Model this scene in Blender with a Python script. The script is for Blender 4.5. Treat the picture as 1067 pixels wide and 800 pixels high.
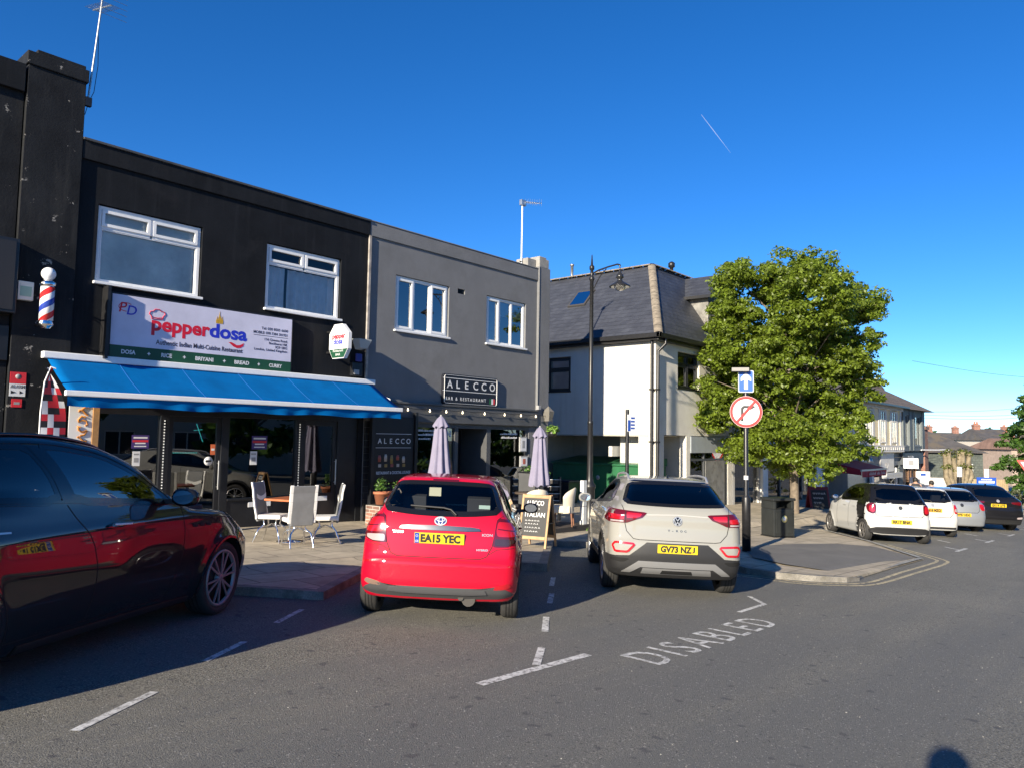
import bpy, bmesh, math, random
import numpy as np
from mathutils import Vector, Matrix

for o in list(bpy.data.objects):
    bpy.data.objects.remove(o)
SC = bpy.context.scene
COL = SC.collection
R = math.radians
random.seed(7)

# ------------------------------------------------------------------ camera
# x runs along the street (downhill to the right), y into the buildings, z up
SL = .042                      # fall of the street along x
CAMX, CAMY, CAMZ = -9.47, -13.69, 1.70
cam_d = bpy.data.cameras.new('camera')
cam = bpy.data.objects.new('camera', cam_d)
COL.objects.link(cam)
AZ, PI_, RO = R(41.0), R(4.05), R(-1.02)
Mst = Matrix(((math.sin(AZ), math.cos(AZ), 0), (-math.cos(AZ), math.sin(AZ), 0), (0, 0, 1)))
fw = Mst @ Vector((0, math.cos(PI_), math.sin(PI_)))
up0 = Mst @ Vector((0, -math.sin(PI_), math.cos(PI_)))
rt0 = Mst @ Vector((1, 0, 0))
rt = rt0 * math.cos(RO) - up0 * math.sin(RO)
up = rt0 * math.sin(RO) + up0 * math.cos(RO)
cm = Matrix((rt, up, -fw)).transposed().to_4x4()
cm.translation = (CAMX, CAMY, CAMZ)
cam.matrix_world = cm
cam_d.sensor_width = 36
cam_d.lens = 777 / 1067 * 36
cam_d.clip_start = .05
cam_d.clip_end = 9000
SC.camera = cam

# ------------------------------------------------------------------ light
SUN_EL, SUN_TR = R(19.3), R(11.3)          # elevation, heading of the light in the street frame
sd = Vector((math.cos(SUN_EL) * math.cos(SUN_TR), math.cos(SUN_EL) * math.sin(SUN_TR), -math.sin(SUN_EL)))
W = bpy.data.worlds.new('World')
SC.world = W
W.use_nodes = True
nt = W.node_tree
bg = nt.nodes['Background']
sky = nt.nodes.new('ShaderNodeTexSky')
sky.sky_type = 'NISHITA'
sky.sun_disc = False
sky.sun_elevation = SUN_EL
sky.sun_rotation = math.atan2(-sd.x, -sd.y)
sky.altitude = 2500
sky.air_density = .9
sky.dust_density = 0.0
sky.ozone_density = 4.0
hs = nt.nodes.new('ShaderNodeHueSaturation')
hs.inputs['Saturation'].default_value = 1.23
hs.inputs['Hue'].default_value = .506
nt.links.new(sky.outputs[0], hs.inputs['Color'])
nt.links.new(hs.outputs[0], bg.inputs[0])
bg.inputs[1].default_value = .093
sl = bpy.data.lights.new('sun', 'SUN')
sl.energy = 4.8
sl.angle = R(.53)
sl.color = (1, .89, .71)
so = bpy.data.objects.new('sun', sl)
COL.objects.link(so)
so.rotation_euler = sd.to_track_quat('-Z', 'Y').to_euler()
so.location = (-40, -20, 40)
SC.view_settings.view_transform = 'Standard'
SC.view_settings.look = 'None'
SC.view_settings.exposure = 1.12
SC.view_settings.gamma = 1

# ------------------------------------------------------------------ helpers
def gz(x):
    if x < -60: return -SL * (-60 - CAMX)
    if x <= 55: return -SL * (x - CAMX)
    z = -SL * (55 - CAMX)
    t = min((x - 55) / 50, 1)
    return z - SL * 50 * (t - t * t / 2)

MATS = {}
def mat(name, col=(.5, .5, .5), rough=.6, metal=0., spec=.5, var=0., vscale=3., bump=0., bscale=40., coat=0., emit=None, estr=1., alpha=1., trans=0., fine=0., fscale=200., stain=None, stscale=2., stlo=.5, sthi=.6, speck=None, streak=None, sscale=(3, 3, .25), slo=.52, shi=.75):
    if name in MATS: return MATS[name]
    m = bpy.data.materials.new(name)
    m.use_nodes = True
    n = m.node_tree
    b = n.nodes['Principled BSDF']
    b.inputs['Roughness'].default_value = rough
    b.inputs['Metallic'].default_value = metal
    b.inputs['Specular IOR Level'].default_value = spec
    b.inputs['Coat Weight'].default_value = coat
    b.inputs['Coat Roughness'].default_value = .02
    c4 = (*col, 1)
    b.inputs['Base Color'].default_value = c4
    if trans: b.inputs['Transmission Weight'].default_value = trans
    if emit:
        b.inputs['Emission Color'].default_value = (*emit, 1)
        b.inputs['Emission Strength'].default_value = estr
    tc = n.nodes.new('ShaderNodeTexCoord')
    src = None
    def noise(scale, detail=5, rough_=.6):
        t = n.nodes.new('ShaderNodeTexNoise')
        t.inputs['Scale'].default_value = scale
        t.inputs['Detail'].default_value = detail
        t.inputs['Roughness'].default_value = rough_
        n.links.new(tc.outputs['Object'], t.inputs['Vector'])
        return t
    def mulvar(src, t, amt):
        r = n.nodes.new('ShaderNodeMapRange')
        r.inputs[1].default_value = .3; r.inputs[2].default_value = .7
        r.inputs[3].default_value = 1 - amt; r.inputs[4].default_value = 1 + amt
        n.links.new(t.outputs['Fac'], r.inputs[0])
        v = n.nodes.new('ShaderNodeVectorMath'); v.operation = 'SCALE'
        if src is None: v.inputs[0].default_value = col
        else: n.links.new(src, v.inputs[0])
        n.links.new(r.outputs[0], v.inputs['Scale'])
        return v.outputs[0]
    if var: src = mulvar(src, noise(vscale), var)
    if fine: src = mulvar(src, noise(fscale, 2, .5), fine)
    if stain:
        t = noise(stscale, 8, .7)
        r = n.nodes.new('ShaderNodeMapRange')
        r.inputs[1].default_value = stlo; r.inputs[2].default_value = sthi
        n.links.new(t.outputs['Fac'], r.inputs[0])
        mx = n.nodes.new('ShaderNodeMix'); mx.data_type = 'RGBA'
        n.links.new(r.outputs[0], mx.inputs[0])
        if src is None: mx.inputs[6].default_value = c4
        else: n.links.new(src, mx.inputs[6])
        mx.inputs[7].default_value = (*stain, 1)
        src = mx.outputs[2]
    if streak:
        mp = n.nodes.new('ShaderNodeMapping'); mp.inputs['Scale'].default_value = sscale
        n.links.new(tc.outputs['Object'], mp.inputs[0])
        t = n.nodes.new('ShaderNodeTexNoise'); t.inputs['Scale'].default_value = 1; t.inputs['Detail'].default_value = 7; t.inputs['Roughness'].default_value = .65
        n.links.new(mp.outputs[0], t.inputs['Vector'])
        r = n.nodes.new('ShaderNodeMapRange'); r.inputs[1].default_value = slo; r.inputs[2].default_value = shi
        n.links.new(t.outputs['Fac'], r.inputs[0])
        mx = n.nodes.new('ShaderNodeMix'); mx.data_type = 'RGBA'
        n.links.new(r.outputs[0], mx.inputs[0])
        if src is None: mx.inputs[6].default_value = c4
        else: n.links.new(src, mx.inputs[6])
        mx.inputs[7].default_value = (*streak, 1)
        src = mx.outputs[2]
    if speck:
        for sc_, lo_, hi_, cc in speck:
            t = noise(sc_, 1, .4); r = n.nodes.new('ShaderNodeMapRange'); r.inputs[1].default_value = lo_; r.inputs[2].default_value = hi_; n.links.new(t.outputs['Fac'], r.inputs[0])
            mx = n.nodes.new('ShaderNodeMix'); mx.data_type = 'RGBA'; n.links.new(r.outputs[0], mx.inputs[0])
            if src is None: mx.inputs[6].default_value = c4
            else: n.links.new(src, mx.inputs[6])
            mx.inputs[7].default_value = (*cc, 1); src = mx.outputs[2]
    if src is not None: n.links.new(src, b.inputs['Base Color'])
    if bump:
        t = noise(bscale, 4, .6)
        bp = n.nodes.new('ShaderNodeBump')
        bp.inputs['Strength'].default_value = bump
        bp.inputs['Distance'].default_value = .01
        n.links.new(t.outputs['Fac'], bp.inputs['Height'])
        n.links.new(bp.outputs[0], b.inputs['Normal'])
    MATS[name] = m
    return m

def brick_mat(name, c1, c2, mortar, bw, bh, ms=.01, rough=.8, plane='xz', off=.5, bump=.4, var=.25, bias=0., rotz=0.):
    """bricks, slates and slabs laid out in object space"""
    if name in MATS: return MATS[name]
    m = bpy.data.materials.new(name); m.use_nodes = True
    n = m.node_tree; b = n.nodes['Principled BSDF']
    b.inputs['Roughness'].default_value = rough
    tc = n.nodes.new('ShaderNodeTexCoord')
    vec = tc.outputs['Object']
    if rotz:
        mp = n.nodes.new('ShaderNodeMapping'); mp.inputs['Rotation'].default_value = (0, 0, rotz)
        n.links.new(vec, mp.inputs[0]); vec = mp.outputs[0]
    if plane != 'xy':
        s = n.nodes.new('ShaderNodeSeparateXYZ'); n.links.new(vec, s.inputs[0])
        c = n.nodes.new('ShaderNodeCombineXYZ')
        if plane == 'xz':
            n.links.new(s.outputs[0], c.inputs[0]); n.links.new(s.outputs[2], c.inputs[1])
        elif plane == 'yz':
            n.links.new(s.outputs[1], c.inputs[0]); n.links.new(s.outputs[2], c.inputs[1])
        elif plane == 'xyz':
            a = n.nodes.new('ShaderNodeMath'); a.operation = 'ADD'
            n.links.new(s.outputs[0], a.inputs[0]); n.links.new(s.outputs[1], a.inputs[1])
            n.links.new(a.outputs[0], c.inputs[0]); n.links.new(s.outputs[2], c.inputs[1])
        vec = c.outputs[0]
    t = n.nodes.new('ShaderNodeTexBrick')
    t.offset = off
    t.inputs['Color1'].default_value = (*c1, 1); t.inputs['Color2'].default_value = (*c2, 1)
    t.inputs['Mortar'].default_value = (*mortar, 1)
    t.inputs['Scale'].default_value = 1
    t.inputs['Mortar Size'].default_value = ms
    t.inputs['Mortar Smooth'].default_value = .2
    t.inputs['Bias'].default_value = bias
    t.inputs['Brick Width'].default_value = bw; t.inputs['Row Height'].default_value = bh
    n.links.new(vec, t.inputs['Vector'])
    ns = n.nodes.new('ShaderNodeTexNoise'); ns.inputs['Scale'].default_value = 2.2; ns.inputs['Detail'].default_value = 8
    ns.inputs['Roughness'].default_value = .7
    n.links.new(tc.outputs['Object'], ns.inputs['Vector'])
    r = n.nodes.new('ShaderNodeMapRange'); r.inputs[1].default_value = .3; r.inputs[2].default_value = .7
    r.inputs[3].default_value = 1 - var; r.inputs[4].default_value = 1 + var
    n.links.new(ns.outputs['Fac'], r.inputs[0])
    v = n.nodes.new('ShaderNodeVectorMath'); v.operation = 'SCALE'
    n.links.new(t.outputs['Color'], v.inputs[0]); n.links.new(r.outputs[0], v.inputs['Scale'])
    n.links.new(v.outputs[0], b.inputs['Base Color'])
    bp = n.nodes.new('ShaderNodeBump'); bp.inputs['Strength'].default_value = bump; bp.inputs['Distance'].default_value = .008
    bp.invert = True
    n.links.new(t.outputs['Fac'], bp.inputs['Height']); n.links.new(bp.outputs[0], b.inputs['Normal'])
    MATS[name] = m
    return m

def glass_mat(name, tint=(.6, .65, .68), ior=1.7, rough=.0, refl=(1, 1, 1)):
    """a pane: fresnel mirror over a tinted see-through sheet"""
    if name in MATS: return MATS[name]
    m = bpy.data.materials.new(name); m.use_nodes = True
    n = m.node_tree
    for x in list(n.nodes): n.nodes.remove(x)
    out = n.nodes.new('ShaderNodeOutputMaterial')
    mx = n.nodes.new('ShaderNodeMixShader')
    fr = n.nodes.new('ShaderNodeFresnel'); fr.inputs[0].default_value = ior
    tr = n.nodes.new('ShaderNodeBsdfTransparent'); tr.inputs[0].default_value = (*tint, 1)
    gl = n.nodes.new('ShaderNodeBsdfGlossy'); gl.inputs['Roughness'].default_value = rough
    gl.inputs[0].default_value = (*refl, 1)
    n.links.new(fr.outputs[0], mx.inputs[0]); n.links.new(tr.outputs[0], mx.inputs[1]); n.links.new(gl.outputs[0], mx.inputs[2])
    n.links.new(mx.outputs[0], out.inputs[0])
    MATS[name] = m
    return m

class MB:
    def __init__(s):
        s.v = []; s.f = []; s.mi = []; s.sm = []
    def add(s, vs, fs, mi=0, smooth=False):
        b = len(s.v)
        s.v.extend([tuple(p) for p in vs])
        for f in fs:
            s.f.append(tuple(b + i for i in f)); s.mi.append(mi); s.sm.append(smooth)
        return s
    def box(s, x0, x1, y0, y1, z0, z1, mi=0, M=None):
        vs = [Vector((x, y, z)) for z in (z0, z1) for y in (y0, y1) for x in (x0, x1)]
        if M is not None: vs = [M @ p for p in vs]
        return s.add(vs, [(0, 2, 3, 1), (4, 5, 7, 6), (0, 1, 5, 4), (2, 6, 7, 3), (0, 4, 6, 2), (1, 3, 7, 5)], mi)
    def bar(s, p0, p1, w, h, upv=(0, 0, 1), mi=0):
        """rectangular bar from p0 to p1"""
        p0 = Vector(p0); p1 = Vector(p1); d = (p1 - p0); L = d.length; d.normalize()
        a = Vector(upv).cross(d)
        if a.length < 1e-4: a = Vector((1, 0, 0)).cross(d)
        a.normalize(); b = d.cross(a)
        M = Matrix((a, d, b)).transposed().to_4x4(); M.translation = p0
        return s.box(-w / 2, w / 2, 0, L, -h / 2, h / 2, mi, M)
    def tube(s, pts, r, n=8, mi=0, smooth=True, caps=True):
        pts = [Vector(p) for p in pts]
        rs = r if isinstance(r, (list, tuple)) else [r] * len(pts)
        vs = []; fs = []
        t0 = (pts[1] - pts[0]).normalized()
        a = t0.orthogonal().normalized()
        for i, p in enumerate(pts):
            if i == 0: t = pts[1] - p
            elif i == len(pts) - 1: t = p - pts[-2]
            else: t = (pts[i + 1] - p).normalized() + (p - pts[i - 1]).normalized()
            t.normalize()
            a = (a - t * a.dot(t)); a.normalize()
            b = t.cross(a)
            for k in range(n):
                q = 2 * math.pi * k / n
                vs.append(p + (a * math.cos(q) + b * math.sin(q)) * rs[i])
        for i in range(len(pts) - 1):
            for k in range(n):
                fs.append((i * n + k, i * n + (k + 1) % n, (i + 1) * n + (k + 1) % n, (i + 1) * n + k))
        s.add(vs, fs, mi, smooth)
        if caps:
            s.add(vs[:n], [tuple(reversed(range(n)))], mi); s.add(vs[-n:], [tuple(range(n))], mi)
        return s
    def lathe(s, prof, o=(0, 0, 0), n=16, axis='z', mi=0, smooth=True, M=None):
        """prof: (radius, height) pairs"""
        vs = []; fs = []
        for (r, h) in prof:
            for k in range(n):
                q = 2 * math.pi * k / n
                c, d = r * math.cos(q), r * math.sin(q)
                p = {'z': (c, d, h), 'y': (c, h, d), 'x': (h, c, d)}[axis]
                p = Vector(p)
                if M is not None: p = M @ p
                vs.append(p + Vector(o))
        m = len(prof)
        for i in range(m - 1):
            for k in range(n):
                q = (i * n + k, i * n + (k + 1) % n, (i + 1) * n + (k + 1) % n, (i + 1) * n + k)
                fs.append(q if axis != 'y' else q[::-1])
        return s.add(vs, fs, mi, smooth)
    def prism(s, poly, o, u, v, dep, mi=0):
        """polygon in the frame (o,u,v), pushed dep along u x v"""
        o = Vector(o); u = Vector(u); v = Vector(v); w = u.cross(v).normalized() * dep
        n = len(poly)
        a = [o + u * p[0] + v * p[1] for p in poly]
        b = [p + w for p in a]
        s.add(a + b, [tuple(reversed(range(n))), tuple(range(n, 2 * n))] +
              [(i, (i + 1) % n, n + (i + 1) % n, n + i) for i in range(n)], mi)
        return s
    def quad(s, a, b, c, d, mi=0): return s.add([a, b, c, d], [(0, 1, 2, 3)], mi)
    def wall(s, a0, a1, z0, z1, holes, plane, at, thick, mi=0):
        """wall slab with openings; plane 'y' = spans x at y..y+thick, 'x' = spans y at x..x+thick"""
        xs = sorted({a0, a1, *[h[0] for h in holes], *[h[1] for h in holes]})
        zs = sorted({z0, z1, *[h[2] for h in holes], *[h[3] for h in holes]})
        xs = [x for x in xs if a0 - 1e-6 <= x <= a1 + 1e-6]; zs = [z for z in zs if z0 - 1e-6 <= z <= z1 + 1e-6]
        def solid(i, j):
            if i < 0 or j < 0 or i >= len(xs) - 1 or j >= len(zs) - 1: return False
            cx = (xs[i] + xs[i + 1]) / 2; cz = (zs[j] + zs[j + 1]) / 2
            return not any(h[0] < cx < h[1] and h[2] < cz < h[3] for h in holes)
        def P(a, d, z): return (a, at + d, z) if plane == 'y' else (at + d, a, z)
        for i in range(len(xs) - 1):
            for j in range(len(zs) - 1):
                if not solid(i, j): continue
                A, B, c, d = xs[i], xs[i + 1], zs[j], zs[j + 1]
                t = thick
                s.quad(P(A, 0, c), P(B, 0, c), P(B, 0, d), P(A, 0, d), mi)
                s.quad(P(B, t, c), P(A, t, c), P(A, t, d), P(B, t, d), mi)
                if not solid(i - 1, j): s.quad(P(A, t, c), P(A, 0, c), P(A, 0, d), P(A, t, d), mi)
                if not solid(i + 1, j): s.quad(P(B, 0, c), P(B, t, c), P(B, t, d), P(B, 0, d), mi)
                if not solid(i, j - 1): s.quad(P(A, t, c), P(B, t, c), P(B, 0, c), P(A, 0, c), mi)
                if not solid(i, j + 1): s.quad(P(A, 0, d), P(B, 0, d), P(B, t, d), P(A, t, d), mi)
        return s
    def build(s, name, m, parent=None, world=False, bev=0., segs=2, smooth_ang=None):
        me = bpy.data.meshes.new(name)
        off = Vector((0, 0, 0))
        if world and parent is not None: off = Vector(ORG.get(parent.name, (0, 0, 0)))
        me.from_pydata([tuple(Vector(p) - off) for p in s.v], [], s.f)
        for q in (m if isinstance(m, (list, tuple)) else [m]): me.materials.append(q)
        me.polygons.foreach_set('material_index', s.mi)
        me.polygons.foreach_set('use_smooth', s.sm)
        me.update()
        o = bpy.data.objects.new(name, me)
        COL.objects.link(o)
        if parent is not None:
            o.parent = parent
            ORG[o.name] = tuple(ORG.get(parent.name, (0, 0, 0)))
        if bev:
            b = o.modifiers.new('bevel', 'BEVEL'); b.width = bev; b.segments = segs; b.limit_method = 'ANGLE'; b.angle_limit = R(35)
            b.harden_normals = False
        return o
ORG = {}

def tag(o, label=None, cat=None, group=None, kind=None):
    if label: o['label'] = label
    if cat: o['category'] = cat
    if group: o['group'] = group
    if kind: o['kind'] = kind
    return o
def thing(name, label, cat, loc=(0, 0, 0), rotz=0., group=None):
    o = bpy.data.objects.new(name, None)
    o.empty_display_size = .2
    COL.objects.link(o)
    o.location = loc; o.rotation_euler = (0, 0, rotz)
    ORG[o.name] = tuple(loc)
    return tag(o, label, cat, group)
def struct(name, mb, m, **k):
    return tag(mb.build(name, m, **k), kind='structure')
def copy_tree(o, parent=None):
    c = o.copy(); COL.objects.link(c)
    if parent is not None: c.parent = parent
    for ch in [x for x in bpy.data.objects if x.parent == o]: copy_tree(ch, c)
    return c

def text_mesh(body, size, sx=1., bold=0., align='LEFT', ext=.002, space=1.):
    """lettering as a flat mesh in its own x,y plane: (verts, faces, width)"""
    cu = bpy.data.curves.new('lettering', 'FONT')
    cu.body = body; cu.size = size; cu.offset = bold; cu.align_x = align; cu.extrude = ext; cu.space_character = space
    cu.resolution_u = 3
    o = bpy.data.objects.new('lettering', cu); COL.objects.link(o)
    bpy.context.view_layer.update()
    me = bpy.data.meshes.new_from_object(o.evaluated_get(bpy.context.evaluated_depsgraph_get()))
    vs = [(v.co.x * sx, v.co.y, v.co.z) for v in me.vertices]; fs = [tuple(p.vertices) for p in me.polygons]
    bpy.data.objects.remove(o); bpy.data.curves.remove(cu); bpy.data.meshes.remove(me)
    return vs, fs
def letters(mb, body, size, o, u, v, sx=1., bold=0., align='LEFT', ext=.0006, space=1., mi=0, fit=None):
    """put lettering on the plane (o,u,v); fit = wanted width"""
    vs, fs = text_mesh(body, size, sx, bold, align, ext, space)
    if not vs: return mb
    if fit:
        xs = [p[0] for p in vs]; k = fit / (max(xs) - min(xs)); x0 = min(xs)
        vs = [((p[0] - x0) * k if align == 'LEFT' else p[0] * k, p[1], p[2]) for p in vs]
    o = Vector(o); u = Vector(u).normalized(); v = Vector(v).normalized(); w = u.cross(v)
    mb.add([o + u * p[0] + v * p[1] + w * p[2] for p in vs], fs, mi)
    return mb
# ------------------------------------------------------------------ ground, pavement, markings
asphalt = mat('asphalt', (.160, .153, .128), .82, var=.14, vscale=.45, fine=.75, fscale=75, bump=1., bscale=110, stain=(.195, .182, .148), stscale=.35, stlo=.52, sthi=.72, streak=(.128, .126, .115), sscale=(.05, .55, 1), slo=.45, shi=.62, speck=((62, .66, .72, (.30, .285, .26)), (48, .67, .74, (.06, .058, .055)), (9, .70, .76, (.085, .082, .08))))
tarmac = mat('pavement_tarmac', (.155, .147, .132), .85, var=.15, vscale=1.5, fine=.3, fscale=120, bump=.5, bscale=150)
paving = brick_mat('paving_slabs', (.44, .375, .275), (.35, .30, .22), (.15, .13, .10), .9, .6, .012, .85, 'xy', rotz=R(0), bump=.5, var=.3)
kerb_m = mat('kerb_stone', (.22, .205, .18), .85, var=.3, vscale=4, fine=.2, fscale=60, bump=.4, bscale=60, stain=(.12, .11, .085), stscale=3, stlo=.5, sthi=.7)
paint_w = mat('road_paint', (.62, .61, .57), .75, var=.2, vscale=6, stain=(.17, .162, .145), stscale=20, stlo=.47, sthi=.62)
paint_worn = mat('worn_road_paint', (.34, .33, .29), .8, var=.2, vscale=5, stain=(.10, .10, .09), stscale=14, stlo=.46, sthi=.62)
paint_y = mat('yellow_road_paint', (.52, .44, .27), .8, var=.2, vscale=5, stain=(.13, .12, .10), stscale=14, stlo=.48, sthi=.62)

g = MB()
xs = [-400, -200, -100, -60, -40, -20, 0, 20, 40, 55, 60, 65, 70, 75, 80, 85, 90, 95, 100, 105, 130, 200, 400, 1500]
ys = [-600, -100, -40, 0, 40, 100, 600]
vs = [(x, y, gz(x)) for x in xs for y in ys]
n = len(ys)
g.add(vs, [(i * n + j, (i + 1) * n + j, (i + 1) * n + j + 1, i * n + j + 1) for i in range(len(xs) - 1) for j in range(n - 1)])
struct('road', g, asphalt)

# pavement outline on the street side, (x, y, height above the road)
PAV = [(-60, -5, .095), (-24.75, -6.2, .095), (-22.1, -4.3, .095), (-20.65, -6.2, .095), (-18, -4.3, .095), (-16.55, -6.2, .095), (-13.9, -4.3, .095), (-12.45, -6.25, .095), (-9.8, -4.3, .095), (-8.35, -6.28, .095), (-5.7, -4.35, .095), (-4.25, -6.32, .095), (-1.55, -4.35, .095), (-.12, -6.36, .12), (2.75, -4.25, .12), (4.9, -6.35, .12),
       (2.95, -7.95, .11), (2.68, -8.4, .10), (2.64, -8.95, .10), (2.9, -9.45, .09), (3.3, -9.8, .08), (3.7, -9.88, .05), (4.2, -9.8, .012), (6.4, -9.78, .012), (8.5, -9.8, .012), (8.9, -9.6, .015),
       (9.8, -8.95, .04), (10.75, -8.2, .09), (11.6, -7.45, .11), (14.2, -5.45, .12), (15.7, -7.5, .12), (18.3, -5.55, .12), (19.8, -7.6, .12), (22.4, -5.65, .12), (23.9, -7.7, .12), (26.5, -5.75, .12), (28, -8, .12), (45, -8.3, .12), (80, -8.6, .12), (120, -9, .12)]
def P3(x, y, h): return Vector((x, y, gz(x) + h))
from mathutils.geometry import tessellate_polygon
out = [P3(*p) for p in PAV]
# extra points along x so that the sheet follows the bend of the ground
back = [P3(x, 34, .12) for x in (120, 100, 90, 80, 70, 60, 55, 0, -60)]
loop = out + back
tri = tessellate_polygon([[Vector((p.x, p.y, 0)) for p in loop]])
pv = MB()
fl = []
for t in tri:
    a, b, c = [loop[i] for i in t]
    fl.append(t if (b - a).cross(c - a).z > 0 else t[::-1])
pv.add(loop, fl)
struct('pavement', pv, paving)
kb = MB()
inn = []
for i, p in enumerate(PAV):
    q = Vector(p[:2])
    a = Vector(PAV[max(i - 1, 0)][:2]); b = Vector(PAV[min(i + 1, len(PAV) - 1)][:2])
    d1 = (q - a).normalized() if i else (b - q).normalized(); d2 = (b - q).normalized() if i < len(PAV) - 1 else d1
    n1 = Vector((-d1.y, d1.x)); n2 = Vector((-d2.y, d2.x)); m_ = (n1 + n2).normalized()
    m_ /= max(.45, m_.dot(n1))
    inn.append((q - m_ * .004, q + m_ * .135))
for i in range(len(PAV) - 1):
    h0, h1 = PAV[i][2], PAV[i + 1][2]
    if max(h0, h1) < .03: continue
    a, b = inn[i]; c, d = inn[i + 1]
    kb.quad(P3(*a, -.02), P3(*c, -.02), P3(*c, h1 + .004), P3(*a, h0 + .004))
    kb.quad(P3(*a, h0 + .004), P3(*c, h1 + .004), P3(*d, h1 + .004), P3(*b, h0 + .004))
struct('kerb', kb, kerb_m)

# tarmac crossing over the pavement up to the passage
tm = MB()
def sheet(mb, pts, mi=0):
    t = tessellate_polygon([[Vector((p[0], p[1], 0)) for p in pts]])
    V = [P3(*p) for p in pts]
    mb.add(V, [k if (V[k[1]] - V[k[0]]).cross(V[k[2]] - V[k[0]]).z > 0 else k[::-1] for k in t], mi)
sheet(tm, [(4.2, -9.62, .03), (6.4, -9.62, .03), (8.5, -9.62, .03), (8.85, -9.3, .05), (9.5, -8.55, .09), (8.85, -7.9, .127), (7.8, -7.4, .127), (6.5, -7.1, .127), (5.06, -7.35, .127), (4.1, -7.9, .127), (3.75, -8.6, .118), (3.75, -9.2, .10)])
sheet(tm, [(8.0, -2.6, .126), (11.9, -2.6, .126), (11.9, 30, .126), (8.0, 30, .126)])
struct('tarmac_crossing', tm, tarmac)
# the flush white kerb at the mouth of the crossing
mk = MB()
def line(mb, pts, w, h=.004, mi=0):
    """a painted line of width w along the polyline pts (x, y[, h])"""
    P = [Vector(p[:2]) for p in pts]; H = [p[2] if len(p) > 2 else h for p in pts]
    L = []
    for i, q in enumerate(P):
        a = P[max(i - 1, 0)]; b = P[min(i + 1, len(P) - 1)]; d = (b - a).normalized()
        nn = Vector((-d.y, d.x)) * w / 2
        L.append((q - nn, q + nn))
    for i in range(len(P) - 1):
        mb.quad(P3(*L[i][0], H[i]), P3(*L[i + 1][0], H[i + 1]), P3(*L[i + 1][1], H[i + 1]), P3(*L[i][1], H[i]))
line(mk, [(3.75, -9.79, .058), (4.2, -9.73, .036), (6.4, -9.71, .036), (8.5, -9.73, .036)], .12)
struct('flush_kerb', mk, paint_worn)
mk = MB()
line(mk, [(8.55, -9.70, .045), (9.0, -9.36, .06), (9.8, -8.78, .085), (10.75, -8.05, .12), (11.6, -7.3, .135), (12.6, -6.5, .14)], .12)
struct('kerb_edging', mk, paint_worn)
def smooth_line(pts, k=6):
    o = []
    n_ = len(pts)
    for i in range(n_ - 1):
        p0, p1, p2, p3 = [Vector(pts[min(max(j, 0), n_ - 1)]) for j in (i - 1, i, i + 1, i + 2)]
        for q in range(k):
            t = q / k
            o.append(tuple(.5 * ((2 * p1) + (p2 - p0) * t + (2 * p0 - 5 * p1 + 4 * p2 - p3) * t * t + (3 * p1 - p0 - 3 * p2 + p3) * t ** 3)))
    return o + [tuple(pts[-1])]
mk = MB()
for off in (0, .2):
    line(mk, smooth_line([(1.9 + off * .4, -7.9 + off * .2), (2.35 + off, -8.55), (2.38 + off, -9.25), (2.75 + off * .8, -9.76 + off * .5), (3.5 + off * .5, -10.17 + off * .7), (5.7, -10.24 + off), (8.3, -10.26 + off), (9.1 - off * .2, -10.0 + off * .9), (9.95 - off * .5, -9.4 + off * .6), (11.5 - off * .4, -8.3 + off * .5)]), .07)
struct('double_yellow_lines', mk, paint_y)

# bay lines
mk = MB()
def dash(a, b, w=.07): line(mk, [a, b], w)
for a, b in [((-7.72, -8.80), (-7.07, -8.38)), ((-6.46, -7.88), (-5.90, -7.50)), ((-5.29, -7.02), (-4.73, -6.62))]: dash(a, b, .062)
dash((-5.22, -9.72), (-3.82, -9.74), .09)
for a, b in [((-4.46, -9.66), (-3.96, -9.32)), ((-3.42, -8.93), (-2.84, -8.49)), ((-2.18, -8.02), (-1.62, -7.62)), ((-1.14, -7.24), (-.5, -6.78))]: dash(a, b)
dash((-.68, -9.76), (.16, -9.74), .062); dash((.14, -9.74), (.56, -9.35), .062)
dash((-9.5, -9.72), (-8.6, -9.73), .09); dash((-8.85, -9.65), (-8.4, -9.3))
# bays down the hill
for x in (12.0, 16.1, 20.2, 24.3, 28.4, 32.5):
    dash((x - .5, -9.85), (x + .75, -9.85), .09); dash((x + .1, -9.8), (x + .6, -9.4))
dash((14.3, -9.2), (14.9, -8.75), .08); dash((18.4, -9.2), (19.0, -8.75), .08)
struct('bay_lines', mk, paint_w)
mk = MB()
vs, fs = text_mesh('DISABLED', .58, 1, .002, ext=0, space=1.3)
x0 = min(v[0] for v in vs); x1 = max(v[0] for v in vs); y1 = max(v[1] for v in vs)
mk.add([P3(-3.62 + (v[0] - x0) / (x1 - x0) * 2.7, -10.36 + v[1] / y1 * .42, .004) for v in vs], fs)
struct('disabled_bay_lettering', mk, paint_w)
# ------------------------------------------------------------------ building materials
black_r = mat('black_painted_render', (.0085, .0096, .0118), .75, spec=.2, var=.35, vscale=1.3, fine=.2, fscale=60, bump=.25, bscale=25, stain=(.016, .016, .018), stscale=1.6, stlo=.54, sthi=.75, streak=(.017, .018, .021), sscale=(5, 5, .35))
black_chip = mat('chipped_black_render', (.012, .013, .0152), .75, spec=.2, var=.4, vscale=1.6, bump=.35, bscale=30, stain=(.30, .28, .25), stscale=4.2, stlo=.63, sthi=.66, streak=(.028, .028, .028), sscale=(4, 4, .5))
grey_r = mat('grey_render', (.175, .176, .18), .8, spec=.25, var=.10, vscale=1.1, fine=.12, fscale=70, bump=.3, bscale=60, stain=(.14, .139, .138), stscale=1.2, stlo=.5, sthi=.75, streak=(.155, .155, .157), sscale=(1.3, 1.3, .25), slo=.5, shi=.8)
grey_trim = mat('dark_grey_trim', (.075, .077, .08), .5, var=.12, vscale=3)
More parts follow.
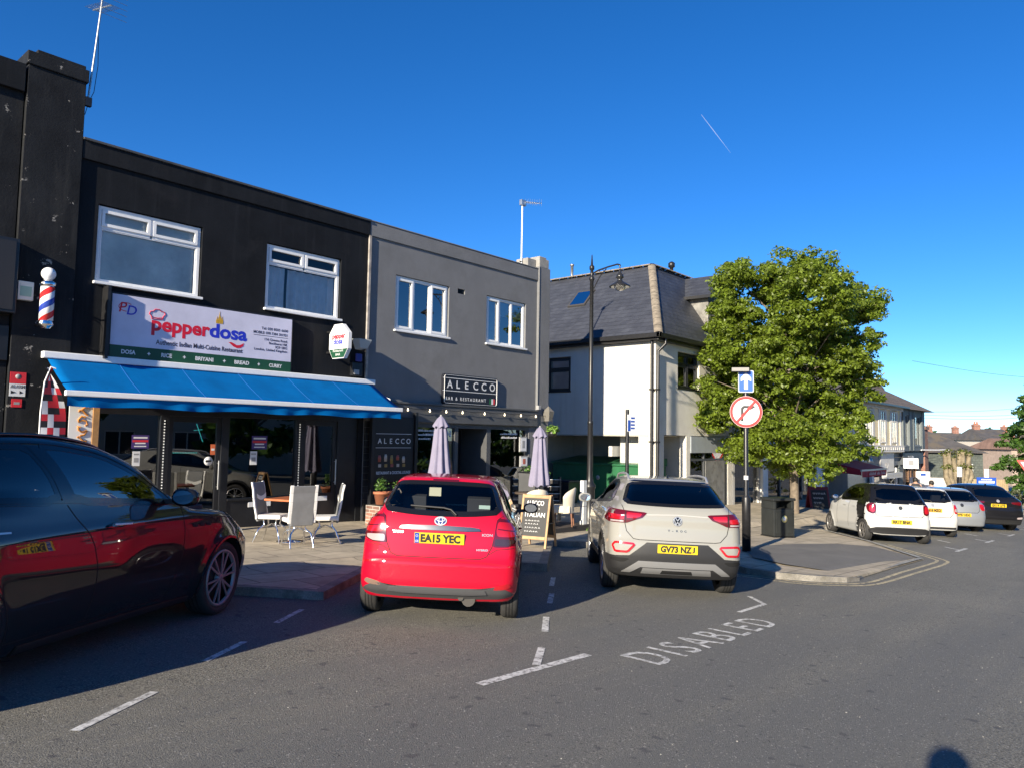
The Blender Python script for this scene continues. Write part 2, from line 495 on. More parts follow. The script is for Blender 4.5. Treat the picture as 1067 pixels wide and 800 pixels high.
black_t = mat('black_shop_paint', (.012, .013, .016), .35, var=.25, vscale=4)
white_r = mat('white_render', (.50, .49, .46), .8, var=.06, vscale=1.2, fine=.06, fscale=60, bump=.3, bscale=50, stain=(.48, .46, .41), stscale=1.4, stlo=.55, sthi=.8, streak=(.42, .40, .35), sscale=(3, 3, .2), slo=.55, shi=.85)
roughcast = mat('roughcast_render', (.64, .61, .54), .9, var=.08, vscale=2, fine=.15, fscale=80, bump=.8, bscale=90)
upvc = mat('white_upvc', (.78, .78, .77), .35, var=.05, vscale=6)
blk_frame = mat('black_window_frame', (.016, .017, .019), .4)
pane_m = glass_mat('window_pane', (.72, .76, .78), 2.5)
shop_pane = glass_mat('shop_pane', (.42, .45, .47), 2.3)
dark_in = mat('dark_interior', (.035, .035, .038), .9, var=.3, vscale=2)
curtain_m = mat('net_curtain', (.82, .84, .86), .9, var=.08, vscale=8)
blind_m = mat('grey_blind', (.85, .86, .80), .9, var=.2, vscale=1.4, stain=(.60, .61, .56), stscale=1.1, stlo=.45, sthi=.7)
slate = brick_mat('roof_slates', (.052, .056, .068), (.040, .043, .054), (.024, .025, .030), .30, .16, .008, .5, 'xyz', bump=.5, var=.25)
slate_x = brick_mat('roof_slates_street_side', (.052, .056, .068), (.040, .043, .054), (.024, .025, .030), .30, .16, .008, .5, 'xz', bump=.5, var=.25)
tile_m = brick_mat('brown_roof_tiles', (.16, .125, .095), (.12, .095, .075), (.06, .05, .04), .25, .17, .012, .85, 'xz', bump=.6, var=.35)
ridge_m = mat('mossy_ridge_tiles', (.22, .185, .14), .9, var=.35, vscale=6, bump=.5, bscale=20)
lead_m = mat('weathered_lead', (.20, .195, .18), .7, var=.3, vscale=3, stain=(.12, .11, .10), stscale=2)
brick_m = brick_mat('red_brick', (.30, .11, .07), (.22, .085, .06), (.30, .27, .23), .225, .075, .008, .85, 'xyz', bump=.5, var=.3)
metal_g = mat('galvanised_metal', (.45, .45, .44), .4, .9, var=.15, vscale=8)
black_metal = mat('black_metal', (.014, .014, .015), .38, var=.3, vscale=9)
chrome = mat('chrome', (.75, .75, .76), .12, 1.)
concrete = mat('coping_stone', (.28, .27, .25), .85, var=.25, vscale=4, bump=.3)

def window(parent, x0, x1, z0, z1, y, lights, frame_m=upvc, label=None, sill=True, fw_=.055, curtain=None, axis='y', pane=pane_m, depth=.07, sill_out=.10):
    """casement window in the plane y (or x when axis is 'x'): lights = (x0,x1,z0,z1,opens)"""
    m = MB()
    def B(a0, a1, d0, d1, c0, c1):
        if axis == 'y': m.box(a0, a1, y + d0, y + d1, c0, c1)
        else: m.box(y + d0, y + d1, a0, a1, c0, c1)
    B(x0, x1, 0, depth, z1 - fw_, z1); B(x0, x1, 0, depth, z0, z0 + fw_)
    B(x0, x0 + fw_, 0, depth, z0 + fw_, z1 - fw_); B(x1 - fw_, x1, 0, depth, z0 + fw_, z1 - fw_)
    gl = MB()
    for (a, b, c, d, op) in lights:
        if op:
            q = .05; o = -.016
        else:
            q = .02; o = .012
        B(a, b, o, depth - .012, d - q, d); B(a, b, o, depth - .012, c, c + q)
        B(a, a + q, o, depth - .012, c + q, d - q); B(b - q, b, o, depth - .012, c + q, d - q)
        P = (lambda s, t, e: (s, y + e, t)) if axis == 'y' else (lambda s, t, e: (y + e, s, t))
        tl = random.uniform(-.004, .004); t2 = random.uniform(-.003, .003)
        gl.quad(P(a + q, c + q, .035 + tl), P(b - q, c + q, .035), P(b - q, d - q, .035 + t2), P(a + q, d - q, .035 + tl + t2))
    # mullions between lights
    xs_ = sorted({round(l[0], 4) for l in lights} | {round(l[1], 4) for l in lights})
    for l in lights:
        for l2 in lights:
            if l is l2: continue
            if 0 < l2[0] - l[1] < .12 and not (l2[2] > l[3] - .02 or l2[3] < l[2] + .02):
                B(l[1], l2[0], .003, depth - .003, max(l[2], l2[2]), min(l[3], l2[3]))
            if 0 < l2[2] - l[3] < .12 and not (l2[0] > l[1] - .02 or l2[1] < l[0] + .02):
                B(max(l[0], l2[0]), min(l[1], l2[1]), .004, depth - .004, l[3], l2[2])
    w = m.build('window', frame_m, parent, True)
    gl.build('pane', pane, w, True)
    if sill:
        k = MB()
        if axis == 'y': k.box(x0 - .05, x1 + .05, y - sill_out, y + .02, z0 - .05, z0 - .002)
        else: k.box(y - sill_out, y + .02, x0 - .05, x1 + .05, z0 - .05, z0 - .002)
        k.build('sill', frame_m, w, True, bev=.006)
    if curtain: curtain(w)
    if label: w['label'] = label
    return w
def lights_grid(x0, x1, z0, z1, cols, rows, opens=lambda i, j: False, m=.055, g=.05):
    """cols/rows as fractions"""
    o = []
    X0, X1, Z0, Z1 = x0 + m, x1 - m, z0 + m, z1 - m
    cx = [X0 + (X1 - X0) * c for c in [0] + cols + [1]]; cz = [Z0 + (Z1 - Z0) * c for c in [0] + rows + [1]]
    for i in range(len(cx) - 1):
        for j in range(len(cz) - 1):
            o.append((cx[i] + (g / 2 if i else 0), cx[i + 1] - (g / 2 if i < len(cx) - 2 else 0), cz[j] + (g / 2 if j else 0), cz[j + 1] - (g / 2 if j < len(cz) - 2 else 0), opens(i, j)))
    return o
def wavy(parent, name, m, x0, x1, z0, z1, y, amp=.03, k=9., pull=None):
    c = MB(); n = 60
    vs = []
    for i in range(n + 1):
        t = i / n
        x = x0 + (x1 - x0) * t
        for j in range(9):
            s = j / 8
            xx = x
            if pull: xx = x + pull * (x1 - x0) * s * s * (1 - t)
            vs.append((xx, y + amp * math.sin(t * k * 6.28 + .6 * math.sin(s * 3)) * (.5 + .5 * s), z1 + (z0 - z1) * s))
    c.add(vs, [(i * 9 + j, i * 9 + j + 1, (i + 1) * 9 + j + 1, (i + 1) * 9 + j) for i in range(n) for j in range(8)], 0, True)
    return c.build(name, m, parent, True)
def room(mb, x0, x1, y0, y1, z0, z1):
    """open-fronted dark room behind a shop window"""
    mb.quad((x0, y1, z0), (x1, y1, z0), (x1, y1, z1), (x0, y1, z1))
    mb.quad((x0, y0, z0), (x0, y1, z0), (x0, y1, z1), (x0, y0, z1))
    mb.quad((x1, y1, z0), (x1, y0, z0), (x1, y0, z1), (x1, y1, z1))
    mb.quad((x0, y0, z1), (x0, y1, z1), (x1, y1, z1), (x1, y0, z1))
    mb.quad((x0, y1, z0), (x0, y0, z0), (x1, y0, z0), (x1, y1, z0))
def pz(x): return gz(x) + .12            # pavement level

# ------------------------------------------------------------------ barber shop building, far left
T = thing('terraced_building', 'tall black barber shop building with broad chipped corner pilaster at left edge', 'building', (-5.9, 0, 0))
b = MB()
b.wall(-14, -5.86, pz(-14) - .6, 7.5, [(-9.6, -7.9, 4.2, 5.5)], 'y', .02, .25)
b.box(-14, -5.86, .27, 9, 7.2, 7.3)
b.box(-14, -13.8, .27, 9, -.6, 7.5)
b.build('wall', black_chip, T, True)
c = MB(); c.box(-14.05, -5.87, -.06, .32, 7.1, 7.56); c.build('parapet', black_r, T, True, bev=.01)
c = MB(); c.box(-14, -5.87, -.04, .018, 2.75, 3.3); c.build('fascia', black_t, T, True, bev=.01)
c = MB(); c.box(-5.84, -4.98, -.055, .6, pz(-5) - .4, 7.58); c.build('pilaster', black_chip, T, True, bev=.008)
c = MB(); c.box(-5.87, -4.95, -.085, .63, 7.581, 7.80); c.box(-5.72, -4.99, -.03, .6, 7.801, 7.88); c.build('pilaster_cap', black_chip, T, True, bev=.012)
c = MB(); c.box(-5.0, -4.97, .603, 9, 3, 7.4); c.box(-14, -4.99, 8.9, 9.1, -.6, 7.4); c.build('flank_wall', black_r, T, True)
window(T, -9.6, -7.9, 4.2, 5.5, .1, lights_grid(-9.6, -7.9, 4.2, 5.5, [.5], [.7]))
c = MB(); room(c, -9.7, -7.8, .27, 1.2, 4.1, 5.6); c.build('room', dark_in, T, True)

# overhanging sign box
T = thing('shop_sign_box', 'plain black sign box overhanging the barber shop front at left edge', 'sign', (-6.2, -.2, 4))
c = MB(); c.box(-7.6, -5.85, -.24, .016, 3.48, 4.66); c.build('sign_case', black_t, T, True, bev=.01)
c = MB(); c.box(-7.55, -5.9, -.252, -.241, 3.53, 4.61); c.build('sign_face', mat('dull_black_sign', (.02, .02, .022), .5), T, True)

# ------------------------------------------------------------------ restaurant with blue awning
T = thing('restaurant_building', 'black two storey restaurant building with white windows above a blue awning', 'building', (-2, 0, 0))
dosa = T
holes = [(-4.66, -2.80, 4.2, 5.58), (-1.44, .40, 4.2, 5.58), (-4.74, 1.0, pz(-4.7) - .5, 2.12)]
b = MB()
b.wall(-4.976, 1.148, -.8, 6.28, holes, 'y', 0, .25)
b.box(-4.976, 1.148, .25, 9, 6.0, 6.1); b.box(-4.976, 1.148, 8.9, 9, -.8, 6.2)
b.build('wall', black_r, T, True)
c = MB(); c.box(-4.975, 1.147, -.045, .3, 6.282, 6.60); c.build('parapet', black_r, T, True, bev=.008)
c = MB(); c.box(-4.974, 1.146, -.075, .34, 6.602, 6.645); c.build('coping', mat('dark_coping', (.06, .06, .06), .6, var=.3), T, True, bev=.006)
def drape(w):
    wavy(w, 'curtain', curtain_m, -1.40, -.92, 4.25, 5.14, .15, .03, 4, -.5)
    wavy(w, 'curtain', curtain_m, -.84, .36, 4.25, 5.14, .17, .05, 6)
def blind(w):
    k = MB(); k.box(-4.6, -2.86, .125, .13, 4.22, 5.5); k.build('blind', blind_m, w, True)
clear_p = glass_mat('clear_window_pane', (.85, .88, .9), 1.55)
def dosa_lights(x0, x1):
    m = .06; zc = 5.19; mid = (x0 + x1) / 2
    return [(x0 + m, x1 - m, 4.25 + .02, zc - .025, False), (x0 + m, mid - .025, zc + .025, 5.5, True), (mid + .025, x1 - m, zc + .025, 5.5, True)]
window(T, -4.64, -2.82, 4.23, 5.56, .05, dosa_lights(-4.64, -2.82), curtain=blind, sill_out=.12, pane=clear_p)
window(T, -1.42, .38, 4.23, 5.56, .05, dosa_lights(-1.42, .38), curtain=drape, sill_out=.12, pane=clear_p, label='white window with net curtains drawn aside')
c = MB(); room(c, -4.7, -2.7, .252, 1.6, 4.1, 5.7); room(c, -1.5, .5, .252, 1.6, 4.1, 5.7); c.build('room', dark_in, T, True)
# shopfront
f = MB()
zp = pz(-2)
yS = .06
for (a, b_) in ((-4.74, -4.62), (-3.40, -3.24), (-2.22, -2.06), (-.56, -.40), (.48, 1.0)): f.box(a, b_, yS - .03, yS + .09, -.75, 2.1)
f.box(-4.74, 1.0, yS - .032, yS + .092, 1.98, 2.12)
f.box(-4.62, -3.40, yS - .01, yS + .07, -.75, .42); f.box(-2.06, -.56, yS - .01, yS + .07, -.75, .36)
for (a, b_, z) in ((-4.62, -3.40, .42), (-2.06, -.56, .36)): f.box(a, b_, yS - .05, yS + .09, z, z + .05)
f.build('shopfront', black_t, T, True, bev=.005)
for (a, b_, lo) in ((-3.24, -2.22, .18), (-.40, .48, .42)):
    d = MB()
    d.box(a, a + .09, yS, yS + .05, pz(a), 1.978); d.box(b_ - .09, b_, yS, yS + .05, pz(a), 1.978)
    d.box(a + .09, b_ - .09, yS, yS + .05, pz(a), lo); d.box(a + .09, b_ - .09, yS, yS + .05, 1.87, 1.978)
    dd = d.build('door', black_t, T, True, bev=.004)
    q = MB(); q.quad((a + .09, yS + .03, lo), (b_ - .09, yS + .03, lo), (b_ - .09, yS + .03, 1.87), (a + .09, yS + .03, 1.87)); q.build('pane', shop_pane, dd, True)
    h = MB(); h.tube([(b_ - .05, yS - .06, .6), (b_ - .05, yS - .06, 1.15)], .014, 8); h.tube([(b_ - .05, yS, .65), (b_ - .05, yS - .06, .65)], .01, 6); h.tube([(b_ - .05, yS, 1.1), (b_ - .05, yS - .06, 1.1)], .01, 6); h.build('handle', metal_g, dd, True)
    l = MB(); lx = b_ - .55 if a > -1 else b_ - .5; l.box(lx, lx + .34, yS - .012, yS - .002, lo - .16, lo - .06); l.build('letter_plate', mat('white_plate', (.7, .7, .69), .4), dd, True, bev=.004)
s = MB()
s.quad((-4.62, yS + .03, .47), (-3.40, yS + .03, .47), (-3.40, yS + .03, 1.98), (-4.62, yS + .03, 1.98)); s.build('shop_window', shop_pane, T, True)
s = MB()
s.quad((-2.06, yS + .03, .41), (-.56, yS + .03, .41), (-.56, yS + .03, 1.98), (-2.06, yS + .03, 1.98)); s.build('shop_window', shop_pane, T, True)
s = MB(); s.box(-1.6, -1.1, yS - .024, yS - .012, .22, .32); s.build('letter_plate', MATS['white_plate'], T, True, bev=.004)
c = MB(); room(c, -4.74, 1.0, .17, 4.5, -.35, 2.4); c.build('room', dark_in, T, True)
# things inside the restaurant seen through the glass
neon = mat('teal_neon', (.02, .3, .3), .4, emit=(.1, .9, .85), estr=.5)
led = mat('white_led_strip', (.5, .5, .5), .4, emit=(1, .95, .85), estr=.35)
for x, lab in ((-3.33, 'dotted white light strip up the post left of the restaurant door'), (-.49, 'dotted white light strip up the post behind the grey chairs')):
    c = MB(); c.box(x - .014, x + .014, yS - .0335, yS - .031, .53, 1.93); o = c.build('led_strip', black_t); tag(o, lab, 'light strip', 'light strips on the restaurant front')
    c = MB()
    for i in range(26): c.box(x - .010, x + .010, yS - .042, yS - .034, .55 + i * .053, .55 + i * .053 + .018)
    c.build('light_dots', led, o)
c = MB()
for i in range(22): c.box(-3.15 + i * .032, -3.135 + i * .032, .5, .51, 1.28, 1.295)
c.bar((-2.5, .5, 1.85), (-2.36, .5, 1.5), .008, .008); c.bar((-2.55, .5, 1.72), (-2.38, .5, 1.74), .008, .008)
tag(c.build('neon_light', neon), 'thin teal neon lines glowing inside the restaurant door', 'neon light')
def sticker(name, x, z, w, h, parts_, label, cat='sticker', y=None):
    y = (yS + .026) if y is None else y
    k = MB(); k.box(x - w / 2, x + w / 2, y - .004, y, z - h / 2, z + h / 2)
    o = k.build(name, parts_[0])
    for i, (ax, az, aw, ah, m_) in enumerate(parts_[1:]):
        q = MB(); q.box(x + ax * w - aw * w / 2, x + ax * w + aw * w / 2, y - .0065, y - .0042, z + az * h - ah * h / 2, z + az * h + ah * h / 2); q.build('print', m_, o)
    return tag(o, label, cat)
m_purple = mat('purple_print', (.06, .035, .16), .4); m_wht = mat('white_print', (.7, .7, .7), .5); m_red = mat('red_print', (.6, .03, .04), .45); m_orange = mat('orange_print', (.6, .14, .05), .5); m_blk = mat('black_print', (.02, .02, .02), .5); m_greyp = mat('grey_print', (.3, .3, .3), .5)
st = [m_purple, (0, .3, .8, .12, m_wht), (0, .05, .9, .16, m_red), (0, -.12, .6, .10, m_wht), (0, -.34, .7, .08, m_wht)]
sticker('sticker', -3.72, 1.50, .30, .24, st, 'purple rating sticker on the left restaurant window near the door')
sticker('sticker', -1.38, 1.50, .34, .27, st, 'purple rating sticker on the right restaurant window above the chairs')
sticker('notice', -3.78, 1.20, .13, .26, [m_wht, (0, .3, .7, .1, m_greyp), (0, -.1, .6, .3, m_greyp)], 'small white paper notice below the purple sticker on the left restaurant window', 'notice')
sticker('notice', -1.50, 1.19, .15, .27, [m_wht, (0, .3, .7, .1, m_greyp), (0, -.1, .6, .3, m_greyp)], 'small white paper notice below the purple sticker on the right restaurant window', 'notice')
sticker('sticker', -2.36, 1.36, .09, .2, [m_orange, (0, 0, .7, .2, m_wht)], 'orange sticker on the restaurant door glass')
c = MB(); c.lathe([(0, -.006), (.085, -.006), (.085, 0)], (-2.44, yS + .026, 1.14), 24, 'y'); o = c.build('sticker', m_wht); tag(o, 'round white sticker on the restaurant door glass', 'sticker')
c = MB(); c.box(-2.5, -2.38, yS + .0165, yS + .0195, 1.12, 1.16); c.build('print', m_blk, o)

# ------------------------------------------------------------------ grey bar building
T = thing('bar_building', 'plain grey rendered two storey building with white windows above the bar', 'building', (4.5, 0, 0))
greyb = T
holes = [(1.98, 3.76, 4.18, 5.52), (5.17, 6.83, 4.2, 5.52), (4.06, 4.33, 5.39, 5.52), (2.62, 7.05, -1.2, 2.0)]
b = MB()
b.wall(1.152, 7.33, -1.2, 6.28, holes, 'y', 0, .25)
b.box(1.152, 7.6, .25, 9, 6.0, 6.1); b.box(1.152, 7.85, 8.9, 9.1, -1.2, 6.3)
b.box(7.62, 7.86, .601, 8.9, -1.2, 6.45)
b.build('wall', grey_r, T, True)
c = MB(); c.box(1.156, 7.328, -.035, .3, 6.282, 6.62); c.box(1.154, 7.3285, -.05, .32, 6.621, 6.65); c.build('parapet', grey_r, T, True, bev=.008)
c = MB(); c.box(7.332, 7.87, -.06, .6, -1.2, 6.7); c.build('corner_pier', grey_r, T, True, bev=.008)
c = MB(); c.box(7.0, 7.38, .1, .55, 6.652, 6.93); c.box(7.385, 7.84, -.03, .56, 6.703, 6.98); c.box(7.45, 7.78, .02, .5, 6.981, 7.05); c.build('pier_cap', concrete, T, True, bev=.02)
c = MB(); c.box(1.13, 1.19, -.05, -.002, 2.2, 6.28); c.build('party_strip', mat('worn_strip', (.30, .27, .24), .8, var=.4, vscale=5), T, True)
def greyblind(w):
    k = MB(); k.box(5.2, 5.7, .14, .15, 4.3, 5.45); k.box(5.75, 6.8, .14, .15, 5.05, 5.45); k.build('blind', curtain_m, w, True)
window(T, 2.0, 3.74, 4.2, 5.51, .05, lights_grid(2.0, 3.74, 4.2, 5.51, [.33, .667], [], lambda i, j: i != 1), sill_out=.11, label='white three light window with its right sash ajar')
window(T, 5.19, 6.81, 4.22, 5.51, .05, lights_grid(5.19, 6.81, 4.22, 5.51, [.33, .667], [], lambda i, j: i == 0), curtain=greyblind, sill_out=.11)
c = MB(); room(c, 1.9, 3.9, .252, 1.6, 4.1, 5.7); room(c, 5.0, 7, .252, 1.6, 4.1, 5.7); c.build('room', dark_in, T, True)
c = MB(); c.box(4.06, 4.33, .12, .2, 5.39, 5.52)
for i in range(4): c.box(4.06, 4.33, .03, .11, 5.40 + i * .032, 5.407 + i * .032)
c.build('air_vent', black_t, T, True)
# fascia band, shopfront with recessed doorway
c = MB(); c.box(1.16, 7.33, -.10, -.002, 2.02, 2.44); c.build('fascia', mat('grey_fascia', (.085, .087, .09), .5, var=.12, vscale=3), T, True, bev=.01)
c = MB(); c.box(1.156, 7.332, -.13, -.002, 2.442, 2.49); c.build('cornice', grey_trim, T, True, bev=.006)
z0 = -.6
f = MB()
for (a, b_) in ((2.62, 2.72), (4.10, 4.22), (5.30, 5.46), (6.95, 7.05)): f.box(a, b_, .02, .14, -1.1, 1.998)
f.box(2.62, 7.05, .022, .142, 1.9, 1.999)
f.box(2.72, 4.10, .03, .12, -1.1, .30); f.box(5.46, 6.95, .03, .12, -1.1, .12)
f.box(4.22, 5.30, 1.0, 1.1, 1.86, 2.0)
f.box(4.14, 4.2, .143, 1.05, -1.1, 1.998); f.box(5.32, 5.38, .143, 1.05, -1.1, 1.998)
f.build('shopfront', grey_trim, T, True, bev=.004)
for (a, b_, lo) in ((2.72, 4.10, .30), (5.46, 6.95, .12)):
    s = MB(); s.quad((a, .08, lo), (b_, .08, lo), (b_, .08, 1.9), (a, .08, 1.9)); s.build('shop_window', shop_pane, T, True)
d = MB(); d.box(4.25, 4.37, .98, 1.04, -.45, 1.858); d.box(5.16, 5.28, .98, 1.04, -.45, 1.858)
for z in (-.45, .2, .84, 1.35, 1.78): d.box(4.37, 5.16, .98, 1.04, z, z + .07)
dd = d.build('door', black_t, T, True, bev=.004)
q = MB(); q.quad((4.37, 1.01, -.4), (5.16, 1.01, -.4), (5.16, 1.01, 1.8), (4.37, 1.01, 1.8)); q.build('pane', shop_pane, dd, True)
q = MB(); q.box(4.62, 5.0, 1.12, 1.13, .3, 1.75); q.build('door_blind', curtain_m, dd, True)
c = MB(); room(c, 1.3, 7.3, 1.3, 5, -.6, 2.4)
c.quad((1.3, .2, -.62), (1.3, 1.3, -.62), (1.3, 1.3, 2.0), (1.3, .2, 2.0)); c.box(1.3, 7.3, .25, 1.3, 2.003, 2.01); c.build('room', dark_in, T, True)
wl = MB()
letters(wl, 'OPEN', .22, (3.5, .07, 1.68), (1, 0, 0), (0, 0, 1), bold=.004, fit=.5)
rw = random.Random(5)
for (xa, xb, z) in ((2.85, 3.4, 1.80), (2.85, 3.35, 1.70), (2.9, 3.3, 1.60), (5.9, 6.6, 1.76), (5.95, 6.6, 1.66)):
    x = xa
    while x < xb:
        w_ = rw.uniform(.02, .06); wl.box(x, x + w_, .066, .07, z, z + rw.uniform(.03, .055)); x += w_ + .015
wl.build('window_lettering', m_wht, T, True)
# black boarding at the left of the shopfront with the bar's banner
b = MB()
for i in range(17): b.box(1.17, 2.60, -.055, -.003, -.5 + i * .148, -.5 + i * .148 + .142)
b.build('boarding', mat('black_boards', (.014, .014, .015), .6, var=.3, vscale=5), T, True, bev=.004)

# ------------------------------------------------------------------ white corner building with slate roof
T = thing('corner_building', 'white rendered corner building with hipped slate roof over an open passage', 'building', (12, -1.26, 0))
white = T
XW, YW = 12.0, -1.26
b = MB()
b.wall(-1.0, 13, 1.84, 5.0, [(2.2, 3.25, 3.36, 4.6)], 'x', XW, .25)
b.box(XW + .004, XW + .6, -1.0, -.62, -1.4, 1.838)
b.box(XW + .01, XW + .3, 4.2, 13, -1.4, 1.838)
b.build('flank_wall', white_r, T, True)
b = MB()
b.wall(XW + .002, 17.8, -1.6, 5.0, [(13.48, 15.07, 3.46, 4.72), (12.55, 14.1, -2, 1.86), (14.38, 17.4, -2, 1.86)], 'y', YW, .258)
b.build('front_wall', roughcast, T, True)
b = MB(); b.box(12.3, 17.8, 3.6, 3.8, -1.6, 1.838); b.box(12.002, 17.7, -1.0, 13, 1.80, 1.836); b.box(12.9, 17.7, 12.8, 13, -1.5, 5); b.box(17.6, 17.8, -1, 13, -1.5, 5); b.box(14.15, 14.3, -1.0, 3.6, -1.6, 1.79)
b.build('passage_wall', mat('passage_render', (.42, .39, .33), .85, var=.12, vscale=1.5), T, True)
b = MB(); b.box(12.3, 16, .6, .75, 1.1, 1.45); b.box(12.65, 12.9, -.4, .5, -1.6, 1.798); b.build('passage_beam', white_r, T, True)
window(T, 13.5, 15.05, 3.48, 4.7, YW + .08, lights_grid(13.5, 15.05, 3.48, 4.7, [.5], [.68], lambda i, j: True), frame_m=blk_frame)
window(T, 2.22, 3.23, 3.38, 4.58, XW + .08, lights_grid(2.22, 3.23, 3.38, 4.58, [], [.66], lambda i, j: True), frame_m=blk_frame, axis='x')
c = MB(); room(c, 13.2, 15.3, -.99, 1.2, 3.3, 4.95); c.build('room', dark_in, T, True)
c = MB(); c.box(12.26, 13.4, 2.0, 3.5, 3.2, 4.9); c.build('room', dark_in, T, True)
# roof: eaves, hip, two ridges
E0 = 5.12
ex, ey = 11.72, -1.52
ax_, ay_, az_ = 14.8, .55, 8.2
r = MB()
r.add([(ex, ey, E0), (ax_, ay_, az_), (ax_, 13, az_), (ex, 13, E0)], [(0, 1, 2, 3)]); r.build('roof_slope', slate, T, True)
r = MB()
r.add([(ex, ey, E0), (18.6, ey, E0), (18.6, ay_, az_), (ax_, ay_, az_)], [(0, 1, 2, 3)])
r.add([(18.6, ay_, az_), (18.6, 13, E0 + .4), (ax_, 13, az_), (ax_, ay_, az_)], [(0, 1, 2, 3)])
r.add([(18.6, ey, E0), (18.6, 5, E0), (18.6, ay_, az_)], [(0, 1, 2)])
r.build('roof_slope', slate_x, T, True)
h = MB()
def ridge(mb, a, b_, n, w=.2):
    a = Vector(a); b_ = Vector(b_)
    for i in range(n):
        p = a.lerp(b_, i / n); q = a.lerp(b_, (i + .96) / n)
        d = (q - p).normalized(); s_ = d.cross(Vector((0, 0, 1))).normalized(); u_ = s_.cross(d)
        V = []
        for pt in (p, q):
            for k in range(5):
                t = math.pi * k / 4
                V.append(pt + s_ * math.cos(t) * w + u_ * (math.sin(t) * w * .55 - .02))
        mb.add(V, [(k, k + 1, 5 + k + 1, 5 + k) for k in range(4)], 0, True)
ridge(h, (ex, ey, E0 + .02), (ax_, ay_, az_ + .02), 11, .14); ridge(h, (ax_, ay_, az_ + .03), (ax_, 13, az_ + .03), 28, .14); ridge(h, (ax_, ay_, az_ + .03), (18, ay_, az_ + .03), 8, .14)
h.build('ridge_tiles', ridge_m, T, True)
gtr = MB()
gtr.box(ex - .09, ex + .03, ey - .09, 13, E0 - .12, E0 + .03); gtr.box(ex - .09, 18, ey - .09, ey + .03, E0 - .121, E0 + .029)
gtr.box(ex + .03, XW, ey + .03, 13, E0 - .2, E0 - .02); gtr.box(XW, 18, ey + .03, YW, E0 - .2, E0 - .021)
gtr.build('gutter', black_metal, T, True, bev=.01)
dp = MB()
dp.tube([(11.9, -1.17, E0 - .1), (11.9, -1.17, -.9)], .045, 10)
dp.tube([(12.15, ey - .02, E0 - .1), (12.15, ey - .02, E0 - .3), (11.98, -1.36, E0 - .55), (11.96, -1.36, -.9)], .05, 10)
for z in (-.2, 1.6, 3.3): dp.box(11.84, 11.99, -1.25, -1.1, z, z + .05); dp.box(11.9, 12.03, -1.42, -1.28, z, z + .05)
dp.build('downpipe', black_metal, T, True)
# skylight and dormer
def on_slope(y, x):
    t = (x - ex) / (ax_ - ex); return E0 + (az_ - E0) * t
nrm = Vector((-(az_ - E0), 0, ax_ - ex)).normalized()
k = MB()
V = [Vector((x, y, on_slope(y, x))) for (x, y) in ((13.25, 3.3), (13.95, 3.3), (13.95, 2.5), (13.25, 2.5))]
k.add([p + nrm * .06 for p in V] + [p for p in V], [(0, 1, 2, 3), (0, 4, 5, 1), (1, 5, 6, 2), (2, 6, 7, 3), (3, 7, 4, 0)])
sk = k.build('skylight', mat('skylight_frame', (.06, .055, .05), .5), T, True)
k = MB(); cc = sum(V, Vector()) / 4; k.add([cc + (p - cc) * .82 + nrm * .064 for p in V], [(0, 1, 2, 3)]); k.build('pane', glass_mat('skylight_pane', (.1, .12, .14), 2.2), sk, True)
d = MB()
dx0, dxm, dy0, dze, dzr = 16.2, 17.3, -1.05, 7.2, 8.1
d.add([(dx0, dy0, 5.75), (dx0, dy0, dze), (dx0, .3, dze)], [(0, 1, 2)])
d.add([(dx0, dy0, 5.75), (2 * dxm - dx0, dy0, 5.75), (2 * dxm - dx0, dy0, dze), (dxm, dy0, dzr - .06), (dx0, dy0, dze)], [(0, 1, 2, 3, 4)])
dm = d.build('dormer', lead_m, T, True)
d = MB()
for s_ in (1, -1): d.add([(dxm - s_ * 1.35, dy0 - .2, dze - .14), (dxm, dy0 - .2, dzr), (dxm, 1.2, dzr), (dxm - s_ * 1.35, .5, dze - .14)], [(0, 1, 2, 3) if s_ < 0 else (3, 2, 1, 0)])
d.build('dormer_roof', slate, dm, True)
d = MB(); d.box(dxm - 1.42, dxm - 1.32, dy0 - .25, .1, dze - .22, dze - .11); d.bar((dxm - 1.35, dy0 - .22, dze - .2), (dxm, dy0 - .22, dzr - .06), .04, .14); d.build('dormer_gutter', black_metal, dm, True)
k = MB(); k.lathe([(.06, 8.15), (.06, 8.7), (.09, 8.72), (.09, 8.78), (0, 8.8)], (14.85, 4.3, 0), 12); k.build('flue', metal_g, T, True)
k = MB(); k.lathe([(.07, 8.2), (.07, 8.42), (.13, 8.44), (.13, 8.6), (.05, 8.66), (0, 8.67)], (16.4, .6, 0), 12); k.build('roof_vent', black_metal, T, True)
# shopfront of the corner building
s = MB()
s.box(14.4, 17.38, YW - .03, YW + .05, 1.26, 1.84); s.build('fascia', mat('pale_grey_fascia', (.30, .33, .35), .6, var=.1), T, True)
f = MB()
for x in (14.38, 15.45, 17.32): f.box(x, x + .09, YW + .02, YW + .1, -1.6, 1.26)
f.box(14.47, 17.32, YW + .022, YW + .102, .98, 1.05); f.box(14.47, 17.32, YW + .021, YW + .101, -1.6, -.98)
f.build('shopfront', mat('charcoal_shopfront', (.06, .065, .07), .5), T, True)
f = MB(); f.box(15.55, 17.1, YW + .0, YW + .018, -1.2, .97); f.build('shutter_panel', mat('grey_shop_panel', (.20, .20, .19), .7, var=.2, vscale=2, stain=(.14, .14, .13), stscale=3), T, True)
f = MB(); f.quad((14.47, YW + .06, -1), (17.32, YW + .06, -1), (17.32, YW + .06, 1.26), (14.47, YW + .06, 1.26)); f.build('shop_window', shop_pane, T, True)
c = MB(); room(c, 14.35, 17.5, YW + .15, 2.2, -1.4, 1.8); c.build('room', dark_in, T, True)

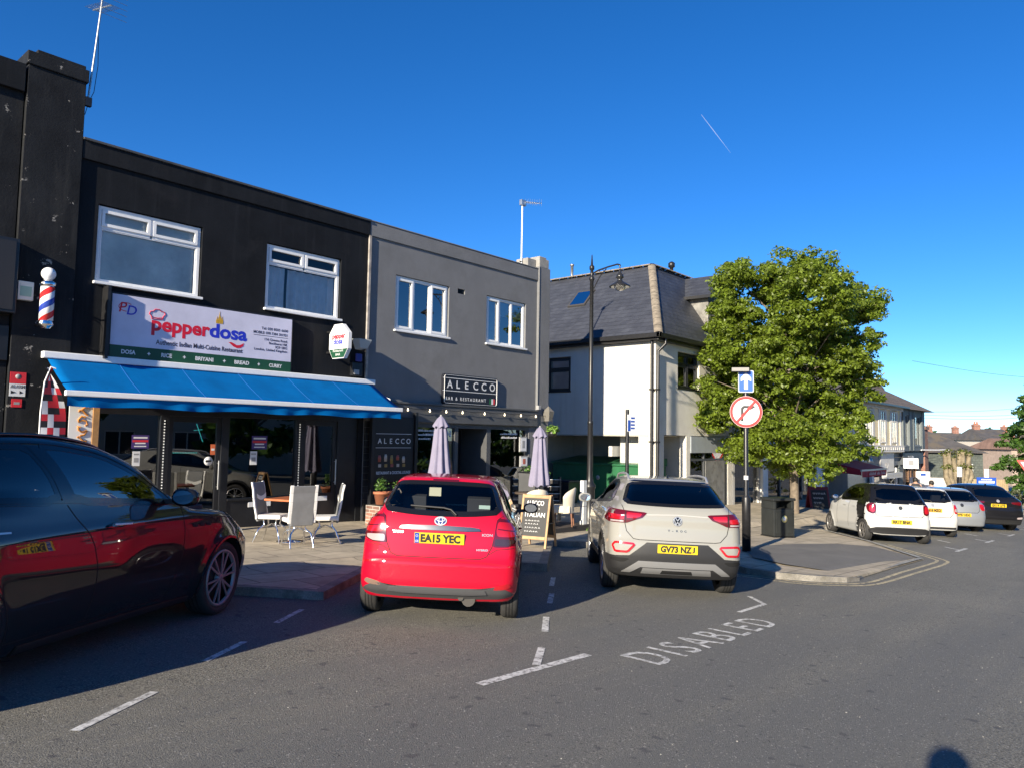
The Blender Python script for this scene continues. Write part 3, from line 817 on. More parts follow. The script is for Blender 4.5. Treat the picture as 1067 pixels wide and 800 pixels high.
# ------------------------------------------------------------------ shop behind the tree
T = thing('shop_building', 'low shop with navy front and white pillars standing behind the street tree', 'building', (23, -1.26, 0))
b = MB()
b.wall(17.83, 28.7, -2.2, 3.6, [(18.0, 20.3, -1.0, 1.1), (21.2, 26.4, -2, 1.0), (27.95, 28.5, -2, .9), (21.5, 23, 2.0, 3.2), (25, 26.5, 2.0, 3.2)], 'y', YW, .25)
b.box(17.85, 28.7, 6, 6.2, -2, 3.6); b.box(28.5, 28.7, -1, 6, -2.2, 3.6)
b.build('wall', white_r, T, True)
r = MB(); r.add([(17.83, -1.5, 3.6), (28.8, -1.5, 3.6), (28.8, 2.5, 5.6), (17.83, 2.5, 5.6), (28.8, 6.3, 3.6), (17.83, 6.3, 3.6)], [(0, 1, 2, 3), (3, 2, 4, 5), (1, 4, 2), (0, 3, 5)]); r.build('roof', slate_x, T, True)
navy = mat('navy_shop_paint', (.018, .024, .045), .4, var=.15, vscale=3)
f = MB()
for x in (21.2, 22.6, 24.0, 25.2, 26.28): f.box(x, x + .12, YW + .04, YW + .15, -2, 1.0)
f.box(21.32, 26.28, YW + .05, YW + .14, -2, -.95); f.box(21.2, 26.4, YW + .03, YW + .152, .72, .998)
f.box(18.0, 20.3, YW + .05, YW + .14, -1.0, -.8)
f.build('shopfront', navy, T, True)
f = MB(); f.quad((21.3, YW + .1, -.95), (26.3, YW + .1, -.95), (26.3, YW + .1, .8), (21.3, YW + .1, .8)); f.quad((18, YW + .1, -.8), (20.3, YW + .1, -.8), (20.3, YW + .1, 1.1), (18, YW + .1, 1.1)); f.build('shop_window', shop_pane, T, True)
for x in (21.5, 25.0): window(T, x, x + 1.5, 2.0, 3.2, YW + .08, lights_grid(x, x + 1.5, 2.0, 3.2, [.5], []))
c = MB(); room(c, 17.9, 28.4, YW + .26, 3, -1.5, 3.4); c.build('room', dark_in, T, True)
p = MB(); p.box(20.42, 20.95, YW - .12, YW - .002, -1.4, 1.3); p.build('pillar', upvc, T, True, bev=.01); p = MB(); p.box(26.75, 27.85, YW - .12, YW - .002, -1.9, 1.2); p.build('pillar', upvc, T, True, bev=.01)
p = MB(); p.box(17.9, 28.6, YW - .14, YW - .003, 1.32, 1.9); p.build('fascia', mat('pale_fascia', (.40, .43, .47), .6, var=.1), T, True)
d = MB(); d.box(28.0, 28.45, YW + .05, YW + .1, -1.8, .9); d.build('door', mat('dark_red_door', (.09, .012, .012), .4), T, True)

# ------------------------------------------------------------------ half timbered building and its grey neighbour
T = thing('half_timbered_building', 'cream half timbered building with jettied upper bay and brown tiled roof', 'building', (38, -1.26, 0))
cream = mat('cream_render', (.78, .66, .42), .85, var=.08, vscale=2); timber = mat('pale_painted_timber', (.62, .60, .55), .75, var=.15, vscale=4)
YB = YW
b = MB(); b.wall(28.9, 43.2, -3.0, 1.2, [(33.4, 37.2, -3, .4), (38.4, 42.4, -3, .1)], 'y', YB + .5, .25); b.box(28.9, 43.2, 8, 8.2, -3, 4); b.box(28.9, 29.1, -.6, 8, -2.6, 4); b.build('wall', mat('grey_shop_wall', (.12, .125, .13), .7, var=.15), T, True)
hol = [(a, c_, 1.75, 3.72) for a, c_ in ((34.5, 35.5), (38.2, 39.3), (40.75, 41.75), (31, 32))]
b = MB(); b.wall(28.9, 43.2, 1.2, 4.1, [], 'y', YB + .12, .2); b.box(28.9, 43.2, YB + .1, YB + .9, 1.15, 1.2); b.build('upper_wall', cream, T, True)
b = MB()
for x in (29.0, 30.2, 31.2, 32.3, 33.05, 34.2, 35.55, 36.8, 38.0, 39.36, 40.45, 41.85, 42.75): b.box(x, x + .32, YB + .085, YB + .119, 1.5, 4.0)
b.box(28.9, 43.2, YB - .01, YB + .118, 3.78, 4.08); b.box(28.9, 43.2, YB - .03, YB + .117, 1.2, 1.62)
for i in range(30): b.box(29 + i * .48, 29.3 + i * .48, YB - .05, YB - .031, 1.33, 1.5)
b.build('timbers', timber, T, True)
for (a, c_) in ((36.0, 36.75), (34.56, 35.5), (38.36, 39.3), (40.8, 41.8)):
    window(T, a, c_, 1.75, 3.7, YB + .07, lights_grid(a, c_, 1.75, 3.7, [.5], [.7]), frame_m=timber, sill=False, pane=glass_mat('far_pane', (.3, .32, .33), 1.8))
f = MB(); f.box(33.3, 43.1, YB + .3, YB + .498, .35, 1.1); f.build('fascia', mat('grey_signboard', (.16, .17, .175), .6, var=.1), T, True)
f = MB(); f.box(33.4, 37.2, YB + .55, YB + .6, -3, .35)
for i in range(18): f.box(33.4, 37.2, YB + .53, YB + .549, -2.6 + i * .16, -2.53 + i * .16)
f.build('roller_shutter', metal_g, T, True)
f = MB(); f.quad((38.4, YB + .6, -3), (42.4, YB + .6, -3), (42.4, YB + .6, .2), (38.4, YB + .6, .2)); f.build('shop_window', shop_pane, T, True)
c = MB(); room(c, 38.2, 42.6, YB + .8, 3, -2.9, .6); c.build('room', dark_in, T, True)
r = MB(); r.add([(28.8, YB - .3, 4.05), (43.3, YB - .3, 4.05), (43.3, 2.6, 6.75), (28.8, 2.6, 6.75), (28.8, 8.4, 4.05), (43.3, 8.4, 4.05)], [(0, 1, 2, 3), (3, 2, 5, 4), (1, 5, 2), (0, 3, 4)]); r.build('roof', tile_m, T, True)
r = MB(); r.box(28.8, 43.3, YB - .38, YB - .28, 3.95, 4.06); r.build('gutter', black_metal, T, True)

T = thing('shop_building', 'dark grey timbered shop building with a curved parapet beyond the half timbered house', 'building', (46, -1.26, 0))
b = MB(); b.wall(43.23, 49.0, -3.4, 1.25, [(44.2, 47.8, -3.4, .3)], 'y', YB + .3, .25); b.box(43.23, 49, 8, 8.2, -3, 4); b.box(48.8, 49, -.7, 8, -3.4, 3.9); b.build('wall', mat('slate_grey_paint', (.12, .14, .145), .65, var=.12, vscale=2), T, True)
b = MB(); b.wall(43.23, 49.0, 1.25, 4.0, [(43.7, 44.7, 1.6, 3.6), (46.0, 48.0, 1.6, 3.6)], 'y', YB + .02, .25)
b.box(44.72, 44.95, YB - .02, YB + .018, 1.3, 3.9); b.box(45.7, 45.95, YB - .02, YB + .018, 1.3, 3.9); b.box(48.1, 48.4, YB - .02, YB + .018, 1.3, 3.9); b.build('upper_wall', MATS['slate_grey_paint'], T, True)
window(T, 46.0, 48.0, 1.6, 3.6, YB + .1, lights_grid(46.0, 48.0, 1.6, 3.6, [.33, .66], []), frame_m=mat('grey_timber', (.2, .22, .22), .6)); window(T, 43.7, 44.7, 1.6, 3.6, YB + .1, lights_grid(43.7, 44.7, 1.6, 3.6, [.5], []), frame_m=MATS['grey_timber'])
f = MB(); f.box(43.4, 48.8, YB + .1, YB + .298, .38, 1.15); o = f.build('fascia', mat('navy_signboard', (.05, .06, .07), .5), T, True)
l = MB(); letters(l, 'BAR', .5, (44.6, YB + .09, .58), (1, 0, 0), (0, 0, 1), bold=.02, fit=1.6); l.build('lettering', m_wht, o, True)
f = MB(); f.quad((44.2, YB + .4, -3.4), (47.8, YB + .4, -3.4), (47.8, YB + .4, .3), (44.2, YB + .4, .3)); f.build('shop_window', shop_pane, T, True)
f = MB()
for x in (44.2, 45.6, 46.2, 47.6): f.box(x, x + .25, YB + .3, YB + .39, -3.4, .3)
f.build('shopfront', mat('brown_timber', (.14, .07, .035), .6, var=.2), T, True)
c = MB(); room(c, 43.5, 48.6, YB + .6, 3, -3.2, 3.8); c.build('room', dark_in, T, True)
r = MB(); r.add([(43.31, YB - .3, 3.95), (49.6, YB - .5, 3.95), (47.5, 2.6, 6.3), (43.31, 2.6, 6.6), (43.31, 8.4, 3.95), (49.6, 8.4, 3.95)], [(0, 1, 2, 3), (3, 2, 5, 4), (1, 5, 2)]); r.build('roof', tile_m, T, True)
pp = [(-3.1, 0)] + [(-3.1 + 6.0 * i / 14, .75 + .75 * math.sin(math.pi * (.08 + .80 * i / 14))) for i in range(15)] + [(2.9, 0)]
r = MB(); r.prism(pp, (46.1, 1.3, 4.6), (1, 0, 0), (0, 0, 1), -.35); r.build('curved_parapet', brick_mat('brown_brick', (.2, .13, .09), (.15, .1, .07), (.2, .18, .15), .225, .075, .01, .9, 'xz'), T, True)
T = thing('chimney_stack', 'tall slim red brick chimney stack at the end of the grey shop', 'chimney', (50, -1, 0))
r = MB(); r.box(49.1, 50.1, -1.2, -.2, -3.2, 3.0); r.box(49.02, 50.18, -1.28, -.12, 2.75, 2.95); r.build('stack', brick_m, T, True)
r = MB(); r.lathe([(.16, 3.0), (.13, 3.35), (.15, 3.4), (0, 3.4)], (49.6, -.7, 0), 10); r.build('chimney_pot', mat('terracotta', (.40, .14, .07), .8, var=.2, vscale=5), T, True)
# ------------------------------------------------------------------ signs, awning and things on the restaurant front
X1 = (1, 0, 0); Z1 = (0, 0, 1)
p_red = mat('sign_red', (.62, .012, .035), .45); p_blue = mat('sign_blue', (.02, .035, .48), .45); p_green = mat('sign_green', (.012, .07, .035), .45, var=.1); p_gold = mat('sign_gold', (.55, .32, .03), .4); p_ink = mat('sign_ink', (.06, .05, .07), .5); p_lilac = mat('sign_lilac', (.60, .585, .70), .4, var=.14, vscale=1.1)
T = thing('restaurant_sign', 'wide lilac pepperdosa sign with green menu strip above the blue awning', 'sign', (-2.6, -.1, 3.5))
YS = -.12
c = MB(); c.box(-4.44, -.84, YS + .004, -.004, 2.92, 4.07); c.build('sign_case', black_t, T, True, bev=.01)
c = MB(); c.box(-4.40, -.87, YS - .004, YS + .003, 3.16, 4.04); c.build('sign_panel', p_lilac, T, True)
c = MB(); c.box(-4.40, -.87, YS - .005, YS + .003, 2.95, 3.158); gs = c.build('menu_strip', p_green, T, True)
yl = YS - .005
for w, a, b_ in (('DOSA', -4.21, -3.97), ('RICE', -3.52, -3.33), ('BRIYANI', -2.89, -2.54), ('BREAD', -2.11, -1.80), ('CURRY', -1.36, -1.07)):
    l = MB(); letters(l, w, .10, (a, yl - .001, 3.02), X1, Z1, bold=.003, fit=b_ - a); l.build('menu_word', m_wht, gs, True)
for x in (-3.74, -3.10, -2.32, -1.59):
    q = .035; l = MB(); l.prism([(0, q), (-q * .3, q * .3), (-q, 0), (-q * .3, -q * .3), (0, -q), (q * .3, -q * .3), (q, 0), (q * .3, q * .3)], (x, yl - .001, 3.055), X1, Z1, .001); l.build('star_mark', m_wht, gs, True)
l = MB(); letters(l, 'pepper', .36, (-3.72, yl - .001, 3.49), X1, Z1, bold=.012, fit=1.09); l.build('lettering', p_red, T, True)
l = MB(); letters(l, 'dosa', .36, (-2.64, yl - .001, 3.49), X1, Z1, bold=.012, fit=.77); l.build('lettering', p_blue, T, True)
l = MB(); letters(l, 'Authentic Indian Multi-Cuisine Restaurant', .12, (-3.63, yl - .001, 3.24), X1, Z1, bold=.0025, fit=1.68)
for t, z, w in (('Tel: 020 8505 6600', 3.76, .6), ('MOBILE: 078 7384 301921', 3.67, .76)): letters(l, t, .075, (-.96, yl - .001, z), X1, Z1, align='RIGHT', bold=.001, fit=w)
for t, z, w in (('116 Queens Road,', 3.545, .52), ('Buckhurst Hill,', 3.475, .42), ('IG9 5BG', 3.405, .27), ('London, United Kingdom', 3.335, .74)): letters(l, t, .07, (-.96, yl - .001, z), X1, Z1, align='RIGHT', bold=.001, fit=w)
l.box(-1.73, -.96, yl - .003, yl, 3.635, 3.641)
l.build('small_lettering', p_ink, T, True)
l = MB(); letters(l, 'P', .25, (-4.30, yl - .001, 3.74), (1, 0, .06), (.18, 0, 1), bold=.002); 
l.tube([(-4.17 + .12 * math.cos(t * .4), yl - .003, 3.835 + .075 * math.sin(t * .4)) for t in range(2, 13)], .006, 5); l.build('monogram', p_red, T, True)
l = MB(); letters(l, 'D', .24, (-4.17, yl - .003, 3.71), (1, 0, -.03), (.18, 0, 1), bold=.002); l.build('monogram', p_blue, T, True)
l = MB(); hx, hz = -3.62, 3.74
pts = [(-.10, -.055), (-.115, .0), (-.15, .03), (-.13, .08), (-.08, .085), (-.05, .125), (.03, .13), (.06, .095), (.11, .095), (.135, .05), (.10, .01), (.085, -.045), (-.10, -.055)]
l.tube([(hx + a, yl - .003, hz + b_) for a, b_ in pts], .007, 5); l.tube([(hx - .09, yl - .003, hz - .02), (hx, yl - .003, hz - .03), (hx + .085, yl - .003, hz - .015)], .006, 5)
l.build('chef_hat', p_red, T, True)
l = MB()
for a, s_, h in ((-.05, .022, .14), (0, .03, .24), (.05, .022, .15)): l.prism([(-s_, 0), (s_, 0), (s_ * 1.1, h * .35), (s_ * .2, h * .7), (.0, h), (-s_ * .5, h * .6), (-s_ * 1.1, h * .3)], (-2.45 + a, yl - .001, 3.76), X1, Z1, .002)
l.build('flame', p_gold, T, True)
l = MB(); l.prism([(0, .06), (.05, .07), (.10, .055), (.17, .02), (.24, .03), (.32, .075), (.31, .02), (.25, -.025), (.17, -.035), (.10, -.01), (.05, .03)], (-2.25, yl - .001, 3.36), X1, Z1, .002); l.build('chilli', p_red, T, True)
c = MB(); c.box(-4.52, -4.47, -.25, -.004, 2.9, 4.15); tag(c.build('conduit', black_metal), 'narrow black conduit up the wall left of the pepperdosa sign', 'pipe')

T = thing('projecting_sign', 'small white hexagonal pepper dosa sign sticking out from the black wall', 'sign', (.12, -.1, 3.6))
hexp = [(-.30, 4.04), (-.58, 4.04), (-.80, 3.84), (-.80, 3.50), (-.66, 3.30), (-.26, 3.30), (-.13, 3.50), (-.13, 3.84)]
c = MB(); c.prism([(p[0], p[1]) for p in hexp], (.06, 0, 0), (0, 1, 0), Z1, .09); c.build('sign_board', m_wht, T, True)
cc = [(p[0] * .97 - .014, p[1]) for p in hexp]
c = MB(); c.prism([(-.79, 3.50), (-.66, 3.315), (-.26, 3.315), (-.145, 3.50)], (.0595, 0, 0), (0, 1, 0), Z1, -.003); c.build('green_base', p_green, T, True)
l = MB(); letters(l, 'pepper', .16, (.056, -.24, 3.73), (0, -1, 0), Z1, bold=.005, fit=.46); l.build('lettering', p_red, T, True)
l = MB(); letters(l, 'dosa', .16, (.056, -.29, 3.61), (0, -1, 0), Z1, bold=.005, fit=.32); l.build('lettering', p_blue, T, True)
l = MB(); letters(l, 'Restaurant', .08, (.055, -.28, 3.44), (0, -1, 0), Z1, fit=.36); l.build('small_lettering', m_wht, T, True); l = MB(); letters(l, 'BAR', .07, (.055, -.38, 3.36), (0, -1, 0), Z1, fit=.16); l.build('small_lettering', m_wht, T, True)
l = MB(); l.prism([(-.46, 3.93), (-.43, 3.97), (-.44, 3.89)], (.0595, 0, 0), (0, 1, 0), Z1, -.003); l.build('leaf_mark', mat('mark_green', (.1, .3, .15), .5), T, True)
c = MB(); c.bar((.1, 0, 3.9), (.1, -.14, 3.9), .04, .04); c.bar((.1, 0, 3.45), (.1, -.14, 3.45), .04, .04); c.build('bracket', black_metal, T, True)

T = thing('floodlight', 'grey wedge shaped floodlight on black wall beside the hexagonal sign', 'light', (.8, 0, 3.7))
c = MB(); c.add([(.66, -.12, 3.82), (.98, -.12, 3.82), (1.0, -.42, 3.80), (.64, -.42, 3.80), (.74, -.14, 3.58), (.9, -.14, 3.58), (.92, -.36, 3.60), (.72, -.36, 3.60)], [(0, 1, 2, 3), (4, 7, 6, 5), (3, 2, 6, 7), (1, 0, 4, 5), (0, 3, 7, 4), (2, 1, 5, 6)]); c.build('lamp_head', mat('pale_grey_plastic', (.42, .43, .40), .45), T, True, bev=.012)
c = MB(); c.bar((.82, 0, 3.75), (.82, -.14, 3.72), .05, .05); c.build('bracket', black_metal, T, True)
T = thing('junction_box', 'black electrical box with blue cover below the floodlight', 'box', (.95, 0, 3.2))
c = MB(); c.box(.72, 1.0, -.1, -.004, 3.0, 3.3); c.build('case', black_t, T, True, bev=.01)
c = MB(); c.box(.78, .94, -.16, -.101, 3.32, 3.5); c.build('blue_cover', mat('blue_plastic', (.02, .03, .2), .4), T, True, bev=.02)
c = MB(); c.box(.76, .9, -.112, -.101, 3.03, 3.14); c.build('label_plate', m_greyp, T, True)

# awning
T = thing('awning', 'bright blue fabric awning with white front bar over the restaurant front', 'awning', (-2, 0, 2.8))
aw = mat('blue_awning_fabric', (.0, .108, .33), .9, spec=.06, var=.12, vscale=2.5, stain=(.0, .08, .24), stscale=1.5, stlo=.55, sthi=.8)
ax0, ax1, aD, aZ0, aZ1 = -5.34, 1.27, 1.12, 2.86, 2.28
c = MB(); n_ = 44; V = []
for i in range(n_ + 1):
    x = ax0 + (ax1 - ax0) * i / n_
    for j in range(9):
        t = j / 8
        V.append((x, -.09 - (aD - .09) * t, aZ0 + (aZ1 - aZ0) * t - .025 * math.sin(math.pi * t) + .006 * math.sin(i * .9) * math.sin(math.pi * t)))
c.add(V, [(i * 9 + j, i * 9 + j + 1, (i + 1) * 9 + j + 1, (i + 1) * 9 + j) for i in range(n_) for j in range(8)], 0, True)
cn = c.build('canopy', aw, T, True)
m_ = cn.modifiers.new('thick', 'SOLIDIFY'); m_.thickness = .004
seam = mat('awning_seam', (.02, .2, .62), .7)
c = MB()
for x in (-4.24, -3.14, -2.04, -.94, .16):
    c.add([(x + d, -.09 - (aD - .09) * j / 8, aZ0 + (aZ1 - aZ0) * j / 8 - .025 * math.sin(math.pi * j / 8) + .009) for j in range(9) for d in (-.008, .008)], [(2 * j, 2 * j + 2, 2 * j + 3, 2 * j + 1) for j in range(8)])
c.build('seam', seam, cn, True)
c = MB(); V = []
n_ = 120
for i in range(n_ + 1):
    x = ax0 + (ax1 - ax0) * i / n_
    for j in range(5):
        t = j / 4
        V.append((x, -aD - .012 + .022 * t * math.sin(i * .55 + 1.3 * math.sin(i * .17)), aZ1 - .07 - (.155 + .014 * math.sin(i * .21)) * t))
c.add(V, [(i * 5 + j, i * 5 + j + 1, (i + 1) * 5 + j + 1, (i + 1) * 5 + j) for i in range(n_) for j in range(4)], 0, True)
c.build('valance', aw, T, True)
c = MB(); c.box(ax0 - .04, ax1 + .04, -aD - .05, -aD + .02, aZ1 - .075, aZ1 + .012); c.build('front_bar', upvc, T, True, bev=.012)
c = MB(); c.box(ax0 - .07, ax1 + .06, -.17, -.006, aZ0 - .03, aZ0 + .085); c.build('cassette', upvc, T, True, bev=.015)
for x in (ax0 + .25, -2, ax1 - .25):
    c = MB(); c.bar((x, -.1, aZ0 - .1), (x + .35, -.62, aZ0 - .38), .04, .06); c.bar((x + .35, -.62, aZ0 - .38), (x, -aD + .03, aZ1 - .04), .04, .06); c.build('folding_arm', upvc, T, True)

# barber pole, boxes, notices
T = thing('barber_pole', 'red white and blue striped barber pole with white globe on black pilaster', 'barber pole', (-5.49, -.45, 3.3))
bx, by = -5.49, -.45
def stripes():
    m = bpy.data.materials.new('spiral_stripes'); m.use_nodes = True; n = m.node_tree; b = n.nodes['Principled BSDF']; b.inputs['Roughness'].default_value = .2
    tc = n.nodes.new('ShaderNodeTexCoord'); s = n.nodes.new('ShaderNodeSeparateXYZ'); n.links.new(tc.outputs['Object'], s.inputs[0])
    at_ = n.nodes.new('ShaderNodeMath'); at_.operation = 'ARCTAN2'; n.links.new(s.outputs[1], at_.inputs[0]); n.links.new(s.outputs[0], at_.inputs[1])
    m1 = n.nodes.new('ShaderNodeMath'); m1.operation = 'MULTIPLY'; m1.inputs[1].default_value = 1 / (2 * math.pi); n.links.new(at_.outputs[0], m1.inputs[0])
    m2 = n.nodes.new('ShaderNodeMath'); m2.operation = 'MULTIPLY'; m2.inputs[1].default_value = -2.4; n.links.new(s.outputs[2], m2.inputs[0])
    ad = n.nodes.new('ShaderNodeMath'); ad.operation = 'ADD'; n.links.new(m1.outputs[0], ad.inputs[0]); n.links.new(m2.outputs[0], ad.inputs[1])
    fr = n.nodes.new('ShaderNodeMath'); fr.operation = 'FRACT'; n.links.new(ad.outputs[0], fr.inputs[0])
    cr = n.nodes.new('ShaderNodeValToRGB'); cr.color_ramp.interpolation = 'CONSTANT'
    e = cr.color_ramp.elements; e[0].color = (.8, .8, .8, 1); e[1].position = .25; e[1].color = (.6, .03, .03, 1)
    for p, q in ((.5, (.8, .8, .8, 1)), (.75, (.03, .06, .35, 1))): k = e.new(p); k.color = q
    n.links.new(fr.outputs[0], cr.inputs[0]); n.links.new(cr.outputs[0], b.inputs['Base Color']); return m
c = MB(); c.lathe([(0, .09), (.10, .09), (.10, .63), (0, .63)], n=24); o = c.build('striped_cylinder', stripes(), T)
c = MB(); c.lathe([(0, -.03), (.07, -.03), (.085, 0), (.115, .02), (.115, .05), (.1, .075), (.105, .09), (0, .09)], n=24); c.build('chrome_cap', chrome, T); c = MB(); c.lathe([(0, .63), (.105, .63), (.115, .66), (.115, .7), (.08, .73), (.05, .745), (0, .745)], n=24); c.build('chrome_cap', chrome, T)
c = MB(); c.lathe([(.105 * math.sin(t * math.pi / 12), .84 - .105 * math.cos(t * math.pi / 12)) for t in range(13)], n=24); c.build('globe', mat('opal_globe', (.8, .8, .8), .2), T)
c = MB(); c.bar((-.02, .40, .05), (-.02, .0, .05), .03, .02); c.bar((.04, .40, .6), (.0, .1, .6), .03, .02); c.tube([(.08, .3, .55), (.16, .2, .4), (.12, .2, .15), (.05, .3, .0)], .008, 6); c.build('bracket', black_metal, T)
T = thing('wall_box', 'small pale box with green panel on black pilaster beside the barber pole', 'box', (-5.7, -.2, 3.87))
c = MB(); c.box(-5.82, -5.60, -.17, -.057, 3.72, 4.02); c.build('case', mat('pale_box', (.55, .58, .56), .5), T, True, bev=.01)
c = MB(); c.box(-5.79, -5.63, -.175, -.171, 3.78, 3.94); c.build('panel', mat('pale_green_panel', (.22, .38, .33), .4), T, True)
T = thing('notice_plate', 'red and white alarm notice with arrows fixed to the black pilaster', 'notice', (-5.7, -.15, 2.4))
c = MB(); c.box(-5.82, -5.60, -.067, -.057, 2.40, 2.58); c.build('red_plate', m_red, T, True)
l = MB(); l.lathe([(0, -.002), (.04, -.002), (.04, 0)], (-5.71, -.0675, 2.51), 16, 'y'); letters(l, 'ALARM', .07, (-5.8, -.068, 2.33), X1, Z1, fit=.18); l.build('emblem', m_greyp, T, True)
c = MB(); c.box(-5.82, -5.60, -.065, -.057, 2.20, 2.398); c.build('white_plate', m_wht, T, True)
l = MB(); letters(l, 'ALARM', .07, (-5.81, -.066, 2.33), X1, Z1, bold=.002, fit=.2); l.prism([(0, .05), (.08, .02), (0, 0)], (-5.8, -.0652, 2.24), X1, Z1, .002); l.prism([(0, .05), (.05, .02), (0, 0)], (-5.68, -.0652, 2.24), X1, Z1, .002); l.build('print', m_blk, T, True)
T = thing('notice_plate', 'small square red notice below the red and white alarm notice', 'notice', (-5.7, -.15, 2.1))
c = MB(); c.box(-5.78, -5.64, -.067, -.057, 2.03, 2.16); c.build('red_plate', m_red, T, True)
l = MB(); l.box(-5.75, -5.67, -.069, -.0675, 2.07, 2.11); l.build('print', m_greyp, T, True)

# feather banner and menu stand under the left end of the awning
T = thing('feather_banner', 'tall black red and white feather banner at left end of the blue awning', 'banner', (-5.62, -.9, pz(-5.6)))
c = MB(); c.lathe([(0, 0), (.16, 0), (.16, .03), (.03, .06), (.02, .08)], n=14); c.build('base', black_metal, T)
c = MB(); c.tube([(0, 0, .05), (.0, 0, 2.0), (.03, 0, 2.45), (.10, 0, 2.68), (.17, 0, 2.66)], .012, 8); c.build('pole', m_wht, T)
c = MB(); V = []; F_ = []
rows = 22
for i in range(rows + 1):
    t = i / rows; z = .45 + 2.22 * t
    w = .34 * (1 - max(0, (t - .62) / .38) ** 2.2) + .01
    for j in range(5): V.append((.01 + w * j / 4 + (.14 * max(0, (t - .8) / .2) ** 2 if j < 4 else 0) * (1 - j / 4), .02 * math.sin(t * 7 + j * .8), z))
fl_m = []
c.v = V
for i in range(rows):
    for j in range(4):
        c.f.append((i * 5 + j, i * 5 + j + 1, (i + 1) * 5 + j + 1, (i + 1) * 5 + j)); c.sm.append(True)
        c.mi.append([0, 0, 1, 2, 0, 1, 1, 2, 0, 2][(i + 2 * j) % 10] if i > 5 else (1 if (i + j) % 2 else 2))
fl_ = c.build('flag', [m_red, m_wht, m_blk], T)
T = thing('menu_stand', 'white menu board with orange script and wooden edge under the blue awning', 'board', (-5.0, -.85, pz(-5)))
c = MB(); c.box(-.22, .12, -.03, .0, .1, 2.28); c.build('board', mat('cream_board', (.72, .70, .64), .5), T, bev=.004)
c = MB(); c.box(.121, .22, -.05, .03, 0, 2.30); c.build('wooden_post', mat('orange_wood', (.36, .19, .07), .6, var=.25, vscale=6), T, bev=.006)
l = MB()
for i in range(5): l.tube([(-.02 + .07 * math.cos(k * .9 + i), -.035, 2.12 - i * .16 - k * .016 + .03 * math.sin(k * 1.7)) for k in range(8)], .016, 6)
l.build('lettering', mat('orange_script', (.5, .2, .04), .5), T)

# ------------------------------------------------------------------ bar signs and lights
T = thing('bar_sign', 'black ALECCO sign with white border on the grey wall', 'sign', (4.55, -.1, 2.9))
YS = -.085
sx0, sx1, sz0, sz1 = 3.55, 5.58, 2.50, 3.27
def rrect(x0, x1, z0, z1, r, n=5):
    o = []
    for cx, cz, a in ((x1 - r, z1 - r, 0), (x0 + r, z1 - r, 90), (x0 + r, z0 + r, 180), (x1 - r, z0 + r, 270)):
        for i in range(n + 1): o.append((cx + r * math.cos(R(a + 90 * i / n)), cz + r * math.sin(R(a + 90 * i / n))))
    return o
c = MB(); c.prism(rrect(sx0, sx1, sz0, sz1, .07), (0, YS, 0), X1, Z1, -.083); c.build('sign_board', mat('navy_black_sign', (.012, .013, .02), .4), T, True)
c = MB(); pts = rrect(sx0 + .03, sx1 - .03, sz0 + .03, sz1 - .03, .06); pts.append(pts[0])
for i in range(len(pts) - 1): c.bar((pts[i][0], YS - .004, pts[i][1]), (pts[i + 1][0], YS - .004, pts[i + 1][1]), .008, .022, (0, 1, 0))
for z in (3.155, 2.835): c.box(sx0 - .02, sx1 - .03, YS - .007, YS - .001, z, z + .016)
for i, ch in enumerate('ALECCO'): letters(c, ch, .285, (sx0 + .13 + i * .315, YS - .001, 2.915), X1, Z1, bold=.004)
letters(c, 'BAR & RESTAURANT', .12, (sx0 + .08, YS - .001, 2.61), X1, Z1, space=1.5, bold=.001, fit=1.5)
c.build('lettering', m_wht, T, True)
c = MB()
for i in range(3): c.box(sx1 - .31 + i * .07, sx1 - .31 + (i + 1) * .07, YS - .004, YS - .001, 2.56, 2.71, i)
c.build('flag_mark', [mat('flag_green', (.01, .12, .04), .5), m_wht, m_red], T, True)

T = thing('bar_banner', 'black ALECCO banner with pictures of drinks beside the restaurant door', 'banner', (1.9, -.3, 1.4))
c = MB(); c.box(1.30, 2.50, -.20, -.16, .62, 2.12); c.build('panel', mat('black_banner', (.008, .008, .009), .45), T, True)
c = MB()
for i, ch in enumerate('ALECCO'): letters(c, ch, .17, (1.42 + i * .17, -.2005, 1.50), X1, Z1, bold=.002)
c.box(1.36, 2.42, -.204, -.2005, 1.72, 1.73); c.box(1.36, 2.42, -.204, -.2005, 1.40, 1.41)
letters(c, 'RESTAURANT & COCKTAIL LOUNGE', .09, (1.40, -.2005, .80), X1, Z1, bold=.002, fit=1.02)
c.build('lettering', m_wht, T, True)
rnd = random.Random(3)
for i in range(5):
    c = MB(); x = 1.48 + i * .18; h = rnd.uniform(.12, .24); mi = i % 3
    c.lathe([(.0, 0), (.04, 0), (.045, h * .6), (.03, h), (0, h)], (x, -.2005, 1.03 + rnd.uniform(0, .1)), 10, 'z', mi, M=Matrix.Diagonal((1, .1, 1)))
    c.box(x - .03, x + .05, -.205, -.2008, .96, 1.03, (i + 1) % 3)
    c.build('drink_picture', [mat('drink_red', (.35, .08, .06), .4), mat('drink_cream', (.5, .42, .35), .5), mat('drink_gold', (.35, .22, .06), .4)], T, True)
for (a, b_, t_) in ((2.52, 2.60, 2.25), (1.22, 1.29, 2.2)): c = MB(); c.box(a, b_, -.24, -.14, pz(a), t_); c.build('post', black_t, T, True, bev=.004)

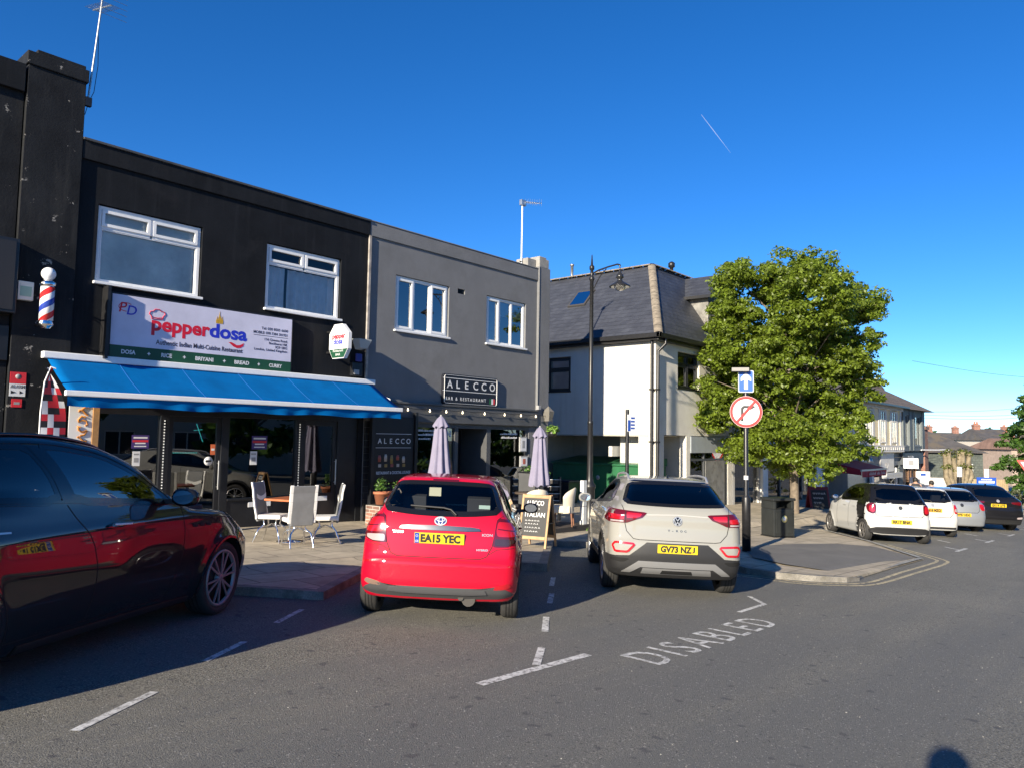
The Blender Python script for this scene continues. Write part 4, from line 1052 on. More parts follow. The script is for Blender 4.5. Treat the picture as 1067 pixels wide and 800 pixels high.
bulb = mat('warm_bulb', (.9, .85, .7), .2, emit=(1, .78, .5), estr=1.0)
T = thing('festoon_lights', 'string of small warm bulbs hung along the bar fascia', 'light', (4, -.2, 2.3))
pts = []
bxs = [1.5, 2.32, 3.03, 3.59, 4.17, 5.0, 5.8, 6.49, 7.15, 7.75]
c = MB()
for a, b_ in zip(bxs, bxs[1:]):
    for k in range(6): t = k / 6; pts.append((a + (b_ - a) * t, -.17, 2.36 - .035 * math.sin(math.pi * t)))
pts.append((bxs[-1], -.17, 2.36)); c.tube(pts, .006, 5); c.build('cable', black_metal, T, True)
for x in bxs[1:]:
    c = MB(); c.lathe([(.010, 0), (.012, -.025), (.024, -.045), (.024, -.06), (.014, -.075), (0, -.08)], (x, -.17, 2.345), 12); c.build('bulb', bulb, T, True)
T = thing('wall_cable', 'thin white cable running down the grey corner pier', 'cable', (7.35, -.07, 2.5))
c = MB(); c.tube([(7.345, -.07, 6.7), (7.345, -.07, 4.2), (7.34, -.07, 2.6)], .008, 6); c.build('cable', mat('grey_cable', (.22, .22, .22), .6), T, True)
c = MB(); c.box(7.28, 7.4, -.16, -.062, 2.5, 2.62); c.build('connector_box', m_greyp, T, True, bev=.01)
T = thing('wall_lantern', 'dark lantern on the grey corner pier above the hanging basket', 'lantern', (7.7, -.2, 2.4))
c = MB(); c.add([(7.58, -.32, 2.46), (7.82, -.32, 2.46), (7.82, -.08, 2.46), (7.58, -.08, 2.46), (7.62, -.28, 2.18), (7.78, -.28, 2.18), (7.78, -.12, 2.18), (7.62, -.12, 2.18), (7.7, -.2, 2.62)], [(0, 1, 5, 4), (1, 2, 6, 5), (2, 3, 7, 6), (3, 0, 4, 7), (4, 5, 6, 7), (0, 8, 1), (1, 8, 2), (2, 8, 3), (3, 8, 0)]); c.build('lantern_body', mat('lantern_grey', (.16, .15, .13), .4), T, True)
c = MB(); c.bar((7.7, -.06, 2.5), (7.7, -.2, 2.55), .02, .02); c.build('bracket', black_metal, T, True)

leaf_g = mat('plant_leaf', (.06, .13, .02), .5, var=.4, vscale=9)
leaf_l = mat('light_plant_leaf', (.12, .22, .03), .5, var=.4, vscale=9)
def leaf_clump(mb, o, r, n, size, rnd, up_=.4, mi=0):
    o = Vector(o)
    for _ in range(n):
        d = Vector((rnd.gauss(0, 1), rnd.gauss(0, 1), rnd.gauss(0, 1) + up_)); d.normalize()
        p = o + Vector((d.x * r[0], d.y * r[1], d.z * r[2])) * rnd.uniform(.35, 1)
        a = Vector((rnd.gauss(0, 1), rnd.gauss(0, 1), rnd.gauss(0, .6))).normalized(); b = d.cross(a)
        if b.length < .1: continue
        b.normalize(); s = size * rnd.uniform(.6, 1.3)
        mb.add([p - a * s, p - b * s * .5, p + a * s, p + b * s * .5], [(0, 1, 2, 3)], mi)
rnd = random.Random(11)
T = thing('hanging_basket', 'small hanging basket of bright green leaves below the wall lantern', 'plant', (7.9, -.35, 2.0))
c = MB(); leaf_clump(c, (7.75, -.32, 1.93), (.22, .22, .16), 260, .045, rnd); c.build('leaves', leaf_l, T, True)
c = MB(); c.lathe([(0, 1.72), (.1, 1.75), (.16, 1.88), (.15, 1.88)], (7.75, -.32, 0), 14); c.tube([(7.75, -.3, 2.3), (7.75, -.32, 1.88)], .006, 5); c.build('basket', black_metal, T, True)
for (x, z, w, h, lab) in ((6.78, 1.5, .30, .42, 'framed menu case on the bar shopfront, upper of two'), (6.82, 1.02, .32, .30, 'framed picture with red print on the bar shopfront, lower of two')):
    T = thing('menu_case', lab, 'menu case', (x, -.02, z))
    c = MB(); c.box(-w / 2, w / 2, -.02, .03, -h / 2, h / 2); c.build('frame', m_greyp, T, bev=.005)
    c = MB(); c.box(-w / 2 + .03, w / 2 - .03, -.025, -.021, -h / 2 + .03, h / 2 - .03); c.build('sheet', m_wht, T)
    c = MB(); c.box(-w * .2, w * .15, -.028, -.026, -h * .25, h * .25); c.build('print', mat('pinkish_print', (.45, .12, .08), .5) if z < 1.2 else m_greyp, T)

# brick planter with terracotta pots
T = thing('brick_planter', 'low red brick planter wall in front of the black boarding', 'planter', (1.7, -.75, pz(1.7)))
c = MB(); c.box(.80, 2.5, -1.1, -.62, pz(1) - .25, pz(1) + .50); c.build('brickwork', brick_mat('planter_brick', (.28, .13, .09), (.16, .09, .07), (.34, .31, .27), .225, .075, .01, .85, 'xyz', bump=.6, var=.4), T, True, bev=.006)
c = MB(); c.box(.84, 2.46, -1.06, -.66, pz(1) + .5005, pz(1) + .515); c.build('soil', mat('soil', (.03, .022, .016), .95), T, True)
terr = mat('terracotta', (.40, .14, .07), .8)
for i, (x, y, lab, n) in enumerate(((1.02, -.88, 'round terracotta pot with tall green plant, leftmost on the brick planter', 220), (1.45, -.9, 'terracotta pot with low green plant in the middle of the brick planter', 120), (1.92, -.86, 'terracotta trough with sparse plant at right end of the brick planter', 100))):
    zb = pz(1) + .52
    T = thing('plant_pot', lab, 'plant pot', (x, y, zb), 0, 'terracotta pots on the brick planter')
    c = MB(); c.lathe([(0, 0), (.12, 0), (.165, .22), (.185, .22), (.185, .27), (.16, .27), (.15, .24), (0, .24)], n=20); c.build('pot', terr, T)
    c = MB(); leaf_clump(c, (0, 0, .34), (.17, .16, .16 if i else .26), n, .032, rnd, .8); c.build('plant', leaf_g, T)

# ------------------------------------------------------------------ cafe furniture
def R3(x, y): return pz(x)
grey_up = mat('grey_upholstery', (.16, .165, .17), .6, var=.1, vscale=8); white_up = mat('white_leatherette', (.72, .71, .68), .4)
def dining_chair(x, y, rz, label):
    T = thing('dining_chair', label, 'chair', (x, y, pz(x)), rz, 'chairs outside the restaurant')
    # faces +x, backrest at -x
    def back(mb, t0, t1, w0, w1, x_off, mi=0):
        V = []
        prof = [(.0, .36), (-.03, .6), (-.055, .75), (-.07, .9), (-.10, 1.02)]
        for dx, z in prof:
            t = (z - .47) / .55
            for yy in (-w0, w0): V.append((-.21 + dx + t0, yy, z)); 
            for yy in (w0, -w0): V.append((-.21 + dx + t1, yy, z))
        F = []
        for i in range(4):
            for k in range(4): F.append((i * 4 + k, i * 4 + (k + 1) % 4, (i + 1) * 4 + (k + 1) % 4, (i + 1) * 4 + k))
        F += [(3, 2, 1, 0), (16, 17, 18, 19)]
        mb.add(V, F, mi)
    c = MB(); back(c, .0, .045, .19, 0, 0); b_ = c.build('backrest', grey_up, T, bev=.012)
    for s in (-1, 1):
        c = MB(); pts = [(-.19, s * .205, .40), (-.195, s * .205, .47), (-.225, s * .205, .6), (-.25, s * .205, .75), (-.265, s * .205, .9), (-.295, s * .205, 1.03)]
        for p, q in zip(pts, pts[1:]): c.bar(p, q, .03, .06, (0, 1, 0))
        c.build('white_edging', white_up, b_, bev=.008)
    c = MB()
    for k in range(9):
        t0 = -.18 + .36 * k / 9; t1 = -.18 + .36 * (k + 1) / 9; f = lambda t: .80 - .05 * math.cos(t / .18 * math.pi / 2)
        c.quad((-.208, t0, f(t0) - .035), (-.208, t1, f(t1) - .035), (-.214, t1, f(t1) + .035), (-.214, t0, f(t0) + .035))
    c.build('white_band', white_up, b_)
    c = MB(); c.box(-.2, .23, -.205, .205, .40, .475); c.build('seat', white_up, T, bev=.025)
    for sx, sy in ((1, 1), (1, -1), (-1, 1), (-1, -1)):
        c = MB(); c.tube([(sx * .12, sy * .1, .40), (sx * .10, sy * .09, .30), (sx * .17, sy * .17, .22), (sx * .21, sy * .19, .10), (sx * .22 - (.03 if sx < 0 else 0), sy * .195, 0)], .014, 8); c.build('leg', chrome, T)
    c = MB(); c.tube([(-.15, -.15, .24), (0, 0, .31), (.15, .15, .24)], .01, 6); c.tube([(-.15, .15, .24), (0, 0, .31), (.15, -.15, .24)], .01, 6); c.build('leg_brace', chrome, T)
    return T
dining_chair(-2.27, -1.95, R(-55), 'grey and white high backed chair left of the wooden table, facing right')
dining_chair(-2.26, -2.72, R(75), 'grey and white high backed chair with its back to the street, nearest the road')
dining_chair(-1.55, -2.5, R(148), 'grey and white high backed chair right of the wooden table, seen from its side')
T = thing('cafe_table', 'small square table with orange wooden top between the grey chairs', 'table', (-2.0, -2.08, pz(-2)), R(20))
c = MB(); c.box(-.32, .32, -.32, .32, .72, .755); c.build('tabletop', mat('orange_tabletop', (.42, .13, .05), .4, var=.2, vscale=6), T, bev=.006)
c = MB(); c.lathe([(0, 0), (.22, 0), (.22, .012), (.03, .03), (.025, .05), (.025, .70), (.12, .718), (0, .72)], n=18); c.build('pedestal', chrome, T)

umb_f = mat('lilac_canvas', (.215, .20, .275), .9, var=.08, vscale=4)
def closed_umbrella(x, y, label, h=2.38):
    T = thing('closed_parasol', label, 'parasol', (x, y, pz(x)), 0, 'closed parasols outside the bar')
    c = MB(); c.tube([(0, 0, .05), (0, 0, h + .06)], .022, 10); c.build('pole', m_greyp, T)
    c = MB(); c.lathe([(0, 0), (.25, 0), (.25, .06), (.05, .09), (.04, .3), (0, .3)], n=18); c.build('base', black_metal, T)
    c = MB(); V = []; n = 48
    prof = [(.02, h + .02), (.05, h - .02), (.10, h - .13), (.12, h - .3), (.145, h - .6), (.18, h - .95), (.215, h - 1.2), (.22, h - 1.32)]
    for j, (r, z) in enumerate(prof):
        for k in range(n):
            q = 2 * math.pi * k / n; a = (.22 * min(1, j / 3)) * math.sin(q * 8 + .4 * math.sin(q * 3 + j * .5))
            rr = r * (1 + a); V.append((rr * math.cos(q), rr * math.sin(q), z + .03 * math.sin(q * 8 + 1) * (j == 7)))
    c.add(V, [(j * n + k, j * n + (k + 1) % n, (j + 1) * n + (k + 1) % n, (j + 1) * n + k) for j in range(len(prof) - 1) for k in range(n)], 0, True)
    cn = c.build('canopy', umb_f, T)
    c = MB(); V = []
    for j, (r, z) in enumerate([(.03, h + .03), (.09, h - .03), (.15, h - .15), (.165, h - .2)]):
        for k in range(n): q = 2 * math.pi * k / n; rr = r * (1 + .12 * math.sin(q * 8) * (j > 1)); V.append((rr * math.cos(q), rr * math.sin(q), z + .02 * math.sin(q * 8) * (j == 3)))
    c.add(V, [(j * n + k, j * n + (k + 1) % n, (j + 1) * n + (k + 1) % n, (j + 1) * n + k) for j in range(3) for k in range(n)], 0, True)
    c.build('vent_flap', umb_f, cn)
    return T
closed_umbrella(1.45, -2.23, 'closed lilac parasol standing behind the red hatchback, left of the pair', 2.42)
closed_umbrella(4.08, -2.8, 'closed lilac parasol beside the cream tub chairs, right of the pair', 2.36)

# deck with cream chairs
deck_m = mat('dark_decking', (.07, .055, .045), .7, var=.3, vscale=6)
T = thing('timber_deck', 'low dark timber deck under the cream tub chairs', 'deck', (3.9, -2.5, pz(4)))
c = MB()
zt = pz(3) + .10
for i in range(14): c.box(2.4, 5.1, -3.50 + i * .145, -3.50 + i * .145 + .138, zt - .03, zt)
c.build('deck_boards', deck_m, T, True)
c = MB(); c.box(2.4, 5.1, -3.53, -3.503, pz(5.1) - .03, zt - .002); c.box(5.102, 5.13, -3.53, -1.5, pz(5.2) - .03, zt - .002); c.build('skirt', mat('dark_skirt_board', (.035, .032, .03), .7), T, True)
def on_deck(x): return zt
def tub_chair(x, y, rz, label):
    T = thing('tub_chair', label, 'chair', (x, y, zt), rz, 'cream tub chairs on the deck')
    cr = mat('cream_leatherette', (.60, .54, .42), .5, var=.06, vscale=5)
    c = MB(); V = []; n = 18
    for j, (z, r) in enumerate(((.30, .24), (.5, .25), (.7, .275), (.86, .29), (.88, .27), (.87, .25), (.7, .235), (.46, .21))):
        for k in range(n + 1):
            q = R(95 + 170 * k / n); s_ = math.sin(math.pi * k / n); zz = z if z < .55 else .5 + (z - .5) * (.45 + .55 * s_ ** .6)
            V.append((r * math.cos(q), r * math.sin(q), zz))
    c.add(V, [(j * (n + 1) + k, (j + 1) * (n + 1) + k, (j + 1) * (n + 1) + k + 1, j * (n + 1) + k + 1) for j in range(7) for k in range(n)], 0, True)
    c.build('backrest', cr, T)
    c = MB(); c.box(-.18, .25, -.22, .22, .30, .47); c.build('seat', cr, T, bev=.03)
    for sx, sy in ((.2, .18), (.2, -.18), (-.2, .16), (-.2, -.16)):
        c = MB(); c.tube([(sx, sy, .30), (sx * 1.12, sy * 1.1, 0)], [.022, .015], 8); c.build('leg', mat('brown_chair_leg', (.20, .09, .05), .5), T)
    return T
tub_chair(4.38, -3.28, R(120), 'cream tub chair on the deck beside the white post, nearest the white post')
tub_chair(3.45, -3.2, R(60), 'cream tub chair on the deck directly below the right lilac parasol')
tub_chair(3.3, -2.35, R(-20), 'cream tub chair at the back of the deck against the bar window')
T = thing('cafe_table', 'dark cafe table on the timber deck between the cream tub chairs', 'table', (3.95, -2.62, zt))
c = MB(); c.lathe([(0, .70), (.34, .70), (.35, .72), (.34, .74), (0, .74)], n=24); c.build('tabletop', mat('dark_table', (.08, .06, .045), .5), T)
c = MB(); c.lathe([(0, 0), (.2, 0), (.2, .02), (.03, .04), (.03, .7), (0, .7)], n=14); c.build('pedestal', black_metal, T)
T = thing('cafe_table', 'dark cafe table with yellow flowers near the right bar window', 'table', (3.0, -1.6, pz(3)))
c = MB(); c.box(-.5, .5, -.3, .3, .80, .84); c.build('tabletop', MATS['dark_table'], T)
for x in (-.415, .415): c = MB(); c.box(x - .035, x + .035, -.25, .25, 0, .8); c.build('trestle', black_t, T)
T = thing('flower_vase', 'small vase of yellow flowers on the table by the bar window', 'flowers', (3.3, -1.62, pz(3) + .84))
c = MB(); c.lathe([(0, 0), (.04, 0), (.05, .08), (.03, .14), (.035, .15)], n=12); c.build('vase', m_greyp, T)
c = MB(); leaf_clump(c, (0, 0, .2), (.09, .09, .08), 70, .03, rnd); c.build('flowers', mat('yellow_petal', (.6, .42, .02), .5), T)
T = thing('timber_post', 'white painted timber post at right corner of the deck', 'post', (4.97, -3.42, zt))
c = MB(); c.box(-.07, .07, -.05, .05, 0, 1.02); c.build('post', mat('white_painted_wood', (.62, .63, .60), .6, var=.1), T, bev=.008)
c = MB(); c.box(-.072, .072, -.052, .052, .42, .43); c.build('joint', black_t, T)
T = thing('slat_screen', 'dark horizontal slat screen with pale top edges behind the white post', 'fence', (5.0, -2.2, zt))
c = MB()
for i in range(5): c.bar((4.5, -1.6, zt + .25 + i * .17), (5.25, -2.5, zt + .25 + i * .17), .025, .10)
c.build('slats', mat('dark_slats', (.05, .042, .036), .7, var=.3, vscale=5), T, True)
c = MB()
for i in range(5): c.bar((4.5, -1.62, zt + .303 + i * .17), (5.25, -2.52, zt + .303 + i * .17), .05, .012)
c.build('slat_caps', MATS['white_painted_wood'], T, True)
for x, y in ((4.5, -1.6), (5.25, -2.5)): c = MB(); c.box(x - .03, x + .03, y - .03, y + .03, zt, zt + 1.05); c.build('post', black_t, T, True)
T = thing('flowering_plant', 'bushy plant with small pale flowers growing above the slat screen', 'plant', (5.0, -2.0, zt + 1))
c = MB(); leaf_clump(c, (4.9, -2.0, zt + 1.12), (.42, .4, .25), 420, .045, rnd); c.build('leaves', leaf_g, T, True)
c = MB(); leaf_clump(c, (4.9, -2.03, zt + 1.15), (.42, .4, .25), 30, .03, rnd); c.build('flowers', mat('pale_petal', (.6, .6, .35), .5), T, True)
c = MB(); c.box(4.55, 5.2, -2.25, -1.75, zt + .75, zt + .95); c.build('trough', black_t, T, True)
T = thing('bar_counter', 'dark grey service counter beside the right lilac parasol', 'counter', (4.5, -2.2, zt))
c = MB(); c.box(-.1, .25, -.2, .3, 0, 1.15); c.build('cabinet', grey_trim, T, bev=.01)
c = MB(); c.box(-.13, .28, -.23, .33, 1.151, 1.18); c.build('worktop', black_t, T, bev=.006)
T = thing('low_weeds', 'tufts of grass growing at the foot of the deck', 'weeds', (5.3, -3.6, pz(5.3)))
c = MB()
for _ in range(160):
    x = rnd.uniform(-.5, .55); y = rnd.uniform(-.12, .05); h = rnd.uniform(.04, .16); a = rnd.uniform(0, 6.28); dx, dy = .012 * math.cos(a), .012 * math.sin(a); lx, ly = rnd.gauss(0, .05), rnd.gauss(0, .05)
    c.add([(x - dx, y - dy, 0), (x + dx, y + dy, 0), (x + lx, y + ly, h)], [(0, 1, 2)])
tag(c.build('blades', leaf_l, T), kind='stuff')

# A-board
T = thing('a_board', 'wooden framed blackboard sign with chalk menu on the pavement', 'sign board', (1.62, -4.75, pz(1.6)), R(-74))
wood = mat('pine_wood', (.42, .25, .12), .6, var=.25, vscale=8)
chalkb = mat('blackboard', (.018, .019, .02), .6, var=.2, vscale=5)
tilt = R(14)
for s in (-1, 1):
    Mx = Matrix.Translation((0, s * .27, 0)) @ Matrix.Rotation(s * tilt, 4, 'X')
    c = MB(); c.box(-.29, -.25, -.018, .018, 0, 1.0, 0, Mx); c.box(.25, .29, -.018, .018, 0, 1.0, 0, Mx); c.box(-.25, .25, -.02, .02, .93, .99, 0, Mx); c.box(-.25, .25, -.02, .02, .16, .22, 0, Mx)
    fr_ = c.build('frame', wood, T, bev=.004)
    c = MB(); c.box(-.25, .25, -.008, .008, .22, .93, 0, Mx); c.build('blackboard', chalkb, fr_)
    if s == -1:
        l = MB(); u = Mx.to_3x3() @ Vector(X1); v = Mx.to_3x3() @ Vector(Z1)
        for t, z, sz, w in (('ALECCO', .80, .12, .36), ('ITALIAN', .58, .12, .40)):
            letters(l, t, sz, Mx @ Vector((-.2, -.0085, z)), u, v, bold=.001, fit=w)
        rw = random.Random(8)
        for z in (.73, .51, .45, .38, .31):
            x = -.18
            while x < .1: w_ = rw.uniform(.02, .06); l.tube([Mx @ Vector((x + w_ * k / 4, -.010, z + .012 * math.sin(k * 2.1 + z * 9))) for k in range(5)], .005, 4); x += w_ + .02
        l.build('chalk_lettering', m_wht, fr_)
c = MB(); c.bar((-.275, -.12, .45), (-.275, .12, .45), .012, .02); c.bar((.275, -.12, .45), (.275, .12, .45), .012, .02); c.build('stay', black_metal, T)

# ------------------------------------------------------------------ street furniture
lx, ly = 6.35, -2.63
T = thing('street_lamp', 'tall black heritage street lamp with lantern hung from a curved arm', 'street lamp', (lx, ly, pz(lx)))
H = 6.28 - pz(lx)
c = MB(); c.lathe([(0, 0), (.16, 0), (.16, .12), (.13, .16), (.13, .95), (.15, 1.0), (.15, 1.05), (.10, 1.12), (.085, 1.2), (.075, 1.3), (.065, 2.6), (.075, 2.62), (.075, 2.68), (.055, 2.7), (.048, H - .5), (.07, H - .48), (.07, H - .42), (.04, H - .38), (.04, H - .22), (.065, H - .2), (.065, H - .12), (.03, H - .08), (.012, H + .18), (0, H + .2)], n=20)
c.build('post', black_metal, T)
c = MB()
c.tube([(0, 0, H - .32), (0, -.2, H - .25), (0, -.5, H - .2), (0, -.78, H - .17), (0, -.86, H - .20)], .022, 8)
c.tube([(0, -.04, H - .75), (0, -.12, H - .62), (0, -.25, H - .42), (0, -.45, H - .24)], .014, 8)
c.tube([(0, -.3 + .07 * math.cos(q * .5), H - .30 + .06 * math.sin(q * .5)) for q in range(13)], .009, 6)
c.build('arm', black_metal, T)
c = MB(); hz = H - .78
c.lathe([(.02, .80), (.035, .78), (.02, .70), (.02, .62), (.06, .56), (.05, .50), (.12, .44), (.13, .34), (.08, .30), (.10, .22), (.30, .10), (.36, .05), (.36, .02), (.28, .03), (0, .06)], (0, -.86, hz), 24, M=Matrix.Scale(.74, 4))
ln = c.build('lantern', mat('lantern_black', (.02, .02, .02), .25), T)
c = MB(); c.lathe([(.20, .05), (.19, -.02), (.13, -.09), (0, -.12)], (0, -.86, hz), 20, M=Matrix.Scale(.74, 4)); c.build('glass_bowl', glass_mat('clear_bowl', (.9, .9, .9), 1.45), ln)
c = MB(); c.lathe([(.055, 2.3), (.055, 2.42)], n=16); c.build('white_band', m_wht, T)

T = thing('parking_sign', 'blue disabled parking plate on a black post behind the pale crossover', 'sign', (5.7, -4.15, pz(5.7)))
zz = 2.30 - pz(5.7)
c = MB(); c.tube([(0, 0, 0), (0, 0, zz + .1)], .045, 12); c.build('post', black_metal, T)
c = MB(); c.lathe([(.047, 1.0), (.047, 1.12)], n=14); c.build('white_band', m_wht, T)
Mx = Matrix.Rotation(R(-20), 4, 'Z')
c = MB(); c.box(-.04, .18, -.065, -.05, zz - .42, zz - .02, 0, Mx); pl = c.build('plate', m_wht, T)
c = MB(); c.box(-.035, .045, -.068, -.0655, zz - .41, zz - .15, 0, Mx)
for i in range(4): c.box(.055, .17, -.068, -.0655, zz - .12 - i * .08, zz - .08 - i * .08, 0, Mx)
c.build('print', mat('sign_blue_print', (.02, .07, .32), .5), pl)

sx, sy = 5.05, -7.36
T = thing('traffic_sign', 'tall pole with blue one way arrow above red no right turn roundel', 'traffic sign', (sx, sy, pz(sx)))
b0 = pz(sx)
c = MB(); c.lathe([(0, 0), (.085, 0), (.085, 1.05), (.075, 1.08), (.045, 1.12), (.045, 3.62), (.04, 3.66), (0, 3.66)], n=18); c.build('pole', black_metal, T)
c = MB(); c.lathe([(.047, 1.42), (.047, 1.50)], n=14); c.build('white_band', m_wht, T)
fd = Vector((CAMX - sx, CAMY - sy, 0)).normalized()          # the plates face the oncoming traffic
Mf = Matrix.Rotation(math.atan2(fd.y, fd.x) + R(90) + R(4), 4, 'Z')
ux = Mf.to_3x3() @ Vector((1, 0, 0)); nf = ux.cross(Vector(Z1))
sgn_blue = mat('traffic_blue', (.01, .09, .42), .4); sgn_red = mat('traffic_red', (.62, .02, .02), .4)
zc = 2.90 - b0
c = MB(); c.prism(rrect(-.15, .15, zc - .22, zc + .22, .03), Vector((0, 0, 0)) + nf * .075, ux, Z1, -.012); pl = c.build('arrow_plate', m_wht, T)
c = MB(); c.prism(rrect(-.135, .135, zc - .205, zc + .205, .02), nf * .077, ux, Z1, -.0015); c.build('blue_field', sgn_blue, pl)
c = MB(); c.prism([(-.035, -.16), (.035, -.16), (.035, .04), (.10, .0), (.10, .07), (0, .175), (-.10, .07), (-.10, .0), (-.035, .04)], nf * .079 + Vector((0, 0, zc)), ux, Z1, -.0015); c.build('arrow', m_wht, pl)
zc = 2.29 - b0
def disc(mb, r0, r1, o, n=40):
    V = []
    for k in range(n):
        q = 2 * math.pi * k / n; d = ux * math.cos(q) + Vector(Z1) * math.sin(q)
        V += [o + d * r0, o + d * r1]
    mb.add(V, [(2 * k, 2 * k + 1, 2 * ((k + 1) % n) + 1, 2 * ((k + 1) % n)) for k in range(n)])
o = nf * .075 + Vector((0, 0, zc))
rr = .315
c = MB(); c.prism([(rr * math.cos(2 * math.pi * k / 40), rr * math.sin(2 * math.pi * k / 40)) for k in range(40)], o, ux, Z1, -.012); pl = c.build('roundel_plate', m_wht, T)
c = MB(); disc(c, rr * .82, rr * .985, o + nf * .003)
a = R(50); d = ux * math.cos(a) + Vector(Z1) * math.sin(a); e = ux * -math.sin(a) + Vector(Z1) * math.cos(a)
c.add([o + nf * .0035 + d * s_ * rr * .84 + e * t_ * .026 for s_, t_ in ((-1, -1), (1, -1), (1, 1), (-1, 1))], [(0, 1, 2, 3)]); c.build('red_ring', sgn_red, pl)
c = MB(); c.prism([(-.10, -.19), (-.05, -.19), (-.05, .05), (-.03, .075), (.08, .075), (.08, .035), (.18, .10), (.08, .165), (.08, .125), (-.05, .125), (-.10, .08)], o + nf * .002, ux, Z1, -.0012); c.build('turn_arrow', m_blk, pl)
c = MB(); c.bar(Vector((0, 0, 3.60)), Vector((0, 0, 3.60)) + nf * .18 - ux * .02, .05, .05); c.box(-.28, .05, -.17, -.0, 3.585, 3.655, 0, Mf @ Matrix.Translation((0, -.06, 0))); c.build('sign_light', mat('sign_light_grey', (.25, .24, .22), .5), T)
c = MB(); c.bar(nf * .03 + Vector((-.0, 0, 2.9 - b0)), nf * .066 + Vector((0, 0, 2.9 - b0)), .1, .04); c.bar(nf * .03 + Vector((-.0, 0, zc)), nf * .066 + Vector((0, 0, zc)), .1, .04); c.build('bracket', black_metal, T)

T = thing('litter_bin', 'square black street litter bin with round pale emblem beside the tree', 'litter bin', (9.25, -6.35, pz(9.25)), R(-32))
bm_ = mat('black_bin_plastic', (.022, .024, .023), .4, var=.2, vscale=5)
c = MB(); c.box(-.30, .30, -.26, .26, .03, .70); c.box(-.30, -.22, -.26, .26, .701, .90); c.box(.22, .30, -.26, .26, .701, .90); c.box(-.219, .219, .18, .26, .701, .90); c.build('body', bm_, T, bev=.015)
c = MB(); c.box(-.33, .33, -.29, .29, .902, .97); c.build('lid', bm_, T, bev=.02)
c = MB(); c.box(-.24, .24, -.272, -.262, .1, .64); dd = c.build('door', bm_, T, bev=.008)
c = MB(); c.lathe([(0, -.004), (.085, -.004), (.085, 0)], (0, -.2725, .46), 24, 'y'); o_ = c.build('emblem', mat('gold_emblem', (.6, .52, .22), .5), dd)
c = MB(); c.lathe([(0, -.002), (.05, -.002), (.05, 0)], (0, -.2768, .46), 18, 'y'); c.build('emblem_centre', m_wht, o_)
c = MB(); c.box(-.2, .2, -.24, .17, .71, .72); c.build('aperture', m_blk, T)
c = MB(); c.box(-.31, .31, -.27, .27, 0, .029); c.build('plinth', black_metal, T)

T = thing('metal_container', 'green metal storage container with shallow lid under the white building passage', 'container', (13, .5, -1))
gm = mat('green_painted_metal', (.018, .11, .045), .45, var=.2, vscale=3)
zf = pz(13)
c = MB(); c.box(12.32, 13.9, -.58, 3.2, zf, .78); c.build('body', gm, T, True, bev=.02)
c = MB(); c.add([(12.26, -.6, .785), (13.96, -.6, .785), (13.96, 3.25, .785), (12.26, 3.25, .785), (12.26, -.6, .84), (13.96, -.6, 1.05), (13.96, 3.25, 1.05), (12.26, 3.25, .84)], [(3, 2, 1, 0), (4, 5, 6, 7), (0, 1, 5, 4), (1, 2, 6, 5), (2, 3, 7, 6), (3, 0, 4, 7)]); c.build('lid', gm, T, True, bev=.01)
c = MB(); c.lathe([(0, -.004), (.08, -.004), (.08, 0)], (12.315, 1.2, .35), 18, 'x'); c.build('badge', m_greyp, T, True)
T = thing('wheelie_bin', 'black wheelie bin with dark lid left of the green container', 'wheelie bin', (11.0, 1.6, pz(11)))
c = MB(); c.add([(-.26, -.28, .06), (.26, -.28, .06), (.26, .28, .06), (-.26, .28, .06), (-.3, -.34, .95), (.3, -.34, .95), (.3, .34, .95), (-.3, .34, .95)], [(3, 2, 1, 0), (4, 5, 6, 7), (0, 1, 5, 4), (1, 2, 6, 5), (2, 3, 7, 6), (3, 0, 4, 7)]); c.build('body', black_t, T, bev=.02)
c = MB(); c.box(-.32, .32, -.37, .37, .955, 1.02); c.build('lid', mat('navy_bin_lid', (.015, .018, .035), .4), T, bev=.02)
for s in (-1, 1):
    c = MB(); c.lathe([(0, s * .3 - .02), (.1, s * .3 - .02), (.1, s * .3 + .02), (0, s * .3 + .02)], (.2, 0, .1), 14, 'y'); c.build('wheel', black_metal, T)
T = thing('wall_meter', 'white meter box with dark opening inside the corner building porch', 'meter box', (14, 0, .3))
c = MB(); c.box(13.4, 14.1, .1, .4, -.4, .9); c.build('case', white_r, T, True, bev=.02)
c = MB(); c.box(13.35, 14.13, .05, .4, .5, .56); c.box(13.5, 13.8, .092, .099, .1, .35); c.build('shelf', dark_in, T, True)

# television aerials
T = thing('television_aerial', 'leaning silver television aerial pole fixed to the black pilaster', 'aerial', (-4.93, 0, 7.4))
c = MB(); c.tube([(0, .0, -.15), (.08, .03, .8), (.17, .06, 1.95)], .018, 8); c.build('mast', metal_g, T)
c = MB(); c.bar((.165, -.35, 1.55), (.165, .5, 1.78), .02, .02)
for i in range(9): y = -.3 + i * .095; c.bar((.02, y, 1.565 + i * .026), (.31, y, 1.565 + i * .026), .007, .007)
for z in (1.45, 1.55, 1.65, 1.75, 1.85): c.bar((-.1, -.36, z - .1), (.42, -.36, z - .1), .006, .006)
c.build('aerial_head', metal_g, T)
c = MB(); c.box(-.05, .05, -.06, .02, -.2, -.05); c.tube([(.12, .05, 1.3), (.15, .06, .6), (.1, .03, .1), (.02, 0, -.1), (-.03, 0, -.35)], .006, 5); c.build('bracket', black_metal, T)
T = thing('television_aerial', 'straight white television aerial mast behind the grey parapet', 'aerial', (6.95, .3, 6.6))
c = MB(); c.tube([(0, 0, -.3), (0, 0, 2.0)], .024, 8); c.build('mast', upvc, T)
c = MB(); c.bar((-.05, 0, 1.98), (.72, -.15, 2.12), .02, .02)
